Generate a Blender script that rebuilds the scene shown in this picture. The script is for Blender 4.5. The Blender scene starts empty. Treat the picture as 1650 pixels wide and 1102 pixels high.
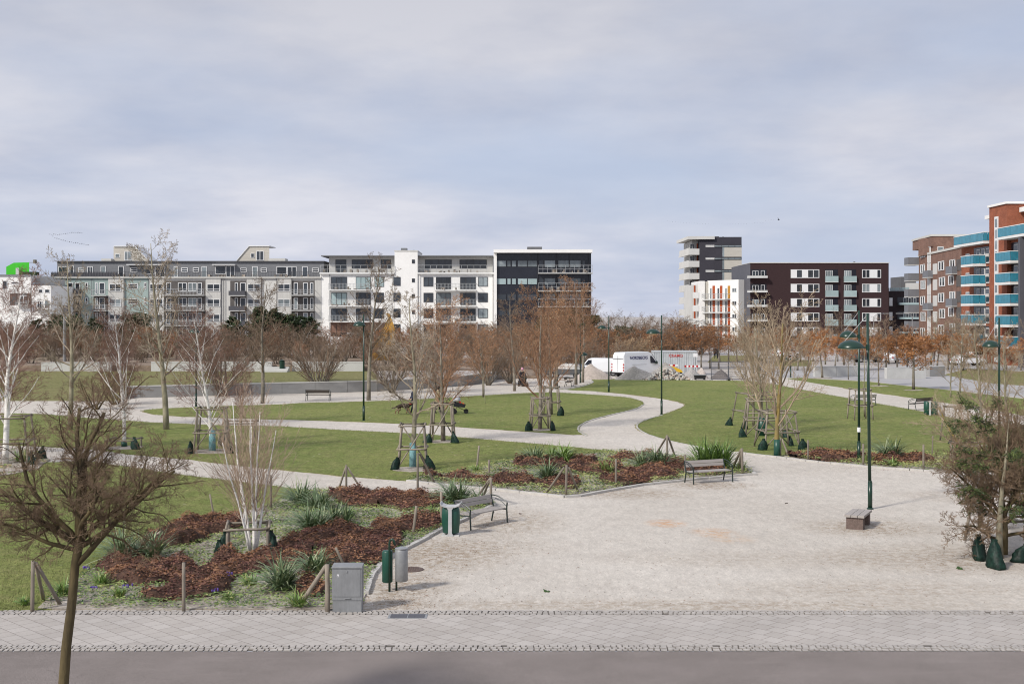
import bpy, bmesh, math, random
from mathutils import Vector, Matrix, noise as mnoise
R = math.radians
F, H, CU, V0 = 2000.0, 6.5, 825.0, 508.0      # focal length in photo pixels, eye height, principal column, horizon row
import sys
col = bpy.context.scene.collection
rnd = random.Random(7)

def G(u, v, z=0.0):
    Y = F*(H-z)/(v-V0)
    return Vector(((u-CU)*Y/F, Y, z))
def Wp(u, v, Y):
    return Vector(((u-CU)*Y/F, Y, H-(v-V0)*Y/F))

# ---------------------------------------------------------------- materials
def mat(name, c, rough=.8, var=.18, scale=2.0, c2=None, bump=0.0, bscale=20.0, metal=0.0, spec=.3, detail=4.0, fine=0.0, fscale=60.0, objvar=0.0, stretch=None, trans=0.0):
    m = bpy.data.materials.new(name); m.use_nodes = True
    nt = m.node_tree; N = nt.nodes; L = nt.links; b = N['Principled BSDF']
    b.inputs['Roughness'].default_value = rough; b.inputs['Metallic'].default_value = metal
    b.inputs['Specular IOR Level'].default_value = spec
    tc = N.new('ShaderNodeTexCoord'); co = tc.outputs['Object']
    if stretch:
        mp = N.new('ShaderNodeMapping'); mp.inputs['Scale'].default_value = stretch
        L.new(co, mp.inputs['Vector']); co = mp.outputs['Vector']
    n = N.new('ShaderNodeTexNoise'); n.inputs['Scale'].default_value = scale; n.inputs['Detail'].default_value = detail
    n.inputs['Roughness'].default_value = .65
    L.new(co, n.inputs['Vector'])
    r = N.new('ShaderNodeValToRGB'); r.color_ramp.elements[0].position = .3; r.color_ramp.elements[1].position = .7
    a = [max(0, x*(1-var)) for x in c]; e = [min(1, x*(1+var)) for x in (c2 or c)]
    r.color_ramp.elements[0].color = (*a, 1); r.color_ramp.elements[1].color = (*e, 1)
    L.new(n.outputs['Fac'], r.inputs['Fac']); out = r.outputs['Color']
    if fine > 0:
        n2 = N.new('ShaderNodeTexNoise'); n2.inputs['Scale'].default_value = fscale; n2.inputs['Detail'].default_value = 3
        L.new(co, n2.inputs['Vector'])
        mr = N.new('ShaderNodeMapRange'); mr.inputs['From Min'].default_value = .3; mr.inputs['From Max'].default_value = .7
        mr.inputs['To Min'].default_value = 1-fine; mr.inputs['To Max'].default_value = 1+fine
        L.new(n2.outputs['Fac'], mr.inputs['Value'])
        out = mul(nt, out, mr.outputs['Result'])
    if objvar > 0:
        oi = N.new('ShaderNodeObjectInfo'); mr = N.new('ShaderNodeMapRange')
        mr.inputs['To Min'].default_value = 1-objvar; mr.inputs['To Max'].default_value = 1+objvar
        L.new(oi.outputs['Random'], mr.inputs['Value']); out = mul(nt, out, mr.outputs['Result'])
    L.new(out, b.inputs['Base Color'])
    if trans > 0:
        b.inputs['Transmission Weight'].default_value = 0
    if bump > 0:
        nb = N.new('ShaderNodeTexNoise'); nb.inputs['Scale'].default_value = bscale; nb.inputs['Detail'].default_value = 5
        L.new(co, nb.inputs['Vector'])
        bp = N.new('ShaderNodeBump'); bp.inputs['Strength'].default_value = bump; bp.inputs['Distance'].default_value = .02
        L.new(nb.outputs['Fac'], bp.inputs['Height']); L.new(bp.outputs['Normal'], b.inputs['Normal'])
    return m
def mul(nt, colour, val):
    mx = nt.nodes.new('ShaderNodeVectorMath'); mx.operation = 'SCALE'
    nt.links.new(colour, mx.inputs[0]); nt.links.new(val, mx.inputs['Scale']); return mx.outputs['Vector']
def mixc(nt, fac, a, b):
    mx = nt.nodes.new('ShaderNodeMix'); mx.data_type = 'RGBA'
    for s, x in ((mx.inputs['Factor'], fac), (mx.inputs[6], a), (mx.inputs[7], b)):
        if hasattr(x, 'is_linked') or hasattr(x, 'links'): nt.links.new(x, s)
        elif isinstance(x, (tuple, list)): s.default_value = (*x[:3], 1)
        else: s.default_value = x
    return mx.outputs[2]
def node(nt, t, **kw):
    n = nt.nodes.new(t)
    for k, v in kw.items():
        if k in n.inputs.keys(): n.inputs[k].default_value = v
        else: setattr(n, k, v)
    return n
def math_(nt, op, a, b=None, clamp=False):
    n = nt.nodes.new('ShaderNodeMath'); n.operation = op; n.use_clamp = clamp
    for i, x in enumerate((a, b)):
        if x is None: continue
        if hasattr(x, 'links'): nt.links.new(x, n.inputs[i])
        else: n.inputs[i].default_value = x
    return n.outputs[0]
def maprange(nt, v, a, b, c=0, d=1):
    n = nt.nodes.new('ShaderNodeMapRange'); nt.links.new(v, n.inputs['Value'])
    for k, x in zip(('From Min', 'From Max', 'To Min', 'To Max'), (a, b, c, d)): n.inputs[k].default_value = x
    return n.outputs['Result']
def tnoise(nt, co, s, d=4, rough=.6):
    n = nt.nodes.new('ShaderNodeTexNoise'); n.inputs['Scale'].default_value = s; n.inputs['Detail'].default_value = d
    n.inputs['Roughness'].default_value = rough
    nt.links.new(co, n.inputs['Vector']); return n.outputs['Fac']

M = {}
M['white_wall'] = mat('white_render', (.80, .79, .76), .85, .05, .35, fine=.03, fscale=4)
M['offwhite'] = mat('offwhite_render', (.56, .55, .52), .85, .06, .3)
M['pale_panel'] = mat('pale_panel', (.50, .49, .46), .8, .1, .5, stretch=(8, 1, .4))
M['grey_wall'] = mat('grey_cladding', (.18, .185, .195), .7, .08, .8, stretch=(1, 1, 6))
M['mint'] = mat('mint_render', (.30, .37, .35), .85, .08, .4)
M['beige'] = mat('beige_board', (.50, .47, .41), .8, .1, .7, stretch=(.6, 1, 8))
M['dark_wall'] = mat('dark_slate_cladding', (.033, .034, .042), .5, .25, 1.0, stretch=(.4, 1, 3))
M['black_glass'] = mat('black_glass_panel', (.018, .020, .028), .25, .2, .5, spec=.5)
M['tower_wall'] = mat('charcoal_cladding', (.045, .042, .052), .7, .1, .4)
M['maroon'] = mat('maroon_brick', (.040, .021, .022), .85, .22, 1.5, stretch=(1, 1, 8))
M['maroon_link'] = mat('dark_brown_cladding', (.030, .020, .022), .8, .2, 1.5)
M['facet'] = mat('grey_metal_facet', (.10, .10, .115), .6, .08, .5)
def brick(name, c1, c2, mortar, sx=.24, sz=.08, axis='xz'):
    m = mat(name, c1, .88, .1, 1); nt = m.node_tree; b = nt.nodes['Principled BSDF']
    tc = nt.nodes['Texture Coordinate']
    sep = node(nt, 'ShaderNodeSeparateXYZ'); nt.links.new(tc.outputs['Object'], sep.inputs[0])
    cmb = node(nt, 'ShaderNodeCombineXYZ')
    s = math_(nt, 'ADD', sep.outputs['X'], sep.outputs['Y'])
    nt.links.new(s, cmb.inputs['X']); nt.links.new(sep.outputs['Z'], cmb.inputs['Y'])
    br = node(nt, 'ShaderNodeTexBrick'); br.inputs['Scale'].default_value = 1
    br.inputs['Color1'].default_value = (*c1, 1); br.inputs['Color2'].default_value = (*c2, 1); br.inputs['Mortar'].default_value = (*mortar, 1)
    br.inputs['Brick Width'].default_value = sx; br.inputs['Row Height'].default_value = sz; br.inputs['Mortar Size'].default_value = .008
    nt.links.new(cmb.outputs[0], br.inputs['Vector'])
    nz = tnoise(nt, tc.outputs['Object'], .9, 6)
    o = mul(nt, br.outputs['Color'], maprange(nt, nz, .3, .7, .8, 1.2))
    nt.links.new(o, b.inputs['Base Color']); return m
M['brown_brick'] = brick('brown_brick', (.17, .088, .062), (.24, .125, .088), (.20, .16, .14))
M['red_brick'] = brick('red_brick', (.27, .075, .035), (.34, .105, .05), (.24, .12, .09))
M['frame_white'] = mat('white_frame', (.72, .72, .71), .5, .03, 1)
M['frame_dark'] = mat('dark_frame', (.05, .05, .055), .5, .1, 1)
M['pane'] = mat('window_glass', (.035, .042, .050), .08, .5, .45, spec=.6, objvar=.5)
M['pane_light'] = mat('curtained_glass', (.20, .23, .24), .12, .35, .5, spec=.5, objvar=.3)
M['pane_teal'] = mat('green_tinted_glass', (.33, .42, .42), .15, .12, .6, spec=.5, objvar=.1)
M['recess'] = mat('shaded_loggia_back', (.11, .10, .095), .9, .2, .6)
M['slab'] = mat('balcony_slab', (.45, .45, .43), .8, .1, 1)
M['white_slab'] = mat('white_balcony_slab', (.70, .70, .68), .8, .06, 1)
M['rail'] = mat('galvanised_rail', (.42, .43, .43), .45, .08, 2, metal=.3)
M['dark_rail'] = mat('dark_mesh_rail', (.075, .075, .085), .6, .15, 3)
M['teal'] = mat('turquoise_balcony_panel', (.035, .215, .30), .28, .18, 1.2, spec=.5)
M['red_door'] = mat('red_orange_panel', (.36, .07, .02), .6, .2, 1)
M['amber'] = mat('amber_panel', (.45, .22, .04), .6, .2, 1)
M['roof'] = mat('roof_felt', (.12, .12, .125), .9, .1, 1)
M['grey_panel'] = mat('grey_metal_panel', (.17, .175, .19), .5, .08, 1)
M['clutter'] = mat('terrace_clutter', (.08, .075, .06), .9, .6, 1.4, c2=(.30, .26, .22))
M['concrete'] = mat('concrete', (.30, .295, .285), .85, .12, .7, bump=.1, fine=.06, fscale=15, stretch=(1, 1, 2.5))
M['concrete_light'] = mat('pale_concrete', (.50, .495, .47), .85, .08, .8, fine=.05, fscale=10)
M['cap'] = mat('pale_stone_cap', (.55, .54, .50), .8, .07, 1)
M['timber'] = mat('weathered_timber', (.24, .205, .165), .85, .25, 6, bump=.3, bscale=40, stretch=(1, 1, .15), objvar=.2)
M['timber_end'] = mat('pale_timber_end', (.36, .32, .26), .85, .15, 9)
M['slat'] = mat('weathered_bench_slat', (.34, .31, .285), .8, .14, 5, bump=.15, bscale=30, stretch=(.2, 3, 3))
M['slat_dark'] = mat('dark_bench_slat', (.07, .055, .045), .8, .2, 5, stretch=(.2, 3, 3))
M['green_metal'] = mat('dark_green_painted_metal', (.009, .034, .021), .32, .12, 3, spec=.5)
M['bin_green'] = mat('bin_green_paint', (.012, .066, .045), .38, .15, 3, spec=.5, bump=.05)
M['bench_iron'] = mat('black_green_iron', (.018, .028, .024), .4, .1, 3, spec=.5)
M['galv'] = mat('galvanised_metal', (.30, .305, .31), .5, .15, 5, metal=.35, bump=.05)
M['bin_concrete'] = mat('bin_concrete_frame', (.42, .42, .42), .8, .1, 7, bump=.1)
M['cabinet'] = mat('grey_cabinet_paint', (.22, .225, .23), .6, .12, 3, fine=.06, fscale=18, bump=.04, stretch=(1.6, 1, .6))
M['bag'] = mat('green_plastic_bag', (.006, .014, .010), .5, .5, 9, c2=(.010, .030, .021), spec=.2, bump=.9, bscale=9, objvar=.3)
M['wrap'] = mat('turquoise_trunk_mesh', (.09, .23, .24), .7, .5, 26, c2=(.20, .36, .38))
M['granite'] = mat('pinkish_granite_block', (.15, .11, .095), .85, .3, 22, bump=.4, bscale=30)
M['kerb'] = mat('pale_kerb_stone', (.46, .44, .41), .85, .14, 3, bump=.15, fine=.08, fscale=22)
M['sett'] = mat('granite_sett', (.38, .35, .32), .85, .2, 4, bump=.2, objvar=.0)
M['joint'] = mat('dark_joint_sand', (.12, .105, .09), .95, .3, 20)
M['iron'] = mat('cast_iron', (.14, .10, .085), .7, .25, 15, metal=.2)
M['van_white'] = mat('white_van_paint', (.76, .77, .78), .25, .02, 1, spec=.5)
M['car_dark'] = mat('dark_grey_car_paint', (.08, .085, .09), .25, .05, 1, spec=.5)
M['tyre'] = mat('tyre_rubber', (.02, .02, .02), .85, .1, 5)
M['hub'] = mat('wheel_hub', (.35, .35, .36), .4, .1, 5, metal=.5)
M['tail_red'] = mat('tail_light_red', (.45, .02, .02), .35, .1, 4)
M['navy'] = mat('navy_lettering', (.03, .035, .14), .5, .05, 4)
M['red_letter'] = mat('red_lettering', (.5, .06, .05), .6, .05, 4)
M['corrugated'] = mat('pale_blue_grey_container', (.47, .49, .50), .55, .1, 2)
M['yellow'] = mat('yellow_machine_paint', (.62, .38, .02), .5, .1, 3)
M['orange_tent'] = mat('amber_sculpture_boards', (.48, .24, .035), .75, .2, .9, c2=(.62, .36, .08), stretch=(3, 3, .5))
M['skin'] = mat('skin', (.50, .32, .25), .6, .06, 5)
M['blackcloth'] = mat('black_cloth', (.020, .020, .024), .85, .2, 6)
M['olive_coat'] = mat('olive_coat_cloth', (.27, .22, .13), .85, .15, 8)
M['bluecloth'] = mat('dark_navy_cloth', (.03, .035, .055), .85, .2, 6)
M['pink'] = mat('pink_hat_wool', (.60, .30, .40), .8, .1, 10)
M['hivis'] = mat('hi_vis_yellow_cloth', (.48, .62, .06), .7, .1, 8)
M['hair'] = mat('brown_hair', (.06, .04, .03), .7, .2, 20)
M['redcloth'] = mat('red_cloth', (.45, .04, .03), .8, .1, 5)
M['orangecloth'] = mat('orange_cloth', (.65, .17, .04), .8, .1, 5)
M['palecloth'] = mat('pale_grey_cloth', (.50, .50, .54), .8, .1, 5)
M['dogfur'] = mat('dark_brown_dog_fur', (.030, .020, .014), .85, .3, 6)
M['dogtan'] = mat('tan_dog_fur', (.22, .14, .08), .85, .3, 8)
M['lime'] = mat('lime_green_painted_wall', (.06, .50, .03), .7, .08, 2)
M['sign_white'] = mat('white_sign_face', (.75, .75, .75), .5, .03, 3)
M['water_blue'] = mat('pale_blue_film', (.35, .45, .55), .3, .2, 2)
# bark / foliage
M['bark_dark'] = mat('dark_mossy_bark', (.055, .042, .028), .9, .35, 3, c2=(.12, .092, .042), bump=.5, bscale=25, stretch=(1, 1, .3))
M['twig_dark'] = mat('dark_purple_brown_twig', (.115, .078, .050), .85, .3, 3, c2=(.225, .155, .098))
M['bark_birch'] = mat('white_birch_bark', (.74, .71, .66), .8, .06, 3, c2=(.78, .76, .72), fine=.15, fscale=9, stretch=(.7, .7, 5))
M['twig_birch'] = mat('red_brown_birch_twig', (.155, .085, .065), .85, .25, 3, c2=(.25, .15, .115), objvar=.15)
M['twig_birch_pale'] = mat('pale_brown_birch_twig', (.33, .23, .16), .85, .25, 3, c2=(.46, .35, .26), objvar=.1)
M['bark_plane'] = mat('olive_grey_bark', (.185, .165, .115), .85, .3, 2, c2=(.31, .28, .20), bump=.3, stretch=(1, 1, .5), objvar=.15)
M['twig_plane'] = mat('grey_brown_twig', (.20, .16, .12), .85, .25, 1.5, c2=(.36, .295, .22), objvar=.15)
M['bark_grey'] = mat('grey_bark', (.145, .125, .10), .88, .25, 2, c2=(.25, .22, .175), bump=.3, objvar=.15)
M['twig_brown'] = mat('dull_brown_twig', (.145, .100, .068), .85, .25, 3, c2=(.235, .17, .12), objvar=.2)
M['twig_red'] = mat('reddish_twig', (.19, .098, .062), .85, .25, 2, c2=(.29, .175, .11), objvar=.25)
M['bark_yellow'] = mat('yellow_lichen_bark', (.185, .16, .095), .9, .2, 1.1, c2=(.30, .215, .055), bump=.4)
M['twig_grey'] = mat('pale_grey_twig', (.23, .175, .12), .85, .2, 1.2, c2=(.37, .29, .20), objvar=.1)
M['leaf_russet'] = mat('dry_russet_leaf', (.27, .115, .042), .8, .3, 1.5, c2=(.44, .21, .085), objvar=.2)
M['leaf_tan'] = mat('dry_tan_leaf', (.32, .21, .11), .8, .3, 1.5, c2=(.46, .33, .20), objvar=.2)
M['leaf_brown'] = mat('dry_brown_leaf', (.17, .075, .035), .8, .3, 1.5, c2=(.26, .13, .07), objvar=.2)
M['needle'] = mat('dark_conifer_needles', (.024, .040, .020), .8, .4, 1.2, c2=(.055, .080, .032), objvar=.25)
M['needle_bright'] = mat('fresh_conifer_spray', (.040, .062, .018), .75, .35, 2, c2=(.095, .120, .035))
M['cover_russet'] = mat('russet_leaf', (.125, .058, .040), .7, .4, 3, c2=(.215, .110, .075))
M['cover_red'] = mat('dark_red_leaf', (.070, .028, .025), .65, .35, 3, c2=(.12, .048, .038))
M['cover_orange'] = mat('orange_brown_leaf', (.23, .11, .055), .7, .3, 3, c2=(.30, .16, .085))
M['cover_green'] = mat('green_ground_leaf', (.12, .19, .05), .65, .35, 2.5, c2=(.23, .30, .10))
M['cover_yellow'] = mat('yellow_green_leaf', (.25, .27, .08), .65, .25, 2.5, c2=(.36, .37, .15))
M['cover_dkgreen'] = mat('dark_green_leaf', (.035, .075, .025), .6, .35, 2.5, c2=(.07, .12, .04))
M['blade'] = mat('grey_green_blade', (.085, .14, .065), .5, .3, 2.5, c2=(.15, .21, .10), spec=.4)
M['blade_light'] = mat('pale_blade', (.30, .34, .19), .5, .25, 2.5, spec=.4)
M['blade_bright'] = mat('bright_green_blade', (.11, .20, .04), .5, .3, 2.5, c2=(.20, .30, .08), spec=.4)
M['crocus'] = mat('violet_crocus', (.12, .07, .32), .6, .2, 10)
M['bird'] = mat('dark_bird', (.03, .03, .035), .8, .1, 10)

# ---------------------------------------------------------------- mesh builder
class MB:
    def __init__(s): s.v = []; s.f = []; s.m = []
    def quad(s, a, b, c, d, m=0):
        n = len(s.v); s.v += [tuple(a), tuple(b), tuple(c), tuple(d)]; s.f.append((n, n+1, n+2, n+3)); s.m.append(m)
    def tri(s, a, b, c, m=0):
        n = len(s.v); s.v += [tuple(a), tuple(b), tuple(c)]; s.f.append((n, n+1, n+2)); s.m.append(m)
    def hexa(s, p, m=0):      # p: 4 bottom (ccw) + 4 top
        n = len(s.v); s.v += [tuple(q) for q in p]
        for f in ((3, 2, 1, 0), (4, 5, 6, 7), (0, 1, 5, 4), (1, 2, 6, 5), (2, 3, 7, 6), (3, 0, 4, 7)):
            s.f.append(tuple(n+i for i in f)); s.m.append(m)
    def box(s, x0, x1, y0, y1, z0, z1, m=0):
        s.hexa([(x0, y0, z0), (x1, y0, z0), (x1, y1, z0), (x0, y1, z0), (x0, y0, z1), (x1, y0, z1), (x1, y1, z1), (x0, y1, z1)], m)
    def rbox(s, c, sx, sy, sz, ang=0, m=0, tilt=0):
        ca, sa = math.cos(ang), math.sin(ang); P = []
        for z in (-sz/2, sz/2):
            for x, y in ((-1, -1), (1, -1), (1, 1), (-1, 1)):
                X, Y = x*sx/2, y*sy/2
                P.append((c[0]+X*ca-Y*sa, c[1]+X*sa+Y*ca, c[2]+z+X*tilt))
        s.hexa(P, m)
    def prism(s, poly, z0, z1, m=0, mt=None):   # poly list of (x,y) ccw
        n = len(s.v); k = len(poly)
        s.v += [(p[0], p[1], z0) for p in poly]+[(p[0], p[1], z1) for p in poly]
        s.f.append(tuple(n+i for i in reversed(range(k)))); s.m.append(m)
        s.f.append(tuple(n+k+i for i in range(k))); s.m.append(m if mt is None else mt)
        for i in range(k):
            j = (i+1) % k; s.f.append((n+i, n+j, n+k+j, n+k+i)); s.m.append(m)
    def extr(s, prof, a, b, m=0):      # prof list of (p,q) in plane, a(p,q)->front pt, b->back pt
        n = len(s.v); k = len(prof)
        s.v += [tuple(a(*p)) for p in prof]+[tuple(b(*p)) for p in prof]
        s.f.append(tuple(n+i for i in range(k))); s.m.append(m)
        s.f.append(tuple(n+k+i for i in reversed(range(k)))); s.m.append(m)
        for i in range(k):
            j = (i+1) % k; s.f.append((n+j, n+i, n+k+i, n+k+j)); s.m.append(m)
    def path(s, pts, rad, n=6, m=0, cap=True):
        if len(pts) < 2: return
        base = len(s.v); k = len(pts); last = None
        for i, p in enumerate(pts):
            a = pts[max(i-1, 0)]; b = pts[min(i+1, k-1)]
            tx, ty, tz = b[0]-a[0], b[1]-a[1], b[2]-a[2]
            l = math.sqrt(tx*tx+ty*ty+tz*tz) or 1e-6; tx /= l; ty /= l; tz /= l
            if last is None:
                if abs(tz) < .9: ux, uy, uz = -ty, tx, 0.0
                else: ux, uy, uz = 0.0, -tz, ty
            else:
                d = last[0]*tx+last[1]*ty+last[2]*tz
                ux, uy, uz = last[0]-d*tx, last[1]-d*ty, last[2]-d*tz
            q = math.sqrt(ux*ux+uy*uy+uz*uz) or 1e-6; ux /= q; uy /= q; uz /= q
            last = (ux, uy, uz)
            wx, wy, wz = ty*uz-tz*uy, tz*ux-tx*uz, tx*uy-ty*ux
            r = rad[i] if isinstance(rad, (list, tuple)) else rad
            for j in range(n):
                c, sn = COS[n][j]
                s.v.append((p[0]+r*(c*ux+sn*wx), p[1]+r*(c*uy+sn*wy), p[2]+r*(c*uz+sn*wz)))
        for i in range(k-1):
            o = base+i*n
            for j in range(n):
                j2 = (j+1) % n
                s.f.append((o+j, o+j2, o+n+j2, o+n+j)); s.m.append(m)
        if cap:
            s.f.append(tuple(base+j for j in reversed(range(n)))); s.m.append(m)
            s.f.append(tuple(base+(k-1)*n+j for j in range(n))); s.m.append(m)
    def lathe(s, prof, c=(0, 0, 0), n=20, m=0, sx=1, sy=1):
        base = len(s.v); k = len(prof)
        for r, z in prof:
            for j in range(n):
                a = 2*math.pi*j/n; s.v.append((c[0]+r*sx*math.cos(a), c[1]+r*sy*math.sin(a), c[2]+z))
        for i in range(k-1):
            for j in range(n):
                j2 = (j+1) % n; o = base+i*n
                s.f.append((o+j, o+j2, o+n+j2, o+n+j)); s.m.append(m)
        s.f.append(tuple(base+j for j in reversed(range(n)))); s.m.append(m)
        s.f.append(tuple(base+(k-1)*n+j for j in range(n))); s.m.append(m)
    def mesh(s, name, mats, smooth=False, off=None):
        me = bpy.data.meshes.new(name)
        v = s.v
        if off is not None: v = [(a-off[0], b-off[1], c-off[2]) for a, b, c in v]
        me.from_pydata(v, [], s.f)
        if not isinstance(mats, (list, tuple)): mats = [mats]
        for m in mats: me.materials.append(M[m] if isinstance(m, str) else m)
        if len(mats) > 1: me.polygons.foreach_set('material_index', s.m)
        if smooth: me.polygons.foreach_set('use_smooth', [True]*len(me.polygons))
        me.update(); return me
    def build(s, name, mats, parent=None, smooth=False, off=None, loc=None):
        if off is None and parent is not None: off = parent.get('_b')
        me = s.mesh(name, mats, smooth, off)
        o = bpy.data.objects.new(name, me); col.objects.link(o)
        if parent is not None:
            o.parent = parent
            if parent.get('_b') is not None: o['_b'] = list(parent['_b'])
        if loc: o.location = loc
        return o
COS = {n: [(math.cos(2*math.pi*j/n), math.sin(2*math.pi*j/n)) for j in range(n)] for n in range(3, 33)}

def tag(o, label=None, cat=None, group=None, kind=None):
    if label: o['label'] = label
    if cat: o['category'] = cat
    if group: o['group'] = group
    if kind: o['kind'] = kind
    return o
def thing(name, loc, label, cat, group=None, rz=0, world=False):
    o = bpy.data.objects.new(name, None); col.objects.link(o); o.location = loc; o.rotation_euler = (0, 0, rz)
    o.empty_display_size = .3
    if world: o['_b'] = [float(loc[0]), float(loc[1]), float(loc[2])]
    return tag(o, label, cat, group)
def copy_tree(o, parent=None):
    c = o.copy(); col.objects.link(c); c.parent = parent
    for ch in list(o.children): copy_tree(ch, c)
    return c

# ---------------------------------------------------------------- camera, sun, sky
cam = bpy.data.cameras.new('camera'); co_ = bpy.data.objects.new('camera', cam); col.objects.link(co_)
co_.location = (0, 0, H); co_.rotation_euler = (R(90), 0, 0)
cam.sensor_width = 36; cam.lens = F/1650*36; cam.shift_y = -(551-V0)/1650; cam.clip_end = 6000; cam.clip_start = .1
sc = bpy.context.scene; sc.camera = co_
sc.view_settings.view_transform = 'Standard'; sc.view_settings.look = 'None'; sc.view_settings.gamma = 1; sc.view_settings.use_curve_mapping = False
sc.view_settings.exposure = 0.12; sc.cycles.pixel_filter_type = 'BLACKMAN_HARRIS'; sc.cycles.filter_width = 1.05
SUN_EL, SUN_DIR = 38, Vector((-.74, -.67, 0)).normalized()
sd = Vector((SUN_DIR.x*math.cos(R(SUN_EL)), SUN_DIR.y*math.cos(R(SUN_EL)), math.sin(R(SUN_EL))))
sl = bpy.data.lights.new('sun', 'SUN'); sl.energy = 3.4; sl.angle = R(7); sl.color = (1, .95, .88)
so = bpy.data.objects.new('sun', sl); col.objects.link(so); so.rotation_euler = (-sd).to_track_quat('-Z', 'Y').to_euler()
w = bpy.data.worlds.new('World'); sc.world = w; w.use_nodes = True
nt = w.node_tree; bg = nt.nodes['Background']; bg.inputs['Strength'].default_value = .1
sky = node(nt, 'ShaderNodeTexSky'); sky.sky_type = 'NISHITA'; sky.sun_disc = False; sky.sun_elevation = R(SUN_EL)
sky.sun_rotation = math.atan2(sd.x, sd.y); sky.dust_density = 2; sky.air_density = 1.2
tc = node(nt, 'ShaderNodeTexCoord'); sep = node(nt, 'ShaderNodeSeparateXYZ'); nt.links.new(tc.outputs['Generated'], sep.inputs[0])
zc = math_(nt, 'MAXIMUM', sep.outputs['Z'], 0.0); zd = math_(nt, 'ADD', zc, .17)
cb = node(nt, 'ShaderNodeCombineXYZ')
nt.links.new(math_(nt, 'DIVIDE', sep.outputs['X'], zd), cb.inputs[0]); nt.links.new(math_(nt, 'DIVIDE', sep.outputs['Y'], zd), cb.inputs[1])
cb.inputs[2].default_value = 3.7
n1 = tnoise(nt, cb.outputs[0], .75, 7, .52); n2 = tnoise(nt, cb.outputs[0], 2.1, 6, .55)
cmask = maprange(nt, n1, .34, .60, .35, 1.0); shade = maprange(nt, math_(nt, 'ADD', math_(nt, 'MULTIPLY', n2, .45), math_(nt, 'MULTIPLY', n1, .55)), .38, .62)
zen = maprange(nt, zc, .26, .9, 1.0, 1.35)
top = maprange(nt, zc, .02, .26, 1.0, .80)
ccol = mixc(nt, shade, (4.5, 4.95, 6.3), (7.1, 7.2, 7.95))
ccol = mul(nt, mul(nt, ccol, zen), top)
blue = mixc(nt, .8, sky.outputs['Color'], (5.2, 6.0, 7.9))
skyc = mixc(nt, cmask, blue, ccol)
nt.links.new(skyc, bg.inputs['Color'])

# ---------------------------------------------------------------- ground sheets
def ragged(poly, step=.5, amp=.05, seed=1, closed=True):
    out = []; n = len(poly)
    for i in range(n if closed else n-1):
        a = poly[i]; b = poly[(i+1) % n]; L = (b-a).length; d = max(a.y, b.y)
        st = step*max(1, d/40); k = max(1, min(80, int(L/st)))
        for j in range(k):
            p = a.lerp(b, j/k)
            q = mnoise.noise_vector(Vector((p.x*1.3/max(1, d/50), p.y*1.3/max(1, d/50), seed)))
            out.append(Vector((p.x+q.x*amp*max(1, d/40), p.y+q.y*amp*max(1, d/40)*1.4, 0)))
    if not closed: out.append(poly[-1])
    return out
def smoothpoly(pts, it=2, closed=True):
    for _ in range(it):
        q = []; n = len(pts)
        for i in range(n if closed else n-1):
            a, b = pts[i], pts[(i+1) % n]; q += [a.lerp(b, .25), a.lerp(b, .75)]
        if not closed: q = [pts[0]]+q+[pts[-1]]
        pts = q
    return pts
def sheet(name, px, z, m, smooth=0, amp=.05, step=.5, seed=1, kind='structure', raw=False):
    P = [Vector(p) for p in px] if raw else [G(*p) for p in px]
    if smooth: P = smoothpoly(P, smooth)
    P = ragged(P, step, amp, seed)
    bm = bmesh.new(); vs = [bm.verts.new((p.x, p.y, z)) for p in P]
    f = bm.faces.new(vs); f.normal_update()
    if f.normal.z < 0: f.normal_flip()
    lo = bmesh.ops.extrude_face_region(bm, geom=[f])
    top = [g for g in lo['geom'] if isinstance(g, bmesh.types.BMVert)]
    # move the ORIGINAL ring down to make a skirt
    for v in vs: v.co.z = z-.05
    bmesh.ops.triangulate(bm, faces=bm.faces[:]); bm.normal_update()
    me = bpy.data.meshes.new(name); bm.to_mesh(me); bm.free(); me.materials.append(M[m])
    o = bpy.data.objects.new(name, me); col.objects.link(o)
    if kind: o['kind'] = kind
    return o
def inpoly(x, y, P):
    c = False; n = len(P); j = n-1
    for i in range(n):
        if ((P[i].y > y) != (P[j].y > y)) and (x < (P[j].x-P[i].x)*(y-P[i].y)/(P[j].y-P[i].y)+P[i].x): c = not c
        j = i
    return c

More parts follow.
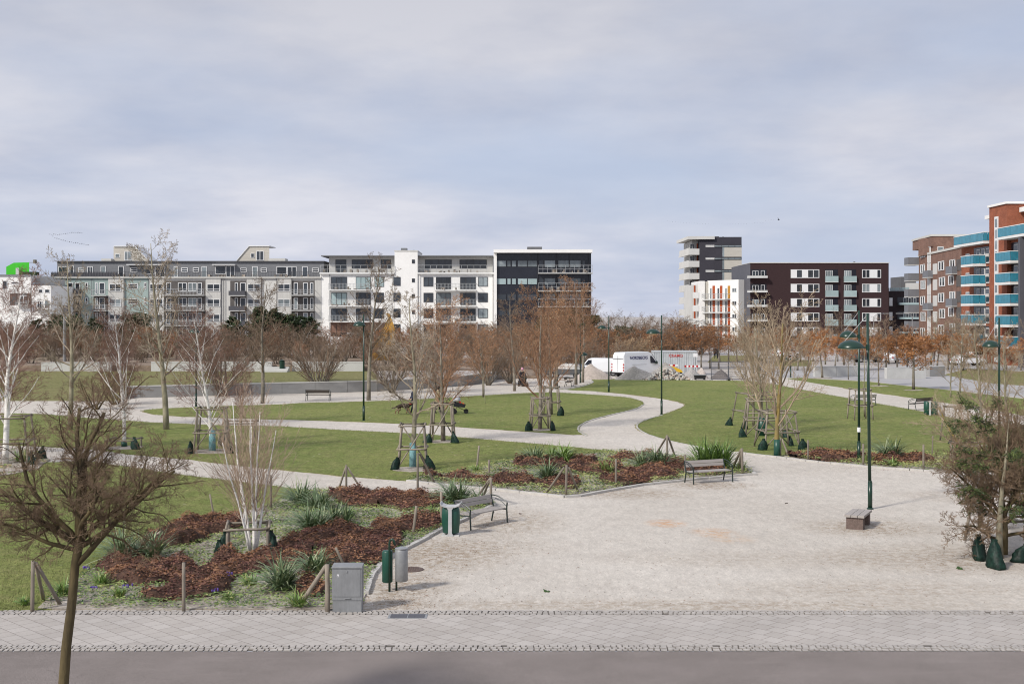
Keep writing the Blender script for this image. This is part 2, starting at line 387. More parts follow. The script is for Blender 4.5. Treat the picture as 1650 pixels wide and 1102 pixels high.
# ground materials
def gravel_mat():
    m = bpy.data.materials.new('pale_gravel'); m.use_nodes = True; nt = m.node_tree; b = nt.nodes['Principled BSDF']
    b.inputs['Roughness'].default_value = .95; b.inputs['Specular IOR Level'].default_value = .15
    co = node(nt, 'ShaderNodeTexCoord').outputs['Object']
    big = tnoise(nt, co, .09, 5); mid = tnoise(nt, co, .8, 6, .7); fine = tnoise(nt, co, 22, 4, .75)
    c = mixc(nt, maprange(nt, big, .35, .65), (.495, .450, .392), (.575, .530, .470))
    c = mixc(nt, maprange(nt, mid, .45, .75, 0, .45), c, (.43, .385, .34))
    mp = node(nt, 'ShaderNodeMapping'); mp.inputs['Scale'].default_value = (1, .35, 1); nt.links.new(co, mp.inputs['Vector'])
    foot = tnoise(nt, mp.outputs[0], 3.2, 5, .7)
    c = mul(nt, c, maprange(nt, foot, .3, .7, .88, 1.09)); c = mul(nt, c, maprange(nt, tnoise(nt, mp.outputs[0], 9, 4, .8), .3, .7, .86, 1.12))
    vo = node(nt, 'ShaderNodeTexVoronoi'); vo.inputs['Scale'].default_value = 7; nt.links.new(co, vo.inputs['Vector']); vs_ = node(nt, 'ShaderNodeSeparateColor'); nt.links.new(vo.outputs['Color'], vs_.inputs[0])
    c = mixc(nt, math_(nt, 'MULTIPLY', math_(nt, 'LESS_THAN', vo.outputs['Distance'], .14), math_(nt, 'GREATER_THAN', vs_.outputs[0], .80)), c, (.22, .175, .13))
    c = mul(nt, c, maprange(nt, fine, .25, .75, .70, 1.27))
    # swept leaf crumbs and rusty gravel where they lie in the place
    sp = node(nt, 'ShaderNodeSeparateXYZ'); nt.links.new(co, sp.inputs[0])
    def spot(c, u, v, rx, ry, colr, s, ns=3.0):
        p = G(u, v)
        dx = math_(nt, 'DIVIDE', math_(nt, 'SUBTRACT', sp.outputs[0], p.x), rx); dy = math_(nt, 'DIVIDE', math_(nt, 'SUBTRACT', sp.outputs[1], p.y), ry)
        d = math_(nt, 'ADD', math_(nt, 'MULTIPLY', dx, dx), math_(nt, 'MULTIPLY', dy, dy))
        k = maprange(nt, d, 1, 0, 0, 1)
        nz = maprange(nt, tnoise(nt, co, ns, 6, .8), .42, .62)
        return mixc(nt, math_(nt, 'MULTIPLY', math_(nt, 'MULTIPLY', k, nz), s, True), c, colr)
    c = spot(c, 1073, 843, .75, .9, (.52, .27, .12), 1.1); c = spot(c, 1150, 858, .8, 1.0, (.50, .29, .15), .9)
    c = spot(c, 1180, 868, .8, .9, (.50, .33, .20), .6)
    for u, v, rx, ry, s in ((800, 840, 2.6, 3.2, 1.1), (700, 895, 2.4, 2.8, 1.3), (640, 945, 1.6, 2.0, 1.3), (770, 880, 3, 2.0, .7), (1010, 795, 3, 1.7, 1.1), (1140, 782, 2.2, 1.3, 1.3),
                            (1400, 850, 2.6, 1.9, 1.2), (1540, 900, 4, 2.6, 1.0), (1560, 800, 3, 2, .7), (620, 975, 1.2, .9, 1.0), (900, 975, 8, .8, .6), (1200, 900, 5, 1.5, .5), (1450, 950, 5, 1.4, .7), (1250, 975, 9, .7, .7)):
        c = spot(c, u, v, rx, ry, (.27, .205, .14), s*.8, 4.5)
    nt.links.new(c, b.inputs['Base Color'])
    bp = node(nt, 'ShaderNodeBump'); bp.inputs['Strength'].default_value = .6; bp.inputs['Distance'].default_value = .02
    nt.links.new(math_(nt, 'ADD', fine, foot), bp.inputs['Height']); nt.links.new(bp.outputs[0], b.inputs['Normal'])
    return m
M['gravel'] = gravel_mat()
M['far_ground'] = mat('pale_paving_far', (.36, .335, .31), .95, .12, .05, c2=(.42, .39, .365), fine=.08, fscale=2)
M['soil'] = mat('planting_soil', (.17, .135, .10), .95, .3, 1.2, c2=(.40, .36, .31), bump=.6, bscale=25, fine=.25, fscale=14)
def grass_mat(name, c1, c2, c3, fl=1.0):
    m = bpy.data.materials.new(name); m.use_nodes = True; nt = m.node_tree; b = nt.nodes['Principled BSDF']
    b.inputs['Roughness'].default_value = .9; b.inputs['Specular IOR Level'].default_value = .15
    co = node(nt, 'ShaderNodeTexCoord').outputs['Object']
    big = tnoise(nt, co, .12, 6, .65); mid = tnoise(nt, co, 1.1, 6, .7)
    mp = node(nt, 'ShaderNodeMapping'); mp.inputs['Scale'].default_value = (1, .45, 1); nt.links.new(co, mp.inputs['Vector'])
    fine = tnoise(nt, mp.outputs[0], 11, 4, .8); vf = tnoise(nt, mp.outputs[0], 34, 3, .8)
    c = mixc(nt, maprange(nt, big, .36, .64), c1, c2)
    c = mixc(nt, maprange(nt, mid, .46, .70, 0, .75), c, c3)
    m2 = tnoise(nt, mp.outputs[0], 3.1, 5, .8); c = mul(nt, c, maprange(nt, m2, .32, .68, .74, 1.24))
    worn = maprange(nt, tnoise(nt, co, .42, 7, .78), .60, .72, 0, .55); c = mixc(nt, worn, c, (.25, .21, .12))
    c = mul(nt, c, maprange(nt, fine, .3, .7, .62, 1.34)); c = mul(nt, c, maprange(nt, vf, .3, .7, .7, 1.3))
    vo = node(nt, 'ShaderNodeTexVoronoi'); vo.inputs['Scale'].default_value = 1.9; nt.links.new(co, vo.inputs['Vector'])
    wn = node(nt, 'ShaderNodeSeparateColor'); nt.links.new(vo.outputs['Color'], wn.inputs[0])
    k = math_(nt, 'MULTIPLY', math_(nt, 'LESS_THAN', vo.outputs['Distance'], .12), math_(nt, 'GREATER_THAN', wn.outputs[0], .55))
    k = math_(nt, 'MULTIPLY', math_(nt, 'MULTIPLY', k, fl), maprange(nt, tnoise(nt, co, .35, 2), .45, .6))
    c = mixc(nt, k, c, (.42, .40, .26))
    nt.links.new(c, b.inputs['Base Color'])
    bp = node(nt, 'ShaderNodeBump'); bp.inputs['Strength'].default_value = .9; bp.inputs['Distance'].default_value = .05
    nt.links.new(math_(nt, 'ADD', fine, vf), bp.inputs['Height']); nt.links.new(bp.outputs[0], b.inputs['Normal'])
    return m
M['grass'] = grass_mat('lawn_grass', (.150, .190, .050), (.215, .235, .072), (.27, .25, .105))
M['grass_far'] = grass_mat('dry_lawn_grass', (.185, .185, .070), (.215, .20, .085), (.24, .21, .105), .4)
def asphalt_mat():
    m = mat('asphalt', (.185, .158, .142), .9, .10, .45, c2=(.21, .180, .165), detail=8.0, fine=.34, fscale=70, bump=.35, bscale=80); return m
M['asphalt'] = asphalt_mat()
nt_ = M['asphalt'].node_tree; co_a = nt_.nodes['Texture Coordinate'].outputs['Object']; mpa = node(nt_, 'ShaderNodeMapping'); mpa.inputs['Scale'].default_value = (.25, 1.6, 1); nt_.links.new(co_a, mpa.inputs['Vector'])
bs_ = nt_.nodes['Principled BSDF'].inputs['Base Color']; src_ = bs_.links[0].from_socket
st_ = maprange(nt_, tnoise(nt_, mpa.outputs[0], 1.0, 8, .7), .52, .78, 0, .5); c_a = mixc(nt_, st_, src_, (.27, .235, .215))
wv_ = node(nt_, 'ShaderNodeTexVoronoi'); wv_.feature = 'DISTANCE_TO_EDGE'; wv_.inputs['Scale'].default_value = .42; ds_ = node(nt_, 'ShaderNodeVectorMath'); ds_.operation = 'ADD'; nt_.links.new(co_a, ds_.inputs[0])
nc_ = node(nt_, 'ShaderNodeTexNoise'); nc_.inputs['Scale'].default_value = 1.3; nc_.inputs['Detail'].default_value = 6; nt_.links.new(co_a, nc_.inputs['Vector']); nt_.links.new(nc_.outputs['Color'], ds_.inputs[1]); nt_.links.new(ds_.outputs[0], wv_.inputs['Vector'])
ck_ = math_(nt_, 'MULTIPLY', math_(nt_, 'LESS_THAN', wv_.outputs['Distance'], .0025), maprange(nt_, tnoise(nt_, co_a, .3, 2), .56, .62, 0, .6)); c_a = mixc(nt_, ck_, c_a, (.085, .07, .062)); nt_.links.new(c_a, bs_)
def paver_mat():
    m = bpy.data.materials.new('diagonal_pavers'); m.use_nodes = True; nt = m.node_tree; b = nt.nodes['Principled BSDF']
    b.inputs['Roughness'].default_value = .85
    co = node(nt, 'ShaderNodeTexCoord').outputs['Object']
    mp = node(nt, 'ShaderNodeMapping'); mp.inputs['Rotation'].default_value = (0, 0, R(45)); nt.links.new(co, mp.inputs['Vector'])
    br = node(nt, 'ShaderNodeTexBrick'); br.offset = .5; br.inputs['Scale'].default_value = 1
    br.inputs['Brick Width'].default_value = .37; br.inputs['Row Height'].default_value = .37; br.inputs['Mortar Size'].default_value = .006; br.inputs['Mortar Smooth'].default_value = .2
    br.inputs['Color1'].default_value = (.37, .335, .30, 1); br.inputs['Color2'].default_value = (.42, .385, .35, 1); br.inputs['Mortar'].default_value = (.13, .105, .09, 1)
    nt.links.new(mp.outputs[0], br.inputs['Vector'])
    c = mul(nt, br.outputs['Color'], maprange(nt, tnoise(nt, co, .5, 6), .3, .7, .92, 1.08)); c = mul(nt, c, maprange(nt, tnoise(nt, co, 45, 3), .3, .7, .9, 1.1))
    c = mixc(nt, maprange(nt, tnoise(nt, co, .8, 7, .75), .58, .75, 0, .35), c, (.26, .225, .20))
    nt.links.new(c, b.inputs['Base Color'])
    bp = node(nt, 'ShaderNodeBump'); bp.inputs['Strength'].default_value = .4; bp.inputs['Distance'].default_value = .01
    nt.links.new(br.outputs['Fac'], bp.inputs['Height']); bp.invert = True; nt.links.new(bp.outputs[0], b.inputs['Normal'])
    return m
M['paver'] = paver_mat()

def plain(name, x0, x1, y0, y1, z, m):
    b = MB(); b.quad((x0, y0, z), (x1, y0, z), (x1, y1, z), (x0, y1, z)); o = b.build(name, m); o['kind'] = 'structure'; return o
YA, YB, YC, YD = 24.05, 24.45, 26.95, 27.35      # road edge, lower sett strip, paver band, upper sett strip
plain('ground', -3000, 3000, 131, 4500, -.004, 'far_ground')
plain('gravel_plaza', -160, 160, YD+.0, 131, 0, 'gravel')
plain('road', -80, 80, -12, YA, -.01, 'asphalt')
plain('sett_bedding', -80, 80, YA, YD, -.004, 'joint')
plain('pavement', -80, 80, YB, YC, .006, 'paver')
def setts(y0, rows, ww, label):
    b = MB(); r = random.Random(int(y0*10))
    for k in range(rows):
        x = -17.0+r.random()*.1
        while x < 17:
            l = .12*r.uniform(.75, 1.35); wv = ww*r.uniform(.72, .86); yc = y0+ww*(k+.5)+r.uniform(-.008, .008); a = r.uniform(-.09, .09)
            if r.random() > .012: b.rbox((x+l/2, yc, r.uniform(-.012, .0)), l-.018-r.random()*.02, wv, .04, a)
            x += l
    o = b.build('sett_strip', 'sett'); o['kind'] = 'structure'
setts(YA, 3, .133, ''); setts(YC, 3, .133, '')

def kerb(name, px, w=.13, h=.07, m='kerb', blk=.9, close=False, smooth=0, kind='structure', z=0):
    P = [G(*p) for p in px]
    if smooth: P = smoothpoly(P, smooth, False)
    b = MB(); r = random.Random(len(px)); acc = []
    for i in range(len(P)-1):
        a, c = P[i], P[i+1]; L = (c-a).length; k = max(1, round(L/blk)); ang = math.atan2(c.y-a.y, c.x-a.x)
        for j in range(k):
            p = a.lerp(c, (j+.5)/k)
            b.rbox((p.x+r.uniform(-.012, .012), p.y+r.uniform(-.012, .012), z+h/2-.02+r.uniform(-.006, .006)), L/k-.015, w, h, ang+r.uniform(-.012, .012))
    o = b.build(name, m); o['kind'] = kind; return o

L1 = [(-190, 760), (0, 752), (60, 745), (147, 744), (196, 751), (297, 766), (382, 776), (470, 787), (525, 792), (440, 815), (400, 826), (330, 842), (270, 860), (200, 884), (150, 915), (110, 950), (85, 982), (-190, 986)]
L2 = [(-190, 664), (60, 667), (150, 674), (245, 681), (270, 682), (341, 685), (450, 687), (550, 693), (691, 700), (778, 708), (884, 717), (995, 728), (960, 731), (880, 738), (830, 743), (790, 753), (740, 764), (700, 772), (656, 775), (560, 768), (450, 757), (382, 750), (300, 740), (207, 732), (153, 724), (55, 719), (-190, 712)]
L3 = [(226, 662), (250, 659), (314, 656), (368, 654), (450, 652), (492, 649), (560, 648), (669, 644), (734, 640), (800, 636), (855, 633), (895, 632), (984, 638), (1015, 641), (1034, 647), (1037, 652), (1025, 659), (985, 668), (950, 677), (935, 685), (931, 694), (945, 702), (858, 696), (782, 691), (691, 685), (560, 679), (450, 676), (337, 673), (250, 669)]
L4 = [(953, 610), (1000, 610.5), (1066, 612), (1140, 613.5), (1206, 613.5), (1240, 618), (1290, 628), (1340, 637), (1400, 648), (1450, 657), (1500, 666), (1540, 675), (1650, 692), (1900, 740), (1900, 775), (1560, 761), (1488, 757), (1402, 751), (1300, 741), (1253, 736), (1187, 729), (1133, 721), (1082, 711), (1050, 702), (1031, 693), (1026, 685), (1040, 677), (1067, 669), (1096, 659), (1107, 652), (1089, 646), (1042, 639), (1009, 635), (963, 631), (902, 628), (925, 625), (945, 620), (956, 616)]
L5 = [(1267, 610), (1290, 609), (1340, 612), (1400, 615), (1450, 621), (1522, 628), (1600, 637), (1900, 670), (1900, 715), (1576, 656), (1522, 649), (1494, 645), (1440, 637), (1382, 629), (1322, 619)]
M['worn_edge'] = mat('worn_grass_edge', (.20, .165, .10), .95, .35, 2.2, c2=(.30, .27, .15), fine=.3, fscale=16, bump=.5)
for i_, L_ in enumerate((L1, L2, L3, L4, L5)): sheet('worn_lawn_edge', L_, .009+.001*i_, 'worn_edge', 1 if i_ in (2, 3) else 0, .17, .35, 30+i_)
sheet('lawn', L1, .02, 'grass', 0, .06, .25, 1)
sheet('lawn', L2, .02, 'grass', 0, .07, .3, 2)
sheet('lawn', L3, .02, 'grass', 1, .05, .4, 3)
sheet('lawn', L4, .02, 'grass', 1, .05, .5, 4)
sheet('lawn', L5, .02, 'grass', 0, .05, .6, 5)
kerb('path_edging', [(1037, 652), (1025, 659.5), (985, 668.5), (950, 677.5), (934, 685.5), (930, 694), (945, 703)], .10, .06, smooth=1)
kerb('path_edging', [(1187, 729.5), (1133, 721.8), (1082, 711.8), (1048, 702.5), (1030, 693.5), (1024.5, 685), (1039, 677), (1067, 669.3)], .10, .06, smooth=1)
kerb('path_edging', [(963, 631.7), (902, 628.7), (925, 626), (946, 620.8), (957, 616), (952, 612.5), (940, 610.5)], .16, .07, smooth=1)

BED1 = [(440, 812), (480, 793), (540, 790), (640, 796), (720, 799), (775, 804), (799, 813), (744, 840), (713, 853), (680, 871), (648, 888), (618, 905), (600, 928), (588, 960), (583, 983), (100, 983), (60, 981), (85, 958), (130, 930), (170, 903), (200, 880), (270, 856), (330, 839), (400, 824)]
BED2 = [(656, 775.5), (748, 785.5), (800, 789.5), (858, 795.5), (910, 801), (935, 799), (985, 790), (1035, 781.5), (1089, 776), (1122, 772.5), (1198, 765.5), (1218, 764.5), (1200, 756), (1150, 745.5), (1080, 736.5), (1000, 728.5), (960, 730), (880, 736), (830, 741), (790, 750), (740, 761), (690, 765)]
BED3 = [(1262, 735), (1300, 729), (1340, 727), (1400, 728), (1480, 732), (1560, 737), (1640, 742), (1640, 765), (1554, 761), (1488, 758.5), (1402, 752.5), (1300, 742.5)]
BED4 = [(-190, 742), (-40, 728), (30, 722), (62, 728), (80, 742), (60, 757), (0, 768), (-60, 772), (-190, 776)]
for i, b_ in enumerate((BED1, BED2, BED3, BED4)): sheet('planting_bed_soil', b_, .034+.004*i, 'soil', 0, .04, .3, 11+i)
kerb('bed_kerb', [(799, 813.5), (744, 840.5), (713, 853.5), (680, 871.5), (648, 888.5), (618, 905.5), (600, 928.5), (589, 958)], .13, .10, blk=.5)
kerb('bed_kerb', [(656, 776), (748, 786), (800, 790), (858, 796), (910, 801.8), (935, 800), (985, 791), (1035, 782.3), (1089, 776.8), (1122, 773.3), (1198, 766.3), (1218, 765.2)], .14, .10, blk=.6)
kerb('bed_kerb', [(1218, 765), (1200, 756)], .14, .10, blk=.6)
kerb('bed_kerb', [(1187, 730), (1253, 737.5), (1300, 743.5), (1402, 753.5), (1488, 759.5), (1554, 762.3), (1640, 767)], .14, .10, blk=.6)
# ---------------------------------------------------------------- terrace, retaining walls
def strip_surface(name, rows, m):
    b = MB()
    for r0, r1 in zip(rows[:-1], rows[1:]):
        for i in range(len(r0)-1): b.quad(r0[i], r0[i+1], r1[i+1], r1[i])
    o = b.build(name, m, smooth=True); o['kind'] = 'structure'; return o
WB = [(205, 641.6), (226, 641), (400, 636), (560, 632), (608, 630.5), (658, 628), (741, 622), (785, 617), (800, 614.5)]
wb = [G(*p) for p in WB]
front = [Vector((p.x, p.y+.15, .86)) for p in wb]
Lf = [G(u, 646) for u in (-500, -190, 0, 100, 150, 190)]
Lf = [Vector((p.x, p.y, .025)) for p in Lf]
fr = Lf+front[:5]
back = [Vector(((u-CU)*122/F, 122.3, 1.0)) for u in (-500, -190, 0, 100, 150, 190, 205, 226, 400, 560, 604)]
mid = [a.lerp(b, .5)+Vector((0, 0, .06)) for a, b in zip(fr, back)]
strip_surface('terrace_lawn', [[Vector((p.x, p.y-.01, -.08)) for p in fr], fr, mid, back], 'grass_far')
fr2 = front[4:]; bk2 = [Vector((x, 122.4+dy, z)) for x, dy, z in ((-13.5, 0, 1.0), (-10.2, .4, 1.05), (-5.3, 1, 1.0), (-2.6, 2, .9), (-1.2, 3, .8))]
strip_surface('terrace_ramp', [[Vector((p.x, p.y-.01, -.08)) for p in fr2], fr2, bk2, [Vector((p.x+.6, p.y+1.5, -.08)) for p in bk2]], 'far_ground')
M['litter_ground'] = mat('brown_leaf_litter_ground', (.17, .125, .09), .95, .3, .6, c2=(.26, .20, .15), fine=.2, fscale=4)
up = [Vector((-70, 122.6, 1.55)), Vector((-30, 122.6, 1.55)), Vector((-15, 122.7, 1.55)), Vector((-9, 124, 1.25)), Vector((-2, 126, .85)), Vector((4, 129, .0))]
up2 = [Vector((-110, 175, 1.6)), Vector((-40, 175, 1.6)), Vector((-20, 172, 1.4)), Vector((-9, 168, 1.0)), Vector((0, 160, .5)), Vector((8, 150, 0))]
strip_surface('upper_terrace', [[Vector((p.x, p.y-.05, -.1)) for p in up], up, up2], 'litter_ground')
def wall_along(name, P, h, t, label, zb=-.1, parent_loc=None, capm='cap', m='concrete'):
    root = thing(name, (P[0].x, P[0].y, 0), label, 'wall', world=True)
    b = MB(); c = MB(); j = MB()
    for a, d in zip(P[:-1], P[1:]):
        L = (d-a).length; n = Vector((-(d.y-a.y), d.x-a.x, 0)).normalized()*t
        k = max(1, round(L/3.0))
        for i in range(k):
            p = a.lerp(d, i/k+.012/L); q = a.lerp(d, (i+1)/k-.012/L); ha = h if not callable(h) else h((p.x+q.x)/2)
            b.hexa([(p.x, p.y, zb), (q.x, q.y, zb), (q.x+n.x, q.y+n.y, zb), (p.x+n.x, p.y+n.y, zb), (p.x, p.y, ha), (q.x, q.y, ha), (q.x+n.x, q.y+n.y, ha), (p.x+n.x, p.y+n.y, ha)])
            o = n.normalized()*.02
            c.hexa([(p.x-o.x, p.y-o.y, ha+.002), (q.x-o.x, q.y-o.y, ha+.002), (q.x+n.x+o.x, q.y+n.y+o.y, ha+.002), (p.x+n.x+o.x, p.y+n.y+o.y, ha+.002)]+
                   [(p.x-o.x, p.y-o.y, ha+.09), (q.x-o.x, q.y-o.y, ha+.09), (q.x+n.x+o.x, q.y+n.y+o.y, ha+.09), (p.x+n.x+o.x, p.y+n.y+o.y, ha+.09)])
    b.build('wall_panels', m, root); c.build('coping', capm, root); return root
wall_along('retaining_wall', wb, .86, .3, 'long grey concrete retaining wall with a pale top, curving behind the gravel path at left')
wall_along('terrace_wall', [Vector((x, 122, 0)) for x in (-46.3, -39.4)], 1.8, .35, 'short pale concrete wall block at the far left of the raised lawn', m='concrete_light', capm='concrete_light')
wall_along('terrace_wall', [Vector((x, 122, 0)) for x in (-35.5, -23.6)], 1.85, .35, 'pale concrete wall at the back of the raised lawn, left of the white steps', m='concrete_light', capm='concrete_light')
wall_along('terrace_wall', [Vector((x, 122, 0)) for x in (-21.6, -14.6)], 1.85, .35, 'pale concrete wall at the back of the raised lawn, right of the white steps', m='concrete_light', capm='concrete_light')
st = thing('steps', (-22.8, 121, 1), 'low white concrete steps between two pale walls of the raised lawn', 'steps', world=True)
for i in range(3):
    b = MB(); b.box(-24.4, -21.8, 120.2+i*.5, 120.7+i*.5-.01, .9, 1.12+i*.17); b.build('step', 'concrete_light', st)
# plaza walls at right
for (u0, u1, v0, v1, lab) in ((1313, 1386, 590, 607, 'pale concrete block wall behind the young trees, left of the two lamps'), (1429, 1497, 592, 610.5, 'pale concrete block wall behind the broad russet oak, right of the two lamps'), (1498, 1528, 590, 607, 'shorter darker concrete wall just right of the broad russet oak')):
    Y = F*H/(v1-V0); x0, x1 = (u0-CU)*Y/F, (u1-CU)*Y/F
    wall_along('plaza_wall', [Vector((x0, Y, 0)), Vector((x1, Y+1.0, 0))], H-(v0-V0)*Y/F-.1, .5, lab, m='concrete_light' if u0 != 1498 else 'concrete', capm='concrete_light')
# plaza paving and far green strips at right
def flat(name, px, z, m):
    P = [G(*p) for p in px]; b = MB(); b.v = [(p.x, p.y, z) for p in P]; b.f = [tuple(range(len(P)))]; b.m = [0]; o = b.build(name, m); o['kind'] = 'structure'
    if o.data.polygons[0].normal.z < 0: o.data.flip_normals()
M['plaza_pave'] = mat('grey_plaza_paving', (.36, .35, .345), .9, .08, .2, fine=.06, fscale=3)
flat('plaza_paving', [(1210, 599), (1262, 608.6), (1290, 608.3), (1340, 611), (1400, 614), (1450, 620), (1522, 627), (1900, 668), (1900, 596), (1500, 588)], .008, 'plaza_pave')
flat('far_lawn', [(1140, 584), (1230, 580), (1215, 573), (1150, 573)], .012, 'grass_far')
flat('far_lawn', [(1245, 590), (1305, 590), (1310, 580), (1250, 580)], .012, 'grass_far')
flat('far_lawn', [(1520, 604), (1600, 618), (1900, 640), (1900, 612), (1560, 594)], .012, 'grass_far')
flat('path', [(1205, 598), (1262, 608.6), (1322, 618.6), (1276, 626), (1240, 617), (1206, 612.5), (1160, 600), (1150, 594), (1175, 592)], .014, 'gravel')

# ---------------------------------------------------------------- facades
class Fac:
    def __init__(s, x0, y0, x1, y1):
        s.a = Vector((x0, y0)); s.d = Vector((x1-x0, y1-y0)); l = s.d.length; s.t = s.d/l
        n = Vector((s.t.y, -s.t.x))
        if n.dot(-s.a) < 0: n = -n
        s.n = n
    def at(s, u):       # ground-plan point of this facade seen at column u
        k = (u-CU)/F   # x = k*y
        den = s.d.x-k*s.d.y; t = (k*s.a.y-s.a.x)/den
        return s.a+s.d*t
    def zz(s, u, v): return H-(v-V0)*s.at(u).y/F
    def box(s, mb, u0, v0, u1, v1, o0, o1, m=0):   # v0 top, v1 bottom; o offsets outward
        p, q = s.at(u0), s.at(u1); uc = (u0+u1)/2
        zt, zb = s.zz(uc, v0), s.zz(uc, v1)
        a0, a1 = p+s.n*o0, p+s.n*o1; b0, b1 = q+s.n*o0, q+s.n*o1
        mb.hexa([(a1.x, a1.y, zb), (b1.x, b1.y, zb), (b0.x, b0.y, zb), (a0.x, a0.y, zb), (a1.x, a1.y, zt), (b1.x, b1.y, zt), (b0.x, b0.y, zt), (a0.x, a0.y, zt)], m)
    def mbox(s, mb, u0, u1, zt, zb, o0, o1, m=0):
        p, q = s.at(u0), s.at(u1)
        a0, a1 = p+s.n*o0, p+s.n*o1; b0, b1 = q+s.n*o0, q+s.n*o1
        mb.hexa([(a1.x, a1.y, zb), (b1.x, b1.y, zb), (b0.x, b0.y, zb), (a0.x, a0.y, zb), (a1.x, a1.y, zt), (b1.x, b1.y, zt), (b0.x, b0.y, zt), (a0.x, a0.y, zt)], m)
def front_fac(Y): return Fac(-500, Y, 500, Y)
wr = random.Random(5)
def window(fac, par, u0, v0, u1, v1, n=1, tr=0, frame='frame_white', pane=None, fw=.9, name='window', o=0.0, solid=()):
    """n panes side by side; tr: transom height fraction from bottom; solid: indices of panes that are blank panels"""
    b = MB(); d0, d1 = .005+o, .09+o
    fac.box(b, u0, v0, u1, v0+fw, d0, d1); fac.box(b, u0, v1-fw, u1, v1, d0, d1)
    for k in range(n+1):
        u = u0+(u1-u0-fw)*k/n; fac.box(b, u, v0+fw, u+fw, v1-fw, d0, d1-.004)
    if tr: vt = v1-(v1-v0)*tr; fac.box(b, u0+fw, vt-fw/2, u1-fw, vt+fw/2, d0, d1-.008)
    for k in solid:
        w_ = (u1-u0-fw)/n; fac.box(b, u0+k*w_, v0+fw, u0+(k+1)*w_, v1-fw, d0, d1-.012)
    f = b.build(name, frame, par)
    g = MB(); fac.box(g, u0+fw*.5, v0+fw*.5, u1-fw*.5, v1-fw*.5, d0+.004, d0+.03)
    g.build('pane', pane or wr.choice(['pane', 'pane', 'pane', 'pane_light']), f)
    return f
def balcony(fac, par, u0, u1, vf, vr, depth=1.6, kind='rail', slab='slab', st=1.4, lab=None, nbar=None, rm='rail'):
    b = MB(); fac.box(b, u0, vf, u1, vf+st, .01, depth); f = b.build('balcony', slab, par)
    r = MB()
    if kind == 'rail':
        fac.box(r, u0, vr, u1, vr+.6, depth-.06, depth)
        fac.box(r, u0, (vr+vf)/2-.2, u1, (vr+vf)/2+.2, depth-.05, depth-.01)
        for k in range((nbar or int((u1-u0)/2.2))+1):
            u = u0+(u1-u0-.4)*k/(nbar or int((u1-u0)/2.2)); fac.box(r, u, vr, u+.4, vf, depth-.05, depth-.02)
        c = MB(); fac.box(c, u0+.5, vr+2.0, u1-.5, vf, depth-.035, depth-.03)
        fac.box(r, u0, vr, u0+.4, vr+.6, .02, depth-.06); fac.box(r, u1-.4, vr, u1, vr+.6, .02, depth-.06)
    else:
        fac.box(r, u0, vr, u1, vf-.002, depth-.06, depth)
        fac.box(r, u0, vr, u0+.5, vf-.002, .02, depth-.06); fac.box(r, u1-.5, vr, u1, vf-.002, .02, depth-.06)
    o = r.build('railing', rm, f)
    if lab: f['label'] = lab
    return f
def clutter(fac, par, u0, u1, vf, h, o, n, seed):
    r = random.Random(seed); b = MB()
    for _ in range(n):
        b = MB(); u = r.uniform(u0, u1); w_ = r.uniform(1, 4); hh = r.uniform(.3, 1)*h; oo = o+r.uniform(-.4, .4); fac.box(b, u, vf-hh, u+w_, vf, oo, oo+.5); b.build('terrace_furniture', 'clutter', par)
def body(fac, par, u0, u1, vt, deep, m, name='wall', o=0.0, mt=None, vb=None):
    b = MB(); p, q = fac.at(u0), fac.at(u1); p = p+fac.n*o; q = q+fac.n*o
    zt = fac.zz((u0+u1)/2, vt); zb = 0 if vb is None else fac.zz((u0+u1)/2, vb)
    P = [p, q, q-fac.n*deep, p-fac.n*deep]; A = sum(P[i].x*P[(i+1) % 4].y-P[(i+1) % 4].x*P[i].y for i in range(4))
    if A < 0: P = P[::-1]
    b.prism([(a.x, a.y) for a in P], zb, zt, 0, 1); return b.build(name, [m, mt or 'roof'], par)

# --- white house with lime box, far left
Y1 = 232.0; f = front_fac(Y1)
B = thing('apartment_building', (-90, Y1, 0), 'white flat-roofed house at the far left edge with a lime green painted rooftop box', 'building', world=True)
body(f, B, -120, 50, 443.5, 12, 'white_wall'); 
f2 = front_fac(Y1+2); body(f2, B, 50, 74, 448, 10, 'offwhite', name='wall'); body(f, B, 51, 82, 460, 12, 'white_wall', name='wall')
b = MB(); ff = front_fac(Y1+3)
P = [(10, 443), (10, 430), (22, 423.5), (38, 423), (47, 423), (47, 443)]
b.extr(P, lambda u, v: Wp(u, v, Y1+3), lambda u, v: Wp(u, v, Y1+8)); b.build('rooftop_box', 'lime', B)
b = MB(); f.box(b, 17, 431, 22, 442.5, -2.7, -2.4); b.build('door', 'offwhite', B)
b = MB(); f.box(b, 40, 417, 43, 423, -5, -4); f.box(b, 31, 421, 38, 421.7, -5, -4.4); b.build('chimney', 'bark_grey', B)
b = MB(); f.box(b, -120, 442.6, 51, 444, -.2, .3); b.build('parapet', 'grey_wall', B)
for q in ((18, 454, 31, 457.5, 1), (62, 466, 69, 472, 1), (72, 466, 80, 472, 1), (72, 484, 80, 496, 1), (60, 485, 68, 496, 2), (30, 476, 46, 488, 2), (4, 452, 12, 466, 1)): window(f, B, *q)
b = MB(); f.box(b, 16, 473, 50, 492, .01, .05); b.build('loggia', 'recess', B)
balcony(f, B, 28, 50, 491, 485, 1.0); balcony(f, B, 58, 81, 498, 491, 1.2, rm='dark_rail')
b = MB(); f.box(b, 36, 438, 58, 443.5, -1.6, .1); b.build('planter', 'needle', B)

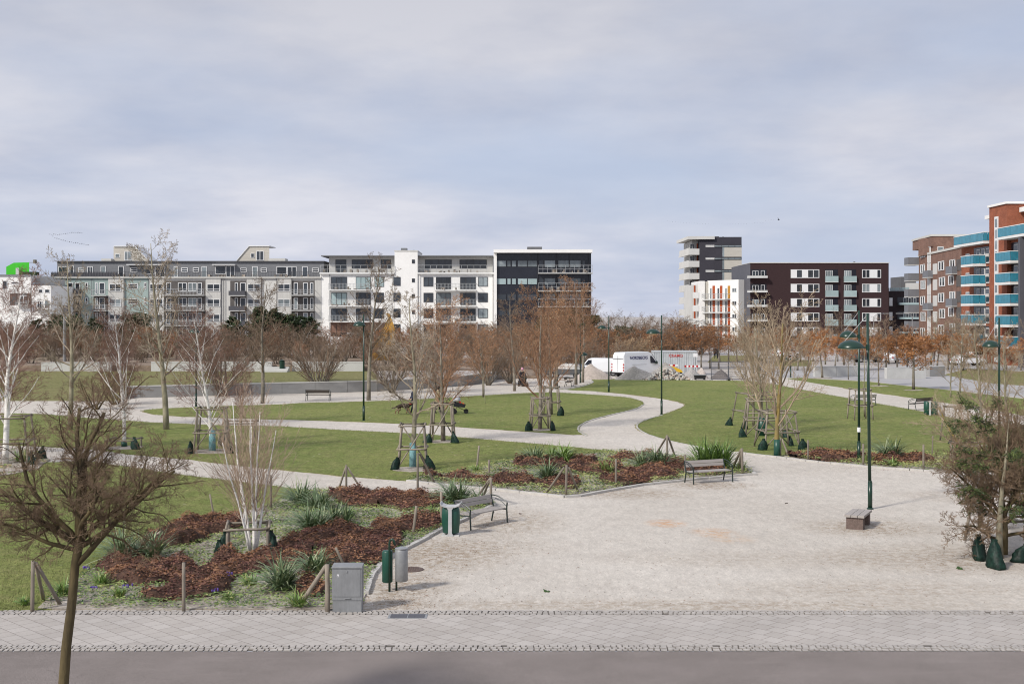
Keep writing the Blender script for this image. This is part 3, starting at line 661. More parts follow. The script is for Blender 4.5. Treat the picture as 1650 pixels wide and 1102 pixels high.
# --- mint and grey long block
YB_ = 245.0; f = front_fac(YB_)
B = thing('apartment_building', (-62, YB_, 0), 'long mint and pale grey apartment block with dark top storey and two penthouses', 'building', world=True)
for (u0, u1, m, o) in ((84, 175, 'mint', 0), (175, 201, 'pale_panel', .25), (201, 240, 'mint', 0), (240, 265, 'pale_panel', .25), (265, 332, 'offwhite', 0), (332, 356, 'pale_panel', .25), (356, 398, 'offwhite', 0), (398, 421, 'pale_panel', .25), (421, 446, 'offwhite', 0), (446, 470, 'pale_panel', .25), (470, 508, 'offwhite', 0), (508, 518, 'pale_panel', .1)):
    body(f, B, u0, u1, 447.5, 13, m, o=o)
body(f, B, 88, 520, 421, 10, 'grey_wall', o=-1.4, vb=447.4, name='top_storey')
b = MB(); f.box(b, 87, 420.2, 521, 421.4, -11.5, -1.0); b.build('roof', 'roof', B)
b = MB(); f.box(b, 83, 446.3, 518, 448.2, -.3, .45); b.build('roof_edge', 'cap', B)
b = MB()
f.box(b, 83, 437.5, 518, 438, .3, .36)
for k in range(174): u = 83+k*2.5; f.box(b, u, 438, u+.35, 446.2, .31, .35)
f.box(b, 83, 439.5, 190, 446.2, .27, .3); b.build('terrace_railing', 'dark_rail', B)
clutter(f, B, 90, 510, 446.5, 5, -.4, 34, 3)
TS = [(90, 429, 107, 440, 1, 0), (108.5, 428, 115, 446, 1, 0), (122, 430.5, 132, 438.5, 1, .5), (137, 429, 146, 446, 2, 0), (158.5, 428.5, 167, 446, 1, 0), (187, 428.5, 196, 446, 1, 0), (207, 431, 218, 438.5, 1, .5), (230, 428.5, 246, 442, 1, 0), (247, 428.5, 263, 446, 2, 0), (277, 429, 284, 446, 1, 0), (289, 431, 300, 438.5, 1, .5), (308, 431, 318, 438.5, 1, .5), (322, 429, 331, 447, 1, 0), (344, 428, 361, 441.5, 1, 0), (361.5, 428, 376, 446, 2, 0), (385, 431.5, 395, 438.5, 1, .5), (404, 429, 413, 447, 1, 0), (418, 431.5, 428, 438.5, 1, .5), (443.5, 429, 460, 442, 1, 0), (461, 429, 476, 446, 2, 0), (485, 429, 494, 446, 1, 0), (501, 431.5, 512, 438.5, 1, .5)]
for q in TS: window(f, B, *q, o=-1.4)
b = MB()
for u0, u1 in ((203, 263), (341, 378)): f.box(b, u0, 425.8, u1, 427, -1.38, -.2)
b.build('canopy', 'frame_white', B)
for r_ in range(4):
    dv = 24.3*r_
    for u0, u1 in ((177, 196), (242, 263), (334, 355), (399.5, 420), (448, 468)): window(f, B, u0, 457.7+dv, u1, 469.8+dv, 2, .3, o=.25)
    if r_ < 3:
        for u0, u1 in ((86, 91), (137.5, 141.7), (232, 236)): window(f, B, u0, 455.3+dv, u1, 466+dv, 1, .35)
        window(f, B, 206, 457+dv, 222, 465.5+dv, 1, .5)
for (u0, u1, vf, vr, km, ws) in ((93.5, 131, 475, 466, 'dark_rail', ((109, 118), (121, 129))), (151, 174.5, 476, 467, 'rail', ((153.5, 157.5), (160, 169))), (265, 331, 475.5, 466, 'rail', ((268, 276), (287, 301), (303, 317), (318.5, 325.5))), (371, 397, 476, 469, 'dark_rail', ((378.5, 383.5), (387.5, 396))), (470, 507, 475.5, 466.5, 'rail', ((473.5, 480), (488.5, 496), (500, 505)))):
    for k in range(4 if u0 != 93.5 else 3):
        dv = 24.3*k
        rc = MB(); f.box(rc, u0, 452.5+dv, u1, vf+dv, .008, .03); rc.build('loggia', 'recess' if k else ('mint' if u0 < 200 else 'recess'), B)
        for w0, w1 in ws: window(f, B, w0, 455.5+dv, w1, 474+dv if w1-w0 < 10 else 469.5+dv, 1 if w1-w0 < 12 else 2, 0, o=.03)
        balcony(f, B, u0, u1, vf+dv, vr+dv, 1.5, 'rail' if km == 'rail' else 'solid', rm=km)
b = MB()
for u in (148.5, 200, 240, 357.5, 361, 421.5, 446, 470): f.box(b, u, 448.5, u+.6, 540, .26, .36)
b.build('downpipe', 'dark_rail', B)
for P in ([(183, 421), (183, 398), (217, 398), (239, 420.5)], [(381, 421), (401, 397.6), (434, 397.6), (434, 421)]):
    b = MB(); b.extr(P[::-1], lambda u, v: Wp(u, v, YB_+3), lambda u, v: Wp(u, v, YB_+9)); ph = b.build('penthouse', 'beige', B)
    b = MB(); e = [Wp(u, v-.3, YB_+2.8) for u, v in P]; 
    for i in (1, 2) if P[0][0] == 183 else (0, 1): 
        a_, c_ = e[i], e[i+1]; b.hexa([a_, c_, c_+Vector((0, 6.6, 0)), a_+Vector((0, 6.6, 0)), a_+Vector((0, 0, .18)), c_+Vector((0, 0, .18)), c_+Vector((0, 6.6, .18)), a_+Vector((0, 6.6, .18))])
    b.build('penthouse_roof', 'frame_white', B)
fp = front_fac(YB_+3)
for q in ((185.5, 409, 193, 415.5, 1), (200.5, 405, 212, 420, 2), (404, 408, 410, 415.5, 1), (413, 404.5, 425, 420, 2)): window(fp, B, *q)
b = MB(); fp.box(b, 167, 417.5, 183, 421, 0, 1.5); fp.box(b, 434, 417, 461, 421, -2, 1); fp.box(b, 459, 421, 468, 421.5, 0, 1); b.build('roof_plinth', 'cap', B)
body(f, B, 517, 521, 430, 9, 'grey_wall', name='party_wall', o=-2)

# --- white block
B = thing('apartment_building', (-20, YB_, 0), 'white rendered apartment block with a taller white stair tower and a setback glazed top floor', 'building', world=True)
body(f, B, 515.5, 636, 440.5, 13, 'white_wall', o=.05); body(f, B, 636, 673, 405, 13, 'white_wall', o=.3, name='stair_tower'); body(f, B, 673, 795.5, 440.5, 13, 'white_wall', o=.05)
body(f, B, 528, 636, 413, 9, 'offwhite', o=-1.8, vb=440.6, name='top_storey'); body(f, B, 673, 794, 413, 9, 'offwhite', o=-1.8, vb=440.6, name='top_storey')
b = MB(); f.box(b, 517, 411.4, 635.8, 413.2, -12, -.1); f.box(b, 673.3, 411.4, 794.6, 413.2, -12, -.1); b.build('roof', 'grey_wall', B)
b = MB(); f.box(b, 635.5, 403.8, 673.5, 405.2, -12, .4); b.build('parapet', 'cap', B)
b = MB(); f.box(b, 643, 398, 652.5, 403.7, -6, -4); f.box(b, 662, 401, 664.5, 403.7, -6, -5); b.build('chimney', 'grey_wall', B)
b = MB(); f.box(b, 515.5, 439.4, 635.8, 441.6, -.3, .6); f.box(b, 673.3, 439.4, 795.5, 441.6, -.3, .6); b.build('terrace_edge', 'white_slab', B)
for u0, u1 in ((517, 635.5), (673.5, 794)):
    b = MB(); f.box(b, u0, 427.4, u1, 428.1, .5, .56); f.box(b, u0, 433, u1, 433.3, .51, .55)
    n = int((u1-u0)/10)
    for k in range(n+1): u = u0+(u1-u0-.5)*k/n; f.box(b, u, 428, u+.5, 439.3, .5, .55)
    for k in range(int((u1-u0)/2)): u = u0+k*2.0; f.box(b, u, 433.3, u+.2, 439.3, .52, .54)
    b.build('terrace_railing', 'rail', B); clutter(f, B, u0+2, u1-6, 439.5, 6, -.6, 18, int(u0))
for q in ((538.5, 418, 556, 438, 2), (565, 418, 599, 432, 4), (612, 418, 628.5, 432, 2), (684, 418, 727, 432, 4), (740, 418, 784, 432, 4)): window(f, B, *q, frame='frame_dark', pane='pane', o=-1.8, fw=.6)
for v in (418.5, 449, 474, 500): window(f, B, 664, v, 668.5, v+6, 1, frame='frame_dark', pane='pane', o=.3, fw=.5)
for k, dv in enumerate((0, 25.4, 51, 76)):
    for u0, u1, n in ((533.5, 559, 3), (573.5, 597.5, 3), (603.5, 618.5, 1)): window(f, B, u0, 446.3+dv, u1, (462 if u0 > 600 else 466)+dv, n, frame='frame_dark', fw=.5, o=.06, pane='pane' if (k+int(u0)) % 3 else 'pane_teal')
    window(f, B, 634, 446.5+dv, 645.5, 460.5+dv, 1, frame='frame_dark', pane='pane', fw=.6, o=.31)
    for u0, u1 in ((682.5, 698), (770.5, 786)): window(f, B, u0, 446.5+dv, u1, 461.5+dv, 2, frame='frame_dark', fw=.6, o=.06)
    for u0, u1 in ((702.5, 726.5), (741.5, 766.5)): window(f, B, u0, 446.5+dv, u1, 466+dv, 3, frame='frame_dark', fw=.6, o=.06)
    if k < 3:
        balcony(f, B, 531, 598, 467+dv, 457+dv, 1.6, slab='white_slab'); balcony(f, B, 701, 768, 467.5+dv, 457+dv, 1.6, slab='white_slab')
        clutter(f, B, 535, 592, 467+dv, 5, .9, 6, k+11); clutter(f, B, 704, 760, 467+dv, 5, .9, 7, k+31)
b = MB()
for u in (531, 632, 674.5, 794): f.box(b, u, 442, u+.7, 552, .35 if 630 < u < 675 else .07, .45 if 630 < u < 675 else .17)
b.build('downpipe', 'galv', B)
b = MB(); f.box(b, 533, 519.5, 633, 536, .06, .1); b.build('ground_floor_cladding', 'brown_brick', B)

# --- black glass block with white frame
f = front_fac(243.0)
B = thing('apartment_building', (6, 243, 0), 'black glazed apartment block in a white frame with long glass balconies on its right half', 'building', world=True)
body(f, B, 797, 952.5, 408, 14, 'black_glass')
b = MB(); f.box(b, 795.5, 403, 953.5, 408, -14.2, 2.0); b.build('roof_fascia', 'white_wall', B)
b = MB(); f.box(b, 795.5, 408.1, 800.5, 560, -14.1, .5); b.build('frame_pier', 'white_wall', B)
b = MB(); f.box(b, 850, 396.5, 874, 402.9, -7, -3); b.build('roof_vent', 'roof', B)
for k, v in enumerate((420, 448.5, 474, 499)):
    for u0, u1 in ((801, 815.5), (817, 823), (824.5, 831.5), (834, 849.5), (850, 865.5)): window(f, B, u0, v, u1, v+10, 1, frame='frame_dark', fw=.35, pane=('pane_light', 'pane_teal', 'pane', 'pane')[k])
    for u0, u1 in ((868, 876), (877, 895), (899, 917), (917.5, 936), (938, 943)): window(f, B, u0, v-.5, u1, v+11, 1, frame='frame_dark', fw=.5, pane='pane_light' if u0 in (877, 899, 917.5) else 'pane', o=.01)
    vf = (440, 468.5, 493.5, 519)[k]
    balcony(f, B, 867, 954, vf, vf-12, 2.0, slab='slab', st=1.6, nbar=12); clutter(f, B, 870, 945, vf, 7, 1.2, 9, 50+k)
b = MB()
for u in (866, 896.5, 916.5, 948): f.box(b, u, 408.2, u+.9, 560, .02, .25)
b.build('pier', 'dark_wall', B)

# --- charcoal tower
YT = 305.0; f = front_fac(YT); fl = Fac((1093-CU)*321/F, 321, (1109-CU)*YT/F, YT)
B = thing('apartment_tower', ((1150-CU)*YT/F, YT, 0), 'tall charcoal tower block with cream panels and stacked white corner balconies', 'building', world=True)
body(f, B, 1127, 1195, 382, 16, 'tower_wall'); 
b = MB(); p0 = fl.at(1095); p1 = f.at(1109.5); p2 = f.at(1126.9)
b.prism([(p0.x+1.5, p0.y+1), (p1.x+1.2, p1.y+2.6), (p2.x, p2.y+2.6), (p2.x, p2.y+17), (p0.x+1.5, p2.y+17)], 0, H-(387-V0)*YT/F, 0, 0); b.build('balcony_back_wall', 'pale_panel', B)
b = MB(); z1 = H-(381-V0)*YT/F; z0 = z1-.75; q = f.at(1151)
b.prism([(fl.a.x-.2, fl.a.y), (p1.x-.2, p1.y-.6), (q.x, q.y-.6), (q.x, q.y+16), (fl.a.x-.2, q.y+18)], z0, z1); b.build('roof_fascia', 'offwhite', B)
b = MB(); f.box(b, 1151, 378.5, 1165, 382, -9, -6); f.box(b, 1170, 379.5, 1172, 382, -6, -5); b.build('roof_vent', 'roof', B)
for k in range(7):
    vf = 408.8+19.6*k; zf = H-(vf-V0)*YT/F; a = fl.at(1094.5); b_ = p1
    m_ = MB(); m_.prism([(a.x, a.y), (b_.x, b_.y-.1), (p2.x, p2.y-.1), (p2.x, p2.y+2.6), (b_.x+1, p2.y+2.6), (a.x, a.y+1.5)], zf-.3, zf); s_ = m_.build('balcony', 'offwhite', B)
    m_ = MB(); m_.hexa([(a.x, a.y, zf), (b_.x, b_.y-.1, zf), (b_.x, b_.y+.02, zf), (a.x+.1, a.y+.1, zf), (a.x, a.y, zf+1.35), (b_.x, b_.y-.1, zf+1.35), (b_.x, b_.y+.02, zf+1.35), (a.x+.1, a.y+.1, zf+1.35)])
    m_.hexa([(b_.x, b_.y-.1, zf), (p2.x, b_.y-.1, zf), (p2.x, b_.y, zf), (b_.x, b_.y, zf), (b_.x, b_.y-.1, zf+1.2), (p2.x, b_.y-.1, zf+1.2), (p2.x, b_.y, zf+1.2), (b_.x, b_.y, zf+1.2)]); m_.build('balustrade', 'offwhite', s_)
    fb = front_fac(YT+2.58)
    window(fb, B, 1111.5, vf-15.5, 1119, vf-1, 2, frame='frame_white', pane='pane', fw=.5)
    m_ = MB(); fb.box(m_, 1122.5, vf-16, 1126.5, vf-.5, .01, .06); m_.build('red_panel', 'red_door', B)
for v0, v1 in ((399, 414), (419, 434), (439, 453), (458, 472), (478, 492)):
    b = MB(); f.box(b, 1167, v0, 1195, v1, .01, .08); b.build('cream_panel', 'beige', B)
    b = MB(); f.box(b, 1164, v0, 1167, v1, .012, .06); b.build('glass_strip', 'pane_light', B)
for v in (395, 415.2, 435.2, 455, 474.7):
    window(f, B, 1137, v, 1151, v+3.2, 1, pane='offwhite', fw=.4, name='shutter_window'); window(f, B, 1151, v, 1195, v+3.2, 4, frame='frame_dark', pane='pane_light', fw=.4, o=.09)

# --- white block with red doors
YW = 272.0; fw_ = Fac((1140-CU)*YW/F, YW, (1190-CU)*263/F, 263); f = front_fac(YW)
B = thing('apartment_building', ((1165-CU)*YW/F, YW, 0), 'white block with red and amber doors behind long balconies', 'building', world=True)
body(fw_, B, 1140, 1190, 451.5, 12, 'white_wall'); body(f, B, 1116, 1126, 459, 12, 'offwhite', o=-1); body(f, B, 1126, 1135, 453, 12, 'white_wall', o=.6); body(f, B, 1135, 1140.5, 454, 12, 'beige', o=.3)
for k in range(5):
    dv = 21*k; vf = 482+dv
    for i, u in enumerate((1148.5, 1160.5, 1173)):
        b = MB(); fw_.box(b, u, (460.5 if k == 0 else 459.5)+dv, u+3.6, vf, .01, .1); b.build('door', 'amber' if (k == 0 and i == 2) else 'red_door', B)
        window(fw_, B, u-4.5, 464+dv, u-1, vf, 1, fw=.5)
    window(fw_, B, 1180, 464+dv, 1187, 471+dv, 2, fw=.5)
    balcony(fw_, B, 1137, 1177, vf, vf-8.5, 1.5, slab='white_slab'); 
    b = MB(); f.box(b, 1119, vf-22, 1121.5, vf-3, -.98, -.9); b.build('red_panel', 'red_door', B)
    balcony(f, B, 1116, 1125.5, vf-3, vf-11, .6, 'solid', slab='white_slab', rm='white_slab')

# --- maroon block
YM = 257.0; f = front_fac(YM); fl = Fac((1189-CU)*277/F, 277, (1209-CU)*YM/F, YM)
B = thing('apartment_building', ((1320-CU)*YM/F, YM, 0), 'dark maroon brick apartment block with white window bands and pale green balconies', 'building', world=True)
b = MB(); p0 = fl.at(1189.5); p1 = f.at(1209); p2 = f.at(1432); zt = H-(424-V0)*YM/F
b.prism([(p1.x, p1.y), (p2.x, p2.y), (p2.x, p2.y+16), (p1.x, p2.y+16)], 0, zt, 0, 1); b.build('wall', ['maroon', 'roof'], B)
b = MB(); b.prism([(p0.x, p0.y), (p1.x-.01, p1.y), (p1.x-.01, p2.y+22), (p0.x, p2.y+22)], 0, zt-.03, 0, 1); b.build('side_facet', ['facet', 'roof'], B)
b = MB(); f.box(b, 1208, 423, 1433, 424.2, -.6, .12); f.box(b, 1209, 423.2, 1432, 424.1, -16, -.6); b.build('roof_edge', 'cap', B)
b = MB(); f.box(b, 1383.5, 420.5, 1386, 423, -4, -3.6); b.build('chimney', 'roof', B)
for k in range(6):
    dv = 23.25*k
    window(f, B, 1274, 434.3+dv, 1320, 448+dv, 5, pane='pane', solid=(0, 2), fw=1)
    window(f, B, 1389, 434.3+dv, 1419.5, 448+dv, 5, pane='pane' if k != 1 else 'pane_light', solid=(2, 3), fw=.9)
    fl_w = window(fl, B, 1191, 437.5+dv, 1200.5, 451+dv, 3, solid=(0, 1, 2), fw=.5)
    b = MB(); f.box(b, 1205 if 0 else 1209.5, 434.5+dv, 1235, 446+dv, .008, .02); b.build('loggia', 'recess' if 0 else 'black_glass', B)  # flat panel on the wall; its black stands in for the corner recess's shade
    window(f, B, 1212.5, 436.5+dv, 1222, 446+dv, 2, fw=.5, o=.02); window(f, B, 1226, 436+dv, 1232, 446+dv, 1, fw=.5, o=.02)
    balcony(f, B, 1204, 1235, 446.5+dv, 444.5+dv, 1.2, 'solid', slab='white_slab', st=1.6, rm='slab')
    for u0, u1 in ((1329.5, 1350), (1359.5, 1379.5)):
        b = MB(); f.box(b, u0, 434.5+dv, u1, 454.5+dv, .008, .02); b.build('loggia', 'black_glass', B)  # no real depth here; recess shade is put into the dark colour
        window(f, B, u0+.5, 436+dv, u0+12, 446+dv, 3, fw=.45, o=.02, pane='pane_light')
        balcony(f, B, u0, u1, 454.5+dv, 445+dv, .5, 'solid', st=.6, rm='pane_teal', slab='white_slab')

# --- dark link building
f = front_fac(262.0)
B = thing('apartment_building', ((1456-CU)*262/F, 262, 0), 'low dark brown block with glass roof railing between maroon and brown brick blocks', 'building', world=True)
body(f, B, 1432.3, 1500, 469, 14, 'maroon_link')
b = MB()
for k in range(9): f.box(b, 1431+k*4, 464-k*.15, 1434.4+k*4, 468.8, -.6, -.55)
b.build('glass_railing', 'pane_teal', B)
for k in range(3):
    dv = 23*k; window(f, B, 1429.8+3, 480+dv, 1435+3, 493+dv, 1, solid=(0,), fw=.5)
    b = MB(); f.box(b, 1446, 479+dv, 1482, 489+dv, .01, .03); b.build('loggia', 'black_glass', B)
    for u in (1455, 1463, 1471): window(f, B, u, 480+dv, u+5, 489+dv, 1, fw=.4, o=.03)
    balcony(f, B, 1446, 1482, 489.5+dv, 488+dv, 1.4, 'solid', st=1.8, slab='pane_teal', rm='pane_teal')
body(front_fac(285.0), B, 1452, 1476, 446, 8, 'roof', name='rear_block'); body(front_fac(284.0), B, 1461, 1482, 456, 4, 'offwhite', name='rear_block')

# --- brown brick block
A_ = Vector(((1482-CU)*222/F, 222)); f = Fac((1471-CU)*229/F, 229, (1552-CU)*193/F, 193); ff = front_fac(215.0)
B = thing('apartment_building', (74, 222, 0), 'brown brick apartment block with white framed windows and small grey metal balconies', 'building', world=True)
def slant(fac, par, u0, u1, z, m, name, o=0, deep=14, zb=0, capm=None, off=None):
    p, q = fac.at(u0)+fac.n*o, fac.at(u1)+fac.n*o; P = [p, q, Vector((q.x+deep, q.y)), Vector((p.x+deep, p.y))]
    A = sum(P[i].x*P[(i+1) % 4].y-P[(i+1) % 4].x*P[i].y for i in range(4))
    if A < 0: P = P[::-1]
    b = MB(); b.prism([(a.x, a.y) for a in P], zb, z, 0, 1); b.build(name, [m, 'roof'], par)
    if capm:
        b = MB(); c = sum((a for a in P), Vector((0, 0)))/4
        b.prism([(a.x-fac.n.x*0+(.15 if a.x > c.x else -.15), a.y+(.15 if a.y > c.y else -.15)) for a in P], z+.004, z+.35); b.build('roof_edge', capm, par)
zpen = H-(386-V0)*229/F*1.0; zmain = f.zz(1504, 409)
slant(f, B, 1480.5, 1552, zmain, 'brown_brick', 'wall', capm='cap')
slant(f, B, 1471.5, 1502.5, zpen-.4, 'brown_brick', 'top_storey', o=.12, zb=f.zz(1480, 402), deep=20, capm='cap')
b = MB(); q = f.at(1502.5); b.prism([(q.x+.2, q.y), (q.x+12, q.y), (q.x+12, q.y+8), (q.x+.2, q.y+8)], zmain, zpen-.42); b.build('top_storey', 'brown_brick', B)
fq = front_fac(q.y); window(fq, B, 1510.5, 397.5, 1520, 407, 1, pane='pane_light', o=.01)
b = MB(); fq.box(b, 1538.3, 386, 1539.3, 405, .01, .12); b.build('downpipe', 'frame_white', B)
sp_ = 25.6
for k in range(6):
    dv = sp_*k
    if k: pass
    window(f, B, 1484-.7*(k % 2), 400.5+dv, 1491.5-.9*(k % 2), 415+dv, 2, fw=.9)
    window(f, B, 1495, 398+dv, 1500, 424+dv*1.0, 1, pane='offwhite', fw=.6, name='tall_window')
    window(f, B, 1512+1.5*(k % 2), 421+dv, 1521.5+1.5*(k % 2), 436+dv, 2, fw=1.1)
    window(f, B, 1530.5-2*(k % 2), 418.5+dv, 1539.5-2*(k % 2), 433.5+dv, 2, fw=1.1)
    b = MB(); f.box(b, 1503.5, 425+dv, 1510.5, 442+dv, .01, .06); b.build('white_panel', 'offwhite', B)
    b = MB(); f.box(b, 1541.5, 418+dv, 1549, 436+dv, .01, .06); b.build('dark_loggia', 'recess', B)
    # left corner balcony sticks out of the far gable
    c = f.at(1480.5); z_ = H-(426.5+dv-V0)*c.y/F
    b = MB(); b.box(c.x-1.95, c.x, c.y-.2, c.y+2.2, z_-.15, z_); s_ = b.build('balcony', 'slab', B)
    b = MB(); b.box(c.x-1.95, c.x-1.9, c.y-.2, c.y+2.2, z_+.004, z_+1.3); b.box(c.x-1.89, c.x-.01, c.y-.2, c.y-.15, z_+.004, z_+1.3); b.build('railing', 'grey_panel', s_)
    if k % 1 == 0:
        for (u, vb) in ((1497, 447+26*(k)), (1535.5, 441+26*(k))) if k % 2 == 0 else ():
            c = f.at(u+3); z_ = H-(vb-V0)*c.y/F
            b = MB(); b.box(c.x-1.0, c.x+.3, c.y-1.6, c.y+1.4, z_-.15, z_); s_ = b.build('balcony', 'slab', B)
            b = MB(); b.box(c.x-1.0, c.x-.94, c.y-1.6, c.y+1.4, z_+.004, z_+1.15); b.box(c.x-.93, c.x+.05, c.y-1.6, c.y-1.54, z_+.004, z_+1.15); b.build('railing', 'grey_panel', s_)

# --- red brick block with turquoise balconies
XR = 65.0; f = Fac(XR, 179.5, XR, 140)
B = thing('apartment_building', (XR+5, 165, 0), 'red brick apartment block with turquoise glass balconies at the right edge', 'building', world=True)
def yx(u, x=XR): return x*F/(u-CU)
b = MB(); b.prism([(XR, 140), (XR+22, 140), (XR+22, 179.5), (XR, 179.5)], 0, 16.8, 0, 1); b.build('wall', ['red_brick', 'roof'], B)
# raised red stair tower
ya, yb = yx(1600), yx(1612)
b = MB(); b.prism([(XR-.5, yb-3.5), (XR+5.5, yb-3.5), (XR+5.5, ya), (XR-.5, ya)], 0, 21.0, 0, 1); b.build('stair_tower', ['red_brick', 'cap'], B)
b = MB(); b.prism([(XR-.7, yb-3.7), (XR+5.7, yb-3.7), (XR+5.7, ya+.2), (XR-.7, ya+.2)], 21.004, 21.3); b.build('tower_roof', 'white_wall', B)
b = MB(); b.box(XR-.62, XR-.503, yx(1609, XR-.5), yx(1603.5, XR-.5), .3, 19.6); g_ = b.build('stair_window', 'frame_white', B)
for k in range(12):
    b = MB(); b.box(XR-.64, XR-.622, yx(1608, XR-.5), yx(1604.7, XR-.5), 18.2-k*1.45, 19.3-k*1.45); b.build('pane', 'pane_light', g_)
# penthouses
b = MB(); b.box(XR+1.5, XR+10, ya+.3, yx(1594, XR+1.5), 16.81, 19.6); b.build('penthouse', 'white_wall', B)
b = MB(); b.box(XR-.2, XR+10, ya+.25, yx(1588, XR)-.2, 19.61, 20.1); b.build('penthouse_roof', 'white_wall', B)
b = MB(); b.box(XR+2.2, XR+14, 140, yb-3.8, 16.81, 19.9); b.build('penthouse', 'white_wall', B)
b = MB(); b.box(XR+1.0, XR+14, 139.5, yb-3.72, 19.91, 20.5); b.build('penthouse_roof', 'white_wall', B)
ft = Fac(XR+2.2, 165, XR+2.2, 140); window(ft, B, 1634, 353, 1640, 364, 1, frame='frame_dark', pane='pane')
b = MB(); b.lathe([(.9, 0), (.55, 1.0), (.62, 1.0), (.62, 1.25)], (XR+2.5, yx(1586, XR+2.5), 16.81), 12); b.build('roof_vent', 'blackcloth', B)
def turq(x, y0, y1, z, w, lab=None):     # balcony: floor z (underside edge), long side facing left from y0 (far) to y1 (near)
    b = MB(); b.box(x-w, x-.004, y1, y0, z-.32, z); s_ = b.build('balcony', 'white_slab', B)
    b = MB(); n = 5
    for i in range(n):
        a = y1+(y0-y1)*i/n; b.box(x-w, x-w+.04, a+.04, a+(y0-y1)/n-.04, z+.03, z+1.13)
    for i in range(2):
        a = x-w+.06+(w-.1)*i/2; b.box(a, a+(w-.1)/2-.05, y1, y1+.04, z+.03, z+1.13); b.box(a, a+(w-.1)/2-.05, y0-.04, y0, z+.03, z+1.13)
    b.build('glass_panel', 'teal', s_)
    b = MB(); b.box(x-w-.03, x-w+.07, y1-.03, y0+.03, z+1.14, z+1.24); b.box(x-w+.08, x-.01, y1-.03, y1+.07, z+1.14, z+1.24); b.box(x-w+.08, x-.01, y0-.07, y0+.03, z+1.14, z+1.24); b.build('handrail', 'frame_white', s_)
    return s_
for k in range(5):
    z = 13.55-2.72*k
    turq(XR, 174.8, 170.2, z, 1.8); turq(XR, 162.3, 157.5, z-.1, 1.8); turq(XR, 152.5, 147.5, z-.1, 1.8)
    for y0, y1 in ((174.6, 168.4), (161.5, 155.5), (152, 147)):
        b = MB(); b.box(XR-.03, XR-.006, y1, y0, z+.01, z+2.35); b.build('loggia', 'black_glass', B)  # dark sheet on the brick; shade of the recessed loggia is painted in
        for j in range(3):
            yy = y1+.3+j*1.7; fy = Fac(XR-.035, 179, XR-.035, 140)
            fx = MB(); fx.box(XR-.12, XR-.04, yy, yy+1.3, z+.05, z+2.1); w_ = fx.build('window', 'frame_white', B)
            fx = MB(); fx.box(XR-.135, XR-.122, yy+.12, yy+1.18, z+.2, z+1.98); fx.build('pane', 'pane', w_)
    fx = MB(); fx.box(XR-.1, XR-.006, 176.2, 177.6, z+.4, z+1.7); w_ = fx.build('window', 'frame_white', B)
    fx = MB(); fx.box(XR-.12, XR-.102, 176.3, 177.5, z+.5, z+1.6); fx.build('pane', 'pane_light', w_)
    fx = MB(); fx.box(XR-.5, XR-.006, 167.6, 167.9, z+.75, z+1.35); fx.box(XR-.6, XR-.006, 168, 168.9, z+.9, z+1.3); fx.build('wall_vent', 'offwhite', B)
turq(XR, 179.3, ya+.3, 16.55, 1.2); turq(XR, yb-3.6, 140.2, 16.6, 1.8)
for y in (154.2, 146.5):
    b = MB(); b.box(XR-1.9, XR-1.2, y, y+.5, 0, 16.2); b.build('grey_pier', 'facet', B)
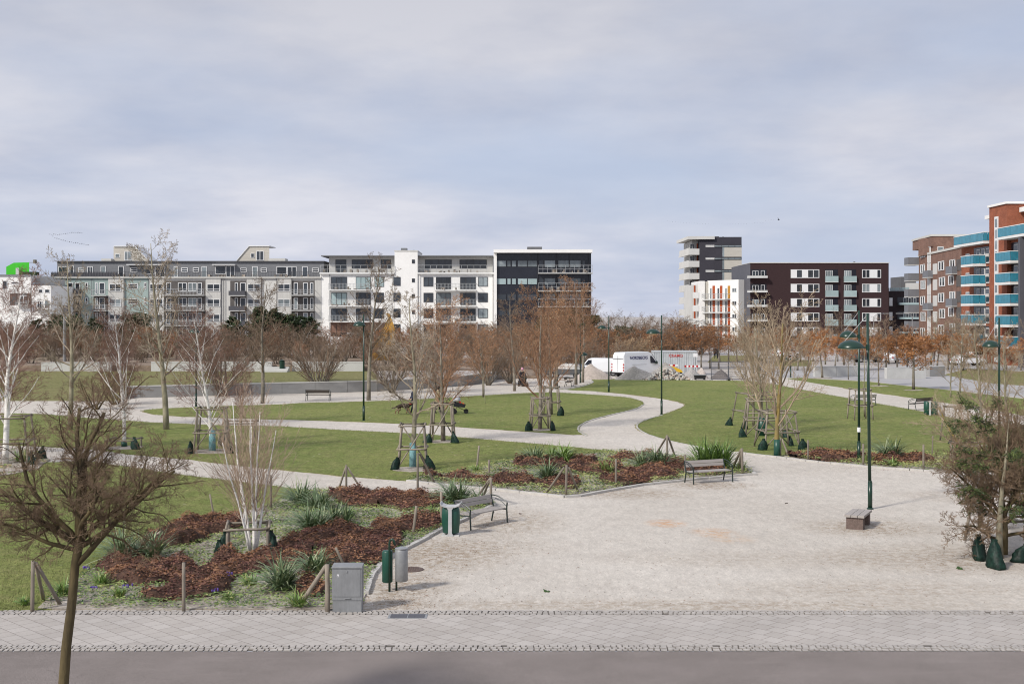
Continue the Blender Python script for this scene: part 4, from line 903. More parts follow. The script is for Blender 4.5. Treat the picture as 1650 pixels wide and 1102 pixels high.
# ---------------------------------------------------------------- trees
def nrm(x, y, z):
    l = math.sqrt(x*x+y*y+z*z) or 1e-9; return x/l, y/l, z/l
class Tree:
    """levels: list of dicts n(children), t0, t1, ang, ln, rr, seg, wig, trop, sides"""
    def __init__(s, seed, lv, trunk_lv=0, leaf=None, curve=0, twigmin=.004):
        s.r = random.Random(seed); s.lv = lv; s.tl = trunk_lv; s.T = MB(); s.C = MB(); s.leaf = leaf; s.tw = twigmin; s.nodes = 0
    def grow(s, p, d, L, rad, k, tap=.35):
        r = s.r; P = s.lv[k]; n = P['seg']; st = L/n; pts = [p]; rr = [rad]; ds = [d]
        w = P['wig']; tr = P['trop']
        for i in range(n):
            d = nrm(d[0]+r.gauss(0, w), d[1]+r.gauss(0, w), d[2]+r.gauss(0, w)+tr)
            p = (p[0]+d[0]*st, p[1]+d[1]*st, p[2]+d[2]*st); pts.append(p); ds.append(d)
            rr.append(max(s.tw, rad*(1-(1-tap)*(i+1)/n)))
        (s.T if k <= s.tl else s.C).path(pts, rr, P['sides'], 0, cap=(k == 0))
        if s.leaf and k >= s.leaf['from']:
            for i in range(s.leaf['n']):
                t = r.random()*n; j = min(int(t), n-1); q = pts[j]; e = pts[j+1]; f = t-j; sz = s.leaf['size']*r.uniform(.6, 1.3); sp = s.leaf['spread']
                c = (q[0]+(e[0]-q[0])*f+r.gauss(0, sp), q[1]+(e[1]-q[1])*f+r.gauss(0, sp), q[2]+(e[2]-q[2])*f+r.gauss(0, sp)-sz*.3)
                a = nrm(r.gauss(0, 1), r.gauss(0, 1), r.gauss(0, .6)-.4); b = nrm(r.gauss(0, 1), r.gauss(0, 1), r.gauss(0, 1))
                h = sz*s.leaf.get('thin', .5); s.C.quad((c[0]-a[0]*sz, c[1]-a[1]*sz, c[2]-a[2]*sz), (c[0]+b[0]*h, c[1]+b[1]*h, c[2]+b[2]*h), (c[0]+a[0]*sz, c[1]+a[1]*sz, c[2]+a[2]*sz), (c[0]-b[0]*h, c[1]-b[1]*h, c[2]-b[2]*h), 1 if r.random() < .6 else 2)
        if k+1 < len(s.lv):
            Q = s.lv[k+1]; m = Q['n']; m = m if isinstance(m, int) else r.randint(*m); az = r.random()*6.28
            m = max(1, round(m*(L/P.get('ref', L))**.8)) if 'ref' in P else m
            for c in range(m):
                t = Q['t0']+(Q['t1']-Q['t0'])*((c+r.random()*.9)/m); x = t*n; j = min(int(x), n-1); f = x-j
                q = tuple(pts[j][i]+(pts[j+1][i]-pts[j][i])*f for i in range(3)); D = ds[j+1]
                az += 2.4+r.uniform(-.5, .5); a = R(Q['ang'])*r.uniform(.75, 1.25)
                if abs(D[2]) < .95: ux, uy, uz = nrm(-D[1], D[0], 0)
                else: ux, uy, uz = 1, 0, 0
                wx, wy, wz = D[1]*uz-D[2]*uy, D[2]*ux-D[0]*uz, D[0]*uy-D[1]*ux
                cs, sn = math.cos(az), math.sin(az); sa, ca = math.sin(a), math.cos(a)
                nd = nrm(*(D[i]*ca+sa*(cs*(ux, uy, uz)[i]+sn*(wx, wy, wz)[i]) for i in range(3)))
                sh = Q.get('shape', .5); fl = 1-sh*(t-Q['t0'])/(1-Q['t0']+.01)
                rb = rr[j]+(rr[j+1]-rr[j])*f
                s.grow(q, nd, L*Q['ln']*fl*r.uniform(.75, 1.2), max(s.tw, min(rb*.85, rb*Q['rr']*r.uniform(.8, 1.15))), k+1, Q.get('tap', .35))
    def meshes(s, name, bark, twig, leaves=None):
        return s.T.mesh(name+'_trunk', bark, True), s.C.mesh(name+'_crown', [twig]+(leaves or []), False)
def lvl(n=1, t0=.3, t1=1., ang=45, ln=.5, rr=.5, seg=4, wig=.1, trop=.02, sides=3, **k):
    return dict(n=n, t0=t0, t1=t1, ang=ang, ln=ln, rr=rr, seg=seg, wig=wig, trop=trop, sides=sides, **k)
PROTO = {}
def proto(kind, var):
    key = (kind, var)
    if key in PROTO: return PROTO[key]
    sd = hash_(kind)+var*17
    leaf = None; leaves = None; tl = 0
    if kind == 'birch':          # 8 m, white trunk, upright limbs, fine red twigs
        t = Tree(sd, [lvl(seg=10, wig=.035, trop=.02, sides=8), lvl(24, .16, .97, 34, .42, .36, 6, .09, .04, 5, shape=.6), lvl(9, .15, 1, 32, .46, .42, 4, .12, .0, 3), lvl(7, .15, 1, 32, .55, .5, 4, .12, -.02, 3), lvl(4, .2, 1, 28, .5, .6, 2, .14, -.03, 3)], 1, twigmin=.0048)
        t.grow((0, 0, 0), (0, 0, 1), 8, .125, 0, .12); bark, twig = 'bark_birch', 'twig_birch'
    elif kind == 'birch_multi':   # multi-stem young birch, 5 m
        t = Tree(sd, [lvl(seg=9, wig=.035, trop=.012, sides=7), lvl(17, .22, .98, 30, .36, .34, 5, .07, .03, 4, shape=.35), lvl(6, .15, 1, 26, .5, .5, 3, .09, .03, 3), lvl(4, .15, 1, 24, .5, .6, 2, .09, .02, 3)], 0, twigmin=.0034)
        for i in range(7):
            a = i*2*math.pi/7+.4; o = .07+.05*(i % 3); tl_ = (.06, .20, .27, .14, .30, .10, .20)[i]
            t.grow((math.cos(a)*o, math.sin(a)*o*.8, 0), nrm(math.cos(a)*tl_, math.sin(a)*tl_, 1), (4.7, 4.2, 4.4, 5.0, 4.0, 4.5, 4.1)[i], .052, 0, .2)
        for i in range(9):
            a = i*.7+.2; t.grow((math.cos(a)*.08, math.sin(a)*.08, .8+.1*i), nrm(math.cos(a)*.62, math.sin(a)*.5, 1), 2.7, .013, 1, .3)
        bark, twig = 'bark_birch', 'twig_birch_pale'
    elif kind == 'plane':        # open bare tree, straight olive trunk, 10 m
        t = Tree(sd, [lvl(seg=12, wig=.03, trop=.02, sides=9), lvl(23, .24, .98, 54, .38, .40, 7, .12, .06, 5, shape=.66), lvl(9, .15, 1, 42, .42, .5, 4, .14, .03, 3), lvl(5, .2, 1, 38, .5, .6, 3, .16, .02, 3), lvl(4, .2, 1, 38, .5, .7, 2, .2, .02, 3)], 0, twigmin=.0065)
        t.grow((0, 0, 0), (0, 0, 1), 10, .185, 0, .1); bark, twig = 'bark_plane', 'twig_plane'
    elif kind == 'upright':     # rising forked pale-grey crown, 8 m
        t = Tree(sd, [lvl(seg=8, wig=.04, trop=.02, sides=8), lvl(15, .18, .9, 34, .66, .5, 8, .10, .05, 5, shape=.5), lvl(9, .15, .95, 36, .44, .5, 5, .14, .06, 4), lvl(6, .15, 1, 36, .42, .6, 4, .16, .05, 3), lvl(4, .2, 1, 36, .5, .7, 2, .2, .02, 3)], 0, twigmin=.0055)
        t.grow((0, 0, 0), (0, 0, 1), 6.0, .12, 0, .3); bark, twig = 'bark_yellow', 'twig_grey'
    elif kind == 'greyup':
        t = Tree(sd, [lvl(seg=8, wig=.04, trop=.02, sides=8), lvl(17, .22, .95, 42, .5, .45, 7, .11, .05, 5, shape=.5), lvl(8, .2, .95, 38, .42, .5, 4, .14, .04, 4), lvl(5, .15, 1, 38, .45, .6, 3, .16, .03, 3), lvl(3, .2, 1, 36, .5, .7, 2, .2, .02, 3)], 0, twigmin=.005)
        t.grow((0, 0, 0), (0, 0, 1), 6.5, .11, 0, .25); bark, twig = 'bark_plane', 'twig_grey'
    elif kind == 'russet':      # dense twiggy tree holding dry leaves, 7 m
        t = Tree(sd, [lvl(seg=8, wig=.03, trop=.02, sides=8), lvl(26, .20, .98, 46, .48, .40, 5, .08, .06, 4, shape=.55), lvl(9, .12, 1, 38, .44, .5, 4, .12, .03, 3), lvl(8, .15, 1, 38, .5, .6, 3, .15, .02, 3)], 0, dict(n=2, size=.034, spread=.06), twigmin=.0065)
        t.leaf['from'] = 3
        t.grow((0, 0, 0), (0, 0, 1), 7, .135, 0, .12); bark, twig = 'bark_grey', 'twig_red'; leaves = ['leaf_russet', 'leaf_tan']
    elif kind == 'oak':         # russet oak: clear stem, broad leafy crown
        t = Tree(sd, [lvl(seg=8, wig=.03, trop=.02, sides=8), lvl(16, .38, .98, 62, .40, .4, 5, .1, .05, 4, shape=.55), lvl(8, .15, 1, 45, .48, .5, 4, .14, .02, 3), lvl(6, .15, 1, 40, .5, .6, 3, .15, .0, 3)], 0, dict(n=4, size=.085, spread=.09), twigmin=.006)
        t.leaf['from'] = 2
        t.grow((0, 0, 0), (0, 0, 1), 5.6, .13, 0, .15); bark, twig = 'bark_grey', 'twig_red'; leaves = ['leaf_russet', 'leaf_russet']
    elif kind == 'beech':       # far russet-brown young tree
        t = Tree(sd, [lvl(seg=6, wig=.03, trop=.02, sides=6), lvl(16, .30, .98, 38, .42, .4, 4, .08, .07, 3, shape=.5), lvl(7, .12, 1, 36, .42, .5, 3, .12, .03, 3), lvl(5, .15, 1, 38, .5, .6, 2, .15, .0, 3)], 0, dict(n=3, size=.075, spread=.09), twigmin=.008)
        t.leaf['from'] = 2
        t.grow((0, 0, 0), (0, 0, 1), 6, .10, 0, .15); bark, twig = 'bark_grey', 'twig_brown'; leaves = ['leaf_russet', 'leaf_brown']
    elif kind == 'tan':
        t = Tree(sd, [lvl(seg=6, wig=.05, trop=.02, sides=6), lvl(14, .06, .98, 40, .55, .5, 4, .1, .07, 3, shape=.4), lvl(7, .12, 1, 36, .45, .5, 3, .12, .03, 3), lvl(5, .15, 1, 38, .5, .6, 2, .15, .0, 3)], 0, dict(n=3, size=.08, spread=.12), twigmin=.01)
        t.leaf['from'] = 2
        t.grow((0, 0, 0), (0, 0, 1), 5, .10, 0, .2); bark, twig = 'bark_plane', 'twig_grey'; leaves = ['leaf_tan', 'leaf_tan']
    elif kind == 'fan':         # vase-shaped multi-stem tree
        t = Tree(sd, [lvl(seg=6, wig=.06, trop=.015, sides=5), lvl(6, .2, .95, 22, .55, .6, 5, .07, .04, 4, shape=.4), lvl(6, .15, 1, 24, .5, .55, 4, .09, .03, 3), lvl(4, .15, 1, 26, .5, .6, 3, .12, .02, 3)], 0, twigmin=.0055)
        for i in range(16):
            a = i*2.4; o = .12; e = .22+.62*((i*.618) % 1)
            t.grow((math.cos(a)*o, math.sin(a)*o, .0), nrm(math.cos(a)*e, math.sin(a)*e, 1), 2.9+.5*math.sin(i*2.1), .05, 0, .4)
        bark, twig = 'bark_grey', 'twig_brown'
    elif kind == 'scrub':       # dense dull brown bare bush / small tree for the belts
        t = Tree(sd, [lvl(seg=6, wig=.08, trop=.02, sides=4), lvl(9, .1, .95, 32, .5, .5, 4, .1, .05, 3, shape=.4), lvl(7, .12, 1, 34, .48, .55, 3, .13, .03, 3), lvl(6, .15, 1, 34, .5, .6, 2, .15, .02, 3)], 0, twigmin=.0085)
        for i in range(7):
            a = i*2.4; e = .08+.55*((i*.618) % 1)
            t.grow((math.cos(a)*.3, math.sin(a)*.3, 0), nrm(math.cos(a)*e, math.sin(a)*e, 1), 3.9+.8*math.sin(i*1.7), .06, 0, .35)
        bark, twig = 'bark_grey', 'twig_brown'
    elif kind == 'redscrub':
        t = Tree(sd, [lvl(seg=7, wig=.05, trop=.02, sides=4), lvl(14, .12, .97, 30, .38, .45, 4, .1, .05, 3, shape=.4), lvl(7, .12, 1, 32, .48, .55, 3, .13, .02, 3), lvl(6, .15, 1, 34, .5, .6, 2, .15, .0, 3)], 0, twigmin=.0085)
        for i in range(4):
            a = i*1.6+.3; t.grow((math.cos(a)*.3, math.sin(a)*.3, 0), nrm(math.cos(a)*.22, math.sin(a)*.22, 1), 5.2+.6*math.sin(i*1.7), .07, 0, .25)
        bark, twig = 'bark_grey', 'twig_red'
    elif kind == 'darkbush':    # small dark zigzag shrub
        t = Tree(sd, [lvl(seg=7, wig=.16, trop=.02, sides=6), lvl(7, .15, .95, 45, .55, .6, 6, .2, .04, 4, shape=.4), lvl(6, .15, 1, 42, .5, .6, 5, .22, .03, 3), lvl(5, .15, 1, 40, .5, .65, 4, .22, .02, 3), lvl(4, .2, 1, 40, .5, .7, 2, .25, .02, 3)], 0, twigmin=.005)
        for i in range(4):
            a = i*1.6+.3; t.grow((math.cos(a)*.1, math.sin(a)*.1, 0), nrm(math.cos(a)*.5, math.sin(a)*.5, 1), 2.4, .06, 0, .3)
        bark, twig = 'bark_dark', 'twig_dark'
    elif kind == 'sapling':
        t = Tree(sd, [lvl(seg=8, wig=.04, trop=.02, sides=6), lvl(10, .4, .98, 32, .34, .45, 4, .08, .05, 3, shape=.5), lvl(4, .2, 1, 30, .5, .6, 3, .1, .02, 3)], 0, twigmin=.005)
        t.grow((0, 0, 0), (0, 0, 1), 4.5, .035, 0, .2); bark, twig = 'bark_plane', 'twig_plane'
    elif kind == 'hawthorn':    # near tree, bottom left
        t = Tree(sd, [lvl(seg=9, wig=.10, trop=.03, sides=8), lvl(9, .16, .98, 48, .50, .50, 8, .17, .03, 5, shape=.3, tap=.3), lvl(7, .10, 1, 46, .48, .55, 6, .20, .03, 4, shape=.3), lvl(8, .12, 1, 44, .54, .6, 4, .20, .03, 3), lvl(7, .12, 1, 40, .55, .65, 2, .2, .03, 3)], 1, twigmin=.0016)
        t.lv0 = None
        b = t.T
        trunk = [(-.53, 0, 0), (-.50, 0, .9), (-.44, .0, 1.7), (-.37, .02, 2.3), (-.31, .0, 2.9), (-.25, 0, 3.22)]
        b.path(trunk, [.092, .077, .071, .066, .063, .068], 12)
        for q, d, L, rd in (((-.27, 0, 3.18), (-.85, .1, .55), 1.45, .060), ((-.24, 0, 3.2), (-.12, .1, 1), 1.95, .062), ((-.24, .02, 3.2), (.38, .2, 1), 2.05, .06), ((-.24, 0, 3.15), (.85, -.25, .50), 1.55, .042),
                            ((-.30, 0, 2.88), (1.0, .15, .95), 2.0, .046), ((-.26, .02, 3.2), (-.2, .9, .8), 1.4, .045), ((-.26, 0, 3.2), (.1, -.9, .7), 1.2, .042), ((-.27, 0, 3.22), (-.55, -.3, 1.0), 1.7, .045), ((-.26, 0, 3.2), (.75, .4, .8), 1.6, .04), ((-.28, 0, 3.1), (-1, -.3, .25), 1.2, .035)):
            t.grow(q, nrm(*d), L, rd, 0, .42)
        bark, twig = 'bark_dark', 'twig_dark'
    elif kind == 'rshrub':      # near dense leaning tree at right edge
        t = Tree(sd, [lvl(seg=9, wig=.12, trop=.02, sides=7), lvl(10, .08, .98, 44, .5, .58, 8, .18, .03, 5, shape=.3, tap=.3), lvl(9, .12, 1, 46, .5, .55, 5, .2, .03, 4, shape=.3), lvl(7, .12, 1, 44, .5, .6, 4, .22, .02, 3), lvl(4, .12, 1, 42, .55, .65, 3, .24, .02, 3)], 0, twigmin=.0036)
        t.T.path([(0, 0, 0), (.02, 0, .6), (.0, .02, 1.1)], [.10, .085, .08], 9)
        for q, d, L, rd in (((0, 0, .35), (-.95, -.2, .35), 2.0, .055), ((0, 0, .7), (-.9, .3, .75), 2.2, .055), ((0, 0, 1.0), (-.45, -.2, 1), 2.6, .06), ((0, 0, 1.1), (-.1, .3, 1), 2.9, .06), ((0, 0, 1.1), (.4, -.1, 1), 2.8, .06), ((0, 0, .8), (.9, .2, .6), 2.4, .055), ((0, 0, .5), (.9, -.4, .3), 2.0, .05), ((0, 0, 1.0), (.1, -.6, .9), 2.3, .05), ((0, 0, .9), (-.2, .8, .8), 2.2, .05)):
            t.grow(q, nrm(*d), L, rd, 0, .35)
        bark, twig = 'bark_dark', 'twig_dark'
    elif kind == 'pine':
        t = Tree(sd, [lvl(seg=6, wig=.04, trop=.02, sides=6), lvl(26, .12, .99, 72, .34, .35, 4, .08, .05, 3, shape=.7), lvl(6, .2, 1, 45, .4, .6, 2, .1, .04, 3)], 0, dict(n=26, size=.17, spread=.13), twigmin=.01)
        t.leaf['from'] = 2
        t.grow((0, 0, 0), (0, 0, 1), 6, .11, 0, .1); bark, twig = 'bark_grey', 'twig_brown'; leaves = ['needle', 'needle']
    elif kind == 'thuja':       # feathery conifer growing through the right-hand tree
        t = Tree(sd, [lvl(seg=8, wig=.03, trop=.02, sides=8), lvl(14, .22, .95, 78, .42, .3, 6, .08, .03, 3, shape=.4), lvl(9, .3, 1, 40, .34, .6, 3, .1, -.16, 3)], 0, dict(n=40, size=.065, spread=.05, thin=.28), twigmin=.005)
        t.leaf['from'] = 2
        t.grow((0, 0, 0), (0, 0, 1), 4.1, .10, 0, .06); bark, twig = 'bark_plane', 'twig_brown'; leaves = ['needle_bright', 'needle']
    NH[kind, var] = max(max(v[2] for v in t.C.v), max(v[2] for v in t.T.v)) if kind not in ('hawthorn', 'rshrub') else 1
    PROTO[key] = t.meshes(kind, bark, twig, leaves); return PROTO[key]
def hash_(s): return sum(ord(c)*(i+3) for i, c in enumerate(s)) % 9973
NAMES = dict(birch='birch_tree', birch_multi='birch_tree', plane='bare_tree', upright='bare_tree', greyup='bare_tree', russet='russet_tree', oak='oak_tree', beech='young_tree', tan='tan_shrub', fan='multistem_tree', scrub='bare_shrub', redscrub='bare_shrub', darkbush='dark_shrub', sapling='sapling', hawthorn='hawthorn_tree', rshrub='hawthorn_tree', pine='conifer_tree', thuja='conifer_tree')
NH = dict(birch=8.0, birch_multi=4.9, plane=10.4, upright=7.2, greyup=7.6, russet=7.4, oak=6.6, beech=6.4, tan=5.4, fan=4.2, scrub=4.9, redscrub=6.0, darkbush=3.6, sapling=4.7, pine=6.0, thuja=4.2, hawthorn=1, rshrub=1)
def tree(kind, var, p, h, label, cat='tree', group=None, rz=None, wid=1.0, z=0, mats=None, lean=None, rs=None):
    tm, cm = proto(kind, var); s = h/NH[kind, var]
    e = thing(NAMES[kind], (p[0], p[1], z), label, cat, group, rz if rz is not None else rnd.random()*6.28)
    e.scale = (s*wid, s*wid, s)
    if lean: e.rotation_euler[1] = lean
    for nm, me in (('trunk', tm), ('crown', cm)):
        o = bpy.data.objects.new(nm, me); col.objects.link(o); o.parent = e
        if mats and mats.get(nm):
            o.material_slots[0].link = 'OBJECT'; o.material_slots[0].material = M[mats[nm]]
    return e
def tpx(kind, var, u, v, vtop, label, wid=1.0, z=0, **k):
    p = G(u, v, z); h = (v-vtop)*p.y/F; return tree(kind, var, p, h, label, wid=wid, z=z, **k)

# near and middle trees
e = tree('hawthorn', 0, ((160-CU)*18/F+.32, 18.0), 1, 'dense dark bare tree with a mossy leaning trunk, nearest to the camera at bottom left', rz=0)
e.location = ((128-CU)*18/F+.25, 18.0, 0)
tpx('birch_multi', 0, 408, 893, 606, 'multi-stemmed white birch inside a low stake square in the leafy planting bed', rz=.3)
tpx('birch', 0, 8, 748, 420, 'big white birch at the left edge, standing in a mulched bed', wid=1.25, rz=1)
tpx('birch', 1, 200, 720, 478, 'slender white birch in front of the first grass strip, between path and dark shrub', wid=1.0, rz=2, mats=dict(trunk='bark_birch'))
tpx('birch', 2, 342, 727, 486, 'white birch tied inside a tall stake frame with a blue mesh trunk guard', wid=1.05, rz=4)
tpx('birch', 1, 388, 712, 575, 'small thin birch behind the multi-stemmed birch, with a low stake frame', wid=.9, rz=5, mats=dict(trunk='twig_birch_pale'))
tpx('birch', 2, -55, 735, 450, 'white birch at the very left edge, half out of view', wid=1.3, rz=5.2)
tpx('plane', 0, 113, 692, 395, 'tall bare tree with a crooked olive trunk at left, left of the dark shrub', wid=.9)
tpx('plane', 1, 268, 692, 368, 'tallest bare tree, straight mossy trunk with a pale base on the grass strip', wid=.92)
tpx('plane', 2, 423, 650, 440, 'bare grey trunked tree standing left of the bench by the retaining wall', wid=.95, mats=dict(trunk='bark_grey', crown='twig_brown'))
tpx('plane', 3, 594, 645, 405, 'bare tree with dark branches right behind the lamp post on the middle lawn', wid=.9, mats=dict(trunk='bark_grey', crown='twig_brown'))
tpx('plane', 0, 665, 753, 455, 'bare tree with a turquoise mesh trunk guard in the nearest tall stake frame', wid=.95, rz=2.2)
tpx('russet', 0, 714, 711, 470, 'reddish twiggy tree in the stake frame with a dark bag at its right foot', wid=1.0)
tpx('russet', 1, 779, 640, 520, 'reddish brown tree behind the person with the pram', wid=1.0, mats=dict(trunk='bark_grey'))
tpx('russet', 2, 870, 692, 452, 'orange brown twiggy tree in the front one of two overlapping stake frames', wid=.95)
tpx('russet', 0, 888, 668, 478, 'orange brown twiggy tree in the rear one of two overlapping stake frames', wid=.9)
tpx('plane', 1, 829, 630, 470, 'dark bare tree with a kinked trunk left of the figure in a pink hat', wid=.9, mats=dict(trunk='bark_grey', crown='twig_brown'))
tpx('sapling', 0, 782, 651, 585, 'thin leaning sapling standing alone on the middle lawn', wid=1, lean=.1)
for i, (u, v, vt, k) in enumerate(((897, 627, 458, 2), (928, 620, 440, 3), (939, 616, 450, 0), (893, 624, 500, 1))):
    tpx(('russet', 'russet', 'plane', 'plane')[i], k % 3 if i < 2 else k, u, v, vt, ('left trunk of the tall tree group beside the dark side-on bench', 'tall brown tree just right of the side-on bench, in front of a lamp post', 'rearmost tall tree at the rounded kerb tip, right of a lamp post', 'slim tree behind the twin stake frames, left of the tall tree group')[i], wid=.9, mats=dict(trunk='bark_grey', crown='twig_red'))
for i, (u, v, vt, wd, lab) in enumerate(((516, 632, 528, 1.2, 'wide fan-shaped multi-stem tree behind the bench at the retaining wall'), (632, 633, 548, 1.2, 'wide fan-shaped multi-stem tree right of the lamp post, before the wall'), (357, 638, 530, 1.1, 'fan-shaped multi-stem tree behind the birch in the tall stake frame'),
        (787, 621, 535, 1.0, 'fan-shaped multi-stem tree at the right end of the retaining wall'), (706, 632, 535, 1.1, 'fan-shaped multi-stem tree behind the person in an olive coat'), (822, 618, 545, 1.0, 'small fan-shaped multi-stem tree just past the right end of the wall'))):
    tpx('fan', i % 3, u, v, vt, lab, wid=wd, group='fan-shaped trees along the retaining wall')
tpx('darkbush', 0, 185, 652, 575, 'dark zigzag shrub before the grassy slope, between two birches', wid=1.2, cat='shrub')
tpx('darkbush', 1, 155, 660, 590, 'lower dark shrub just left of the zigzag shrub by the grassy slope', wid=1.2, cat='shrub')
# right-hand lawn
tpx('upright', 0, 1252, 736, 462, 'bare tree with a yellow lichened trunk in the front stake frame on the right lawn', wid=.95)
tpx('upright', 1, 1228, 702, 480, 'bare tree with an olive trunk in the middle stake frame on the right lawn', wid=.85, mats=dict(trunk='bark_plane'))
tpx('upright', 2, 1214, 688, 500, 'slim bare tree in the rearmost stake frame on the right lawn', wid=.8, mats=dict(trunk='bark_plane'))
tpx('sapling', 1, 1238, 676, 560, 'thin sapling behind the yellow trunked tree on the right lawn', wid=1.1)
tpx('sapling', 2, 1393, 672, 545, 'small bare tree in a stake frame just behind the two lamp posts', wid=1.5)
tpx('oak', 0, 1472, 628, 538, 'broad orange-brown oak standing alone on the grass strip right of the lamps', wid=1.4)
tpx('beech', 0, 1416, 622, 535, 'slimmer russet tree on the grass strip between the lamps and the broad oak', wid=1.1)
tpx('oak', 1, 1325, 609, 530, 'russet oak on the grass strip edge left of the two lamps', wid=1.25)
tpx('beech', 1, 1367, 612, 540, 'brown young tree on the grass strip just left of the two lamps', wid=1.0, mats=dict(crown='twig_grey'))
for i, (u, v, vt, k, lab) in enumerate(((1546, 640, 505, 0, 'tall bare tree on the far grass right of the broad oak'), (1581, 700, 500, 1, 'tall bare pale tree just left of the half hidden green lamp'), (1625, 705, 515, 2, 'tall bare pale tree right of the half hidden green lamp'), (1532, 640, 540, 1, 'slender bare tree beside the bin by the far path'), (1660, 690, 498, 0, 'tall bare tree cut by the right edge behind the hawthorn'))):
    tpx('greyup', k, u, v, vt, lab, wid=.95, rz=i*1.3)
tpx('upright', 1, 1560, 748, 620, 'leaning yellow barked tree with a low log square at the edge of the right bed', wid=1.3, lean=-.45, rz=0)
tpx('greyup', 2, 1590, 742, 600, 'spreading bare tree behind the conifer at the right', wid=1.5)
tree('rshrub', 0, G(1618, 893), 1, 'dense dark bare tree at the right edge beside two green watering bags', rz=0)
e = tree('rshrub', 1, G(1700, 860), 1.05, 'second dense dark tree, mostly beyond the right edge', rz=2.5)
tpx('thuja', 0, 1611, 899, 650, 'feathery green conifer with a pale trunk tangled in the dark tree at right', wid=1.1)
tpx('thuja', 1, 1580, 850, 632, 'taller feathery conifer showing green sprays through the dark tree at right', wid=.85, mats=dict(trunk='bark_dark'))

# rows farther back
ORD = ['leftmost', 'second', 'third', 'fourth', 'fifth', 'sixth', 'seventh', 'eighth', 'ninth', 'tenth', 'eleventh', 'twelfth', 'thirteenth', 'fourteenth', 'fifteenth', 'sixteenth', 'seventeenth', 'eighteenth', 'nineteenth', 'twentieth', 'twenty-first', 'twenty-second', 'twenty-third', 'twenty-fourth', 'twenty-fifth', 'twenty-sixth']
def nth(i, what): return ('leftmost ' if i == 0 else ORD[i]+' from left, ')+what
rr_ = random.Random(21)
def row(kind, us, Y, vtop, what, group, cat='tree', z=0, wid=1.3, jit=.12, mats=None, nv=3, dy=2.5):
    for i, u in enumerate(us):
        y = Y+rr_.uniform(-dy, dy); x = (u-CU)*y/F; vt = vtop(u) if callable(vtop) else vtop
        h = (H-z-(vt-V0)*y/F)*rr_.uniform(1-jit, 1+jit*.6)
        m = mats[i % len(mats)] if isinstance(mats, list) else mats
        tree(kind, (i*2+int(Y)) % nv, (x, y), h, nth(i, what), cat, group, z=z, wid=wid*rr_.uniform(.85, 1.15), mats=m)
row('scrub', [14+i*36 for i in range(21)], 128, lambda u: 545+6*math.sin(u*.11), 'bare brown bush in the front hedge line above the pale terrace wall', 'bushes above the terrace wall', 'bush', 1.5, 1.45, mats=[None, dict(crown='twig_red'), None])
row('redscrub', [0+i*37 for i in range(21)], 136, lambda u: 522+9*math.sin(u*.05), 'reddish bare tree in the belt behind the terrace wall bushes', 'reddish trees behind the terrace', 'tree', 1.5, 1.45, mats=[None, dict(crown='twig_brown'), dict(crown='twig_brown')])
row('scrub', [8+i*33 for i in range(24)], 147, lambda u: 520+7*math.sin(u*.09), 'brown bare bush deep in the belt before the long apartment blocks', 'deep belt bushes', 'bush', 1.5, 1.7, mats=[dict(crown='twig_brown'), dict(crown='twig_red'), dict(crown='twig_brown')])
row('pine', [60, 88, 110, 130, 152, 205, 222, 370, 412, 430, 446, 462, 480, 498], 153, lambda u: 505 if u not in (205, 412, 446) else 497, 'dark evergreen rising from the brown belt', 'evergreens before the apartment blocks', 'tree', 1.5, 1.45)
row('oak', [236, 262, 285, 588, 612, 645, 668], 141, lambda u: 528, 'orange leaved tree inside the brown belt at left', 'orange trees in the belt', 'tree', 1.5, 1.1)
row('redscrub', [805, 822, 840, 862, 885, 905, 925, 945, 972, 1005], 139, lambda u: 538, 'reddish bare tree behind the vans and the pink hatted figure', 'reddish trees behind the vans', 'tree', 0, 1.35, mats=[None, dict(crown='twig_brown')])
row('beech', [790, 815, 840, 862, 882, 903, 925, 945, 965, 985, 1006, 1028, 1050, 1072], 155, lambda u: 526+6*math.sin(u), 'russet tree in the row behind the white vans', 'russet trees behind the vans', 'tree', 0, 1.6)
row('scrub', [770, 795, 820, 845, 870, 895, 920, 945, 970, 995, 1020, 1045, 1070, 1092], 172, lambda u: 520, 'brown bush in the hedge between black block and container', 'bushes between black block and container', 'bush', 0, 1.7)
row('pine', [880, 903, 922, 940, 956, 995, 1018], 178, lambda u: 500 if u < 945 else 520, 'dark green conifer behind the russet trees near the vans', 'conifers behind the vans', 'tree', 0, 1.7)
row('greyup', [942, 965, 990, 1012, 1032, 1060, 1085], 200, lambda u: 500, 'tall thin bare tree against the sky between black block and tower', 'tall bare trees in the gap', 'tree', 0, 1.5, mats=dict(trunk='bark_grey', crown='twig_brown'))
row('tan', [995, 1012, 1030, 1046], 146, lambda u: 538, 'pale tan leafy bush behind the lettered van', 'tan bushes behind the van', 'bush', 0, 1.4)
row('beech', [1094, 1106, 1118, 1130, 1144, 1158], 150, lambda u: 518, 'young brown tree with thin trunk right of the container', 'young trees right of the container', 'tree', 0, 1.4)
row('oak', [1160, 1174, 1188, 1202, 1218, 1234, 1250, 1266], 172, lambda u: 538, 'low orange-brown tree before the red-doored block', 'orange trees before the red-doored block', 'tree', 0, 1.3)
row('oak', [1285, 1303, 1345, 1378, 1398, 1428, 1446, 1462, 1492, 1510, 1528, 1552, 1575, 1598, 1622, 1645], 148, lambda u: 536, 'russet tree in the plaza row before the maroon and brick blocks', 'russet trees in the plaza', 'tree', 0, 1.3)
row('beech', [1205, 1228, 1250, 1270, 1290, 1310, 1330, 1350, 1370, 1390, 1412, 1436, 1460, 1482, 1505, 1528, 1550, 1572, 1595, 1618, 1640], 176, lambda u: 523, 'brown twiggy tree close before the maroon and brick blocks', 'brown trees close to the right blocks', 'tree', 0, 1.4, mats=[None, dict(crown='twig_brown')])
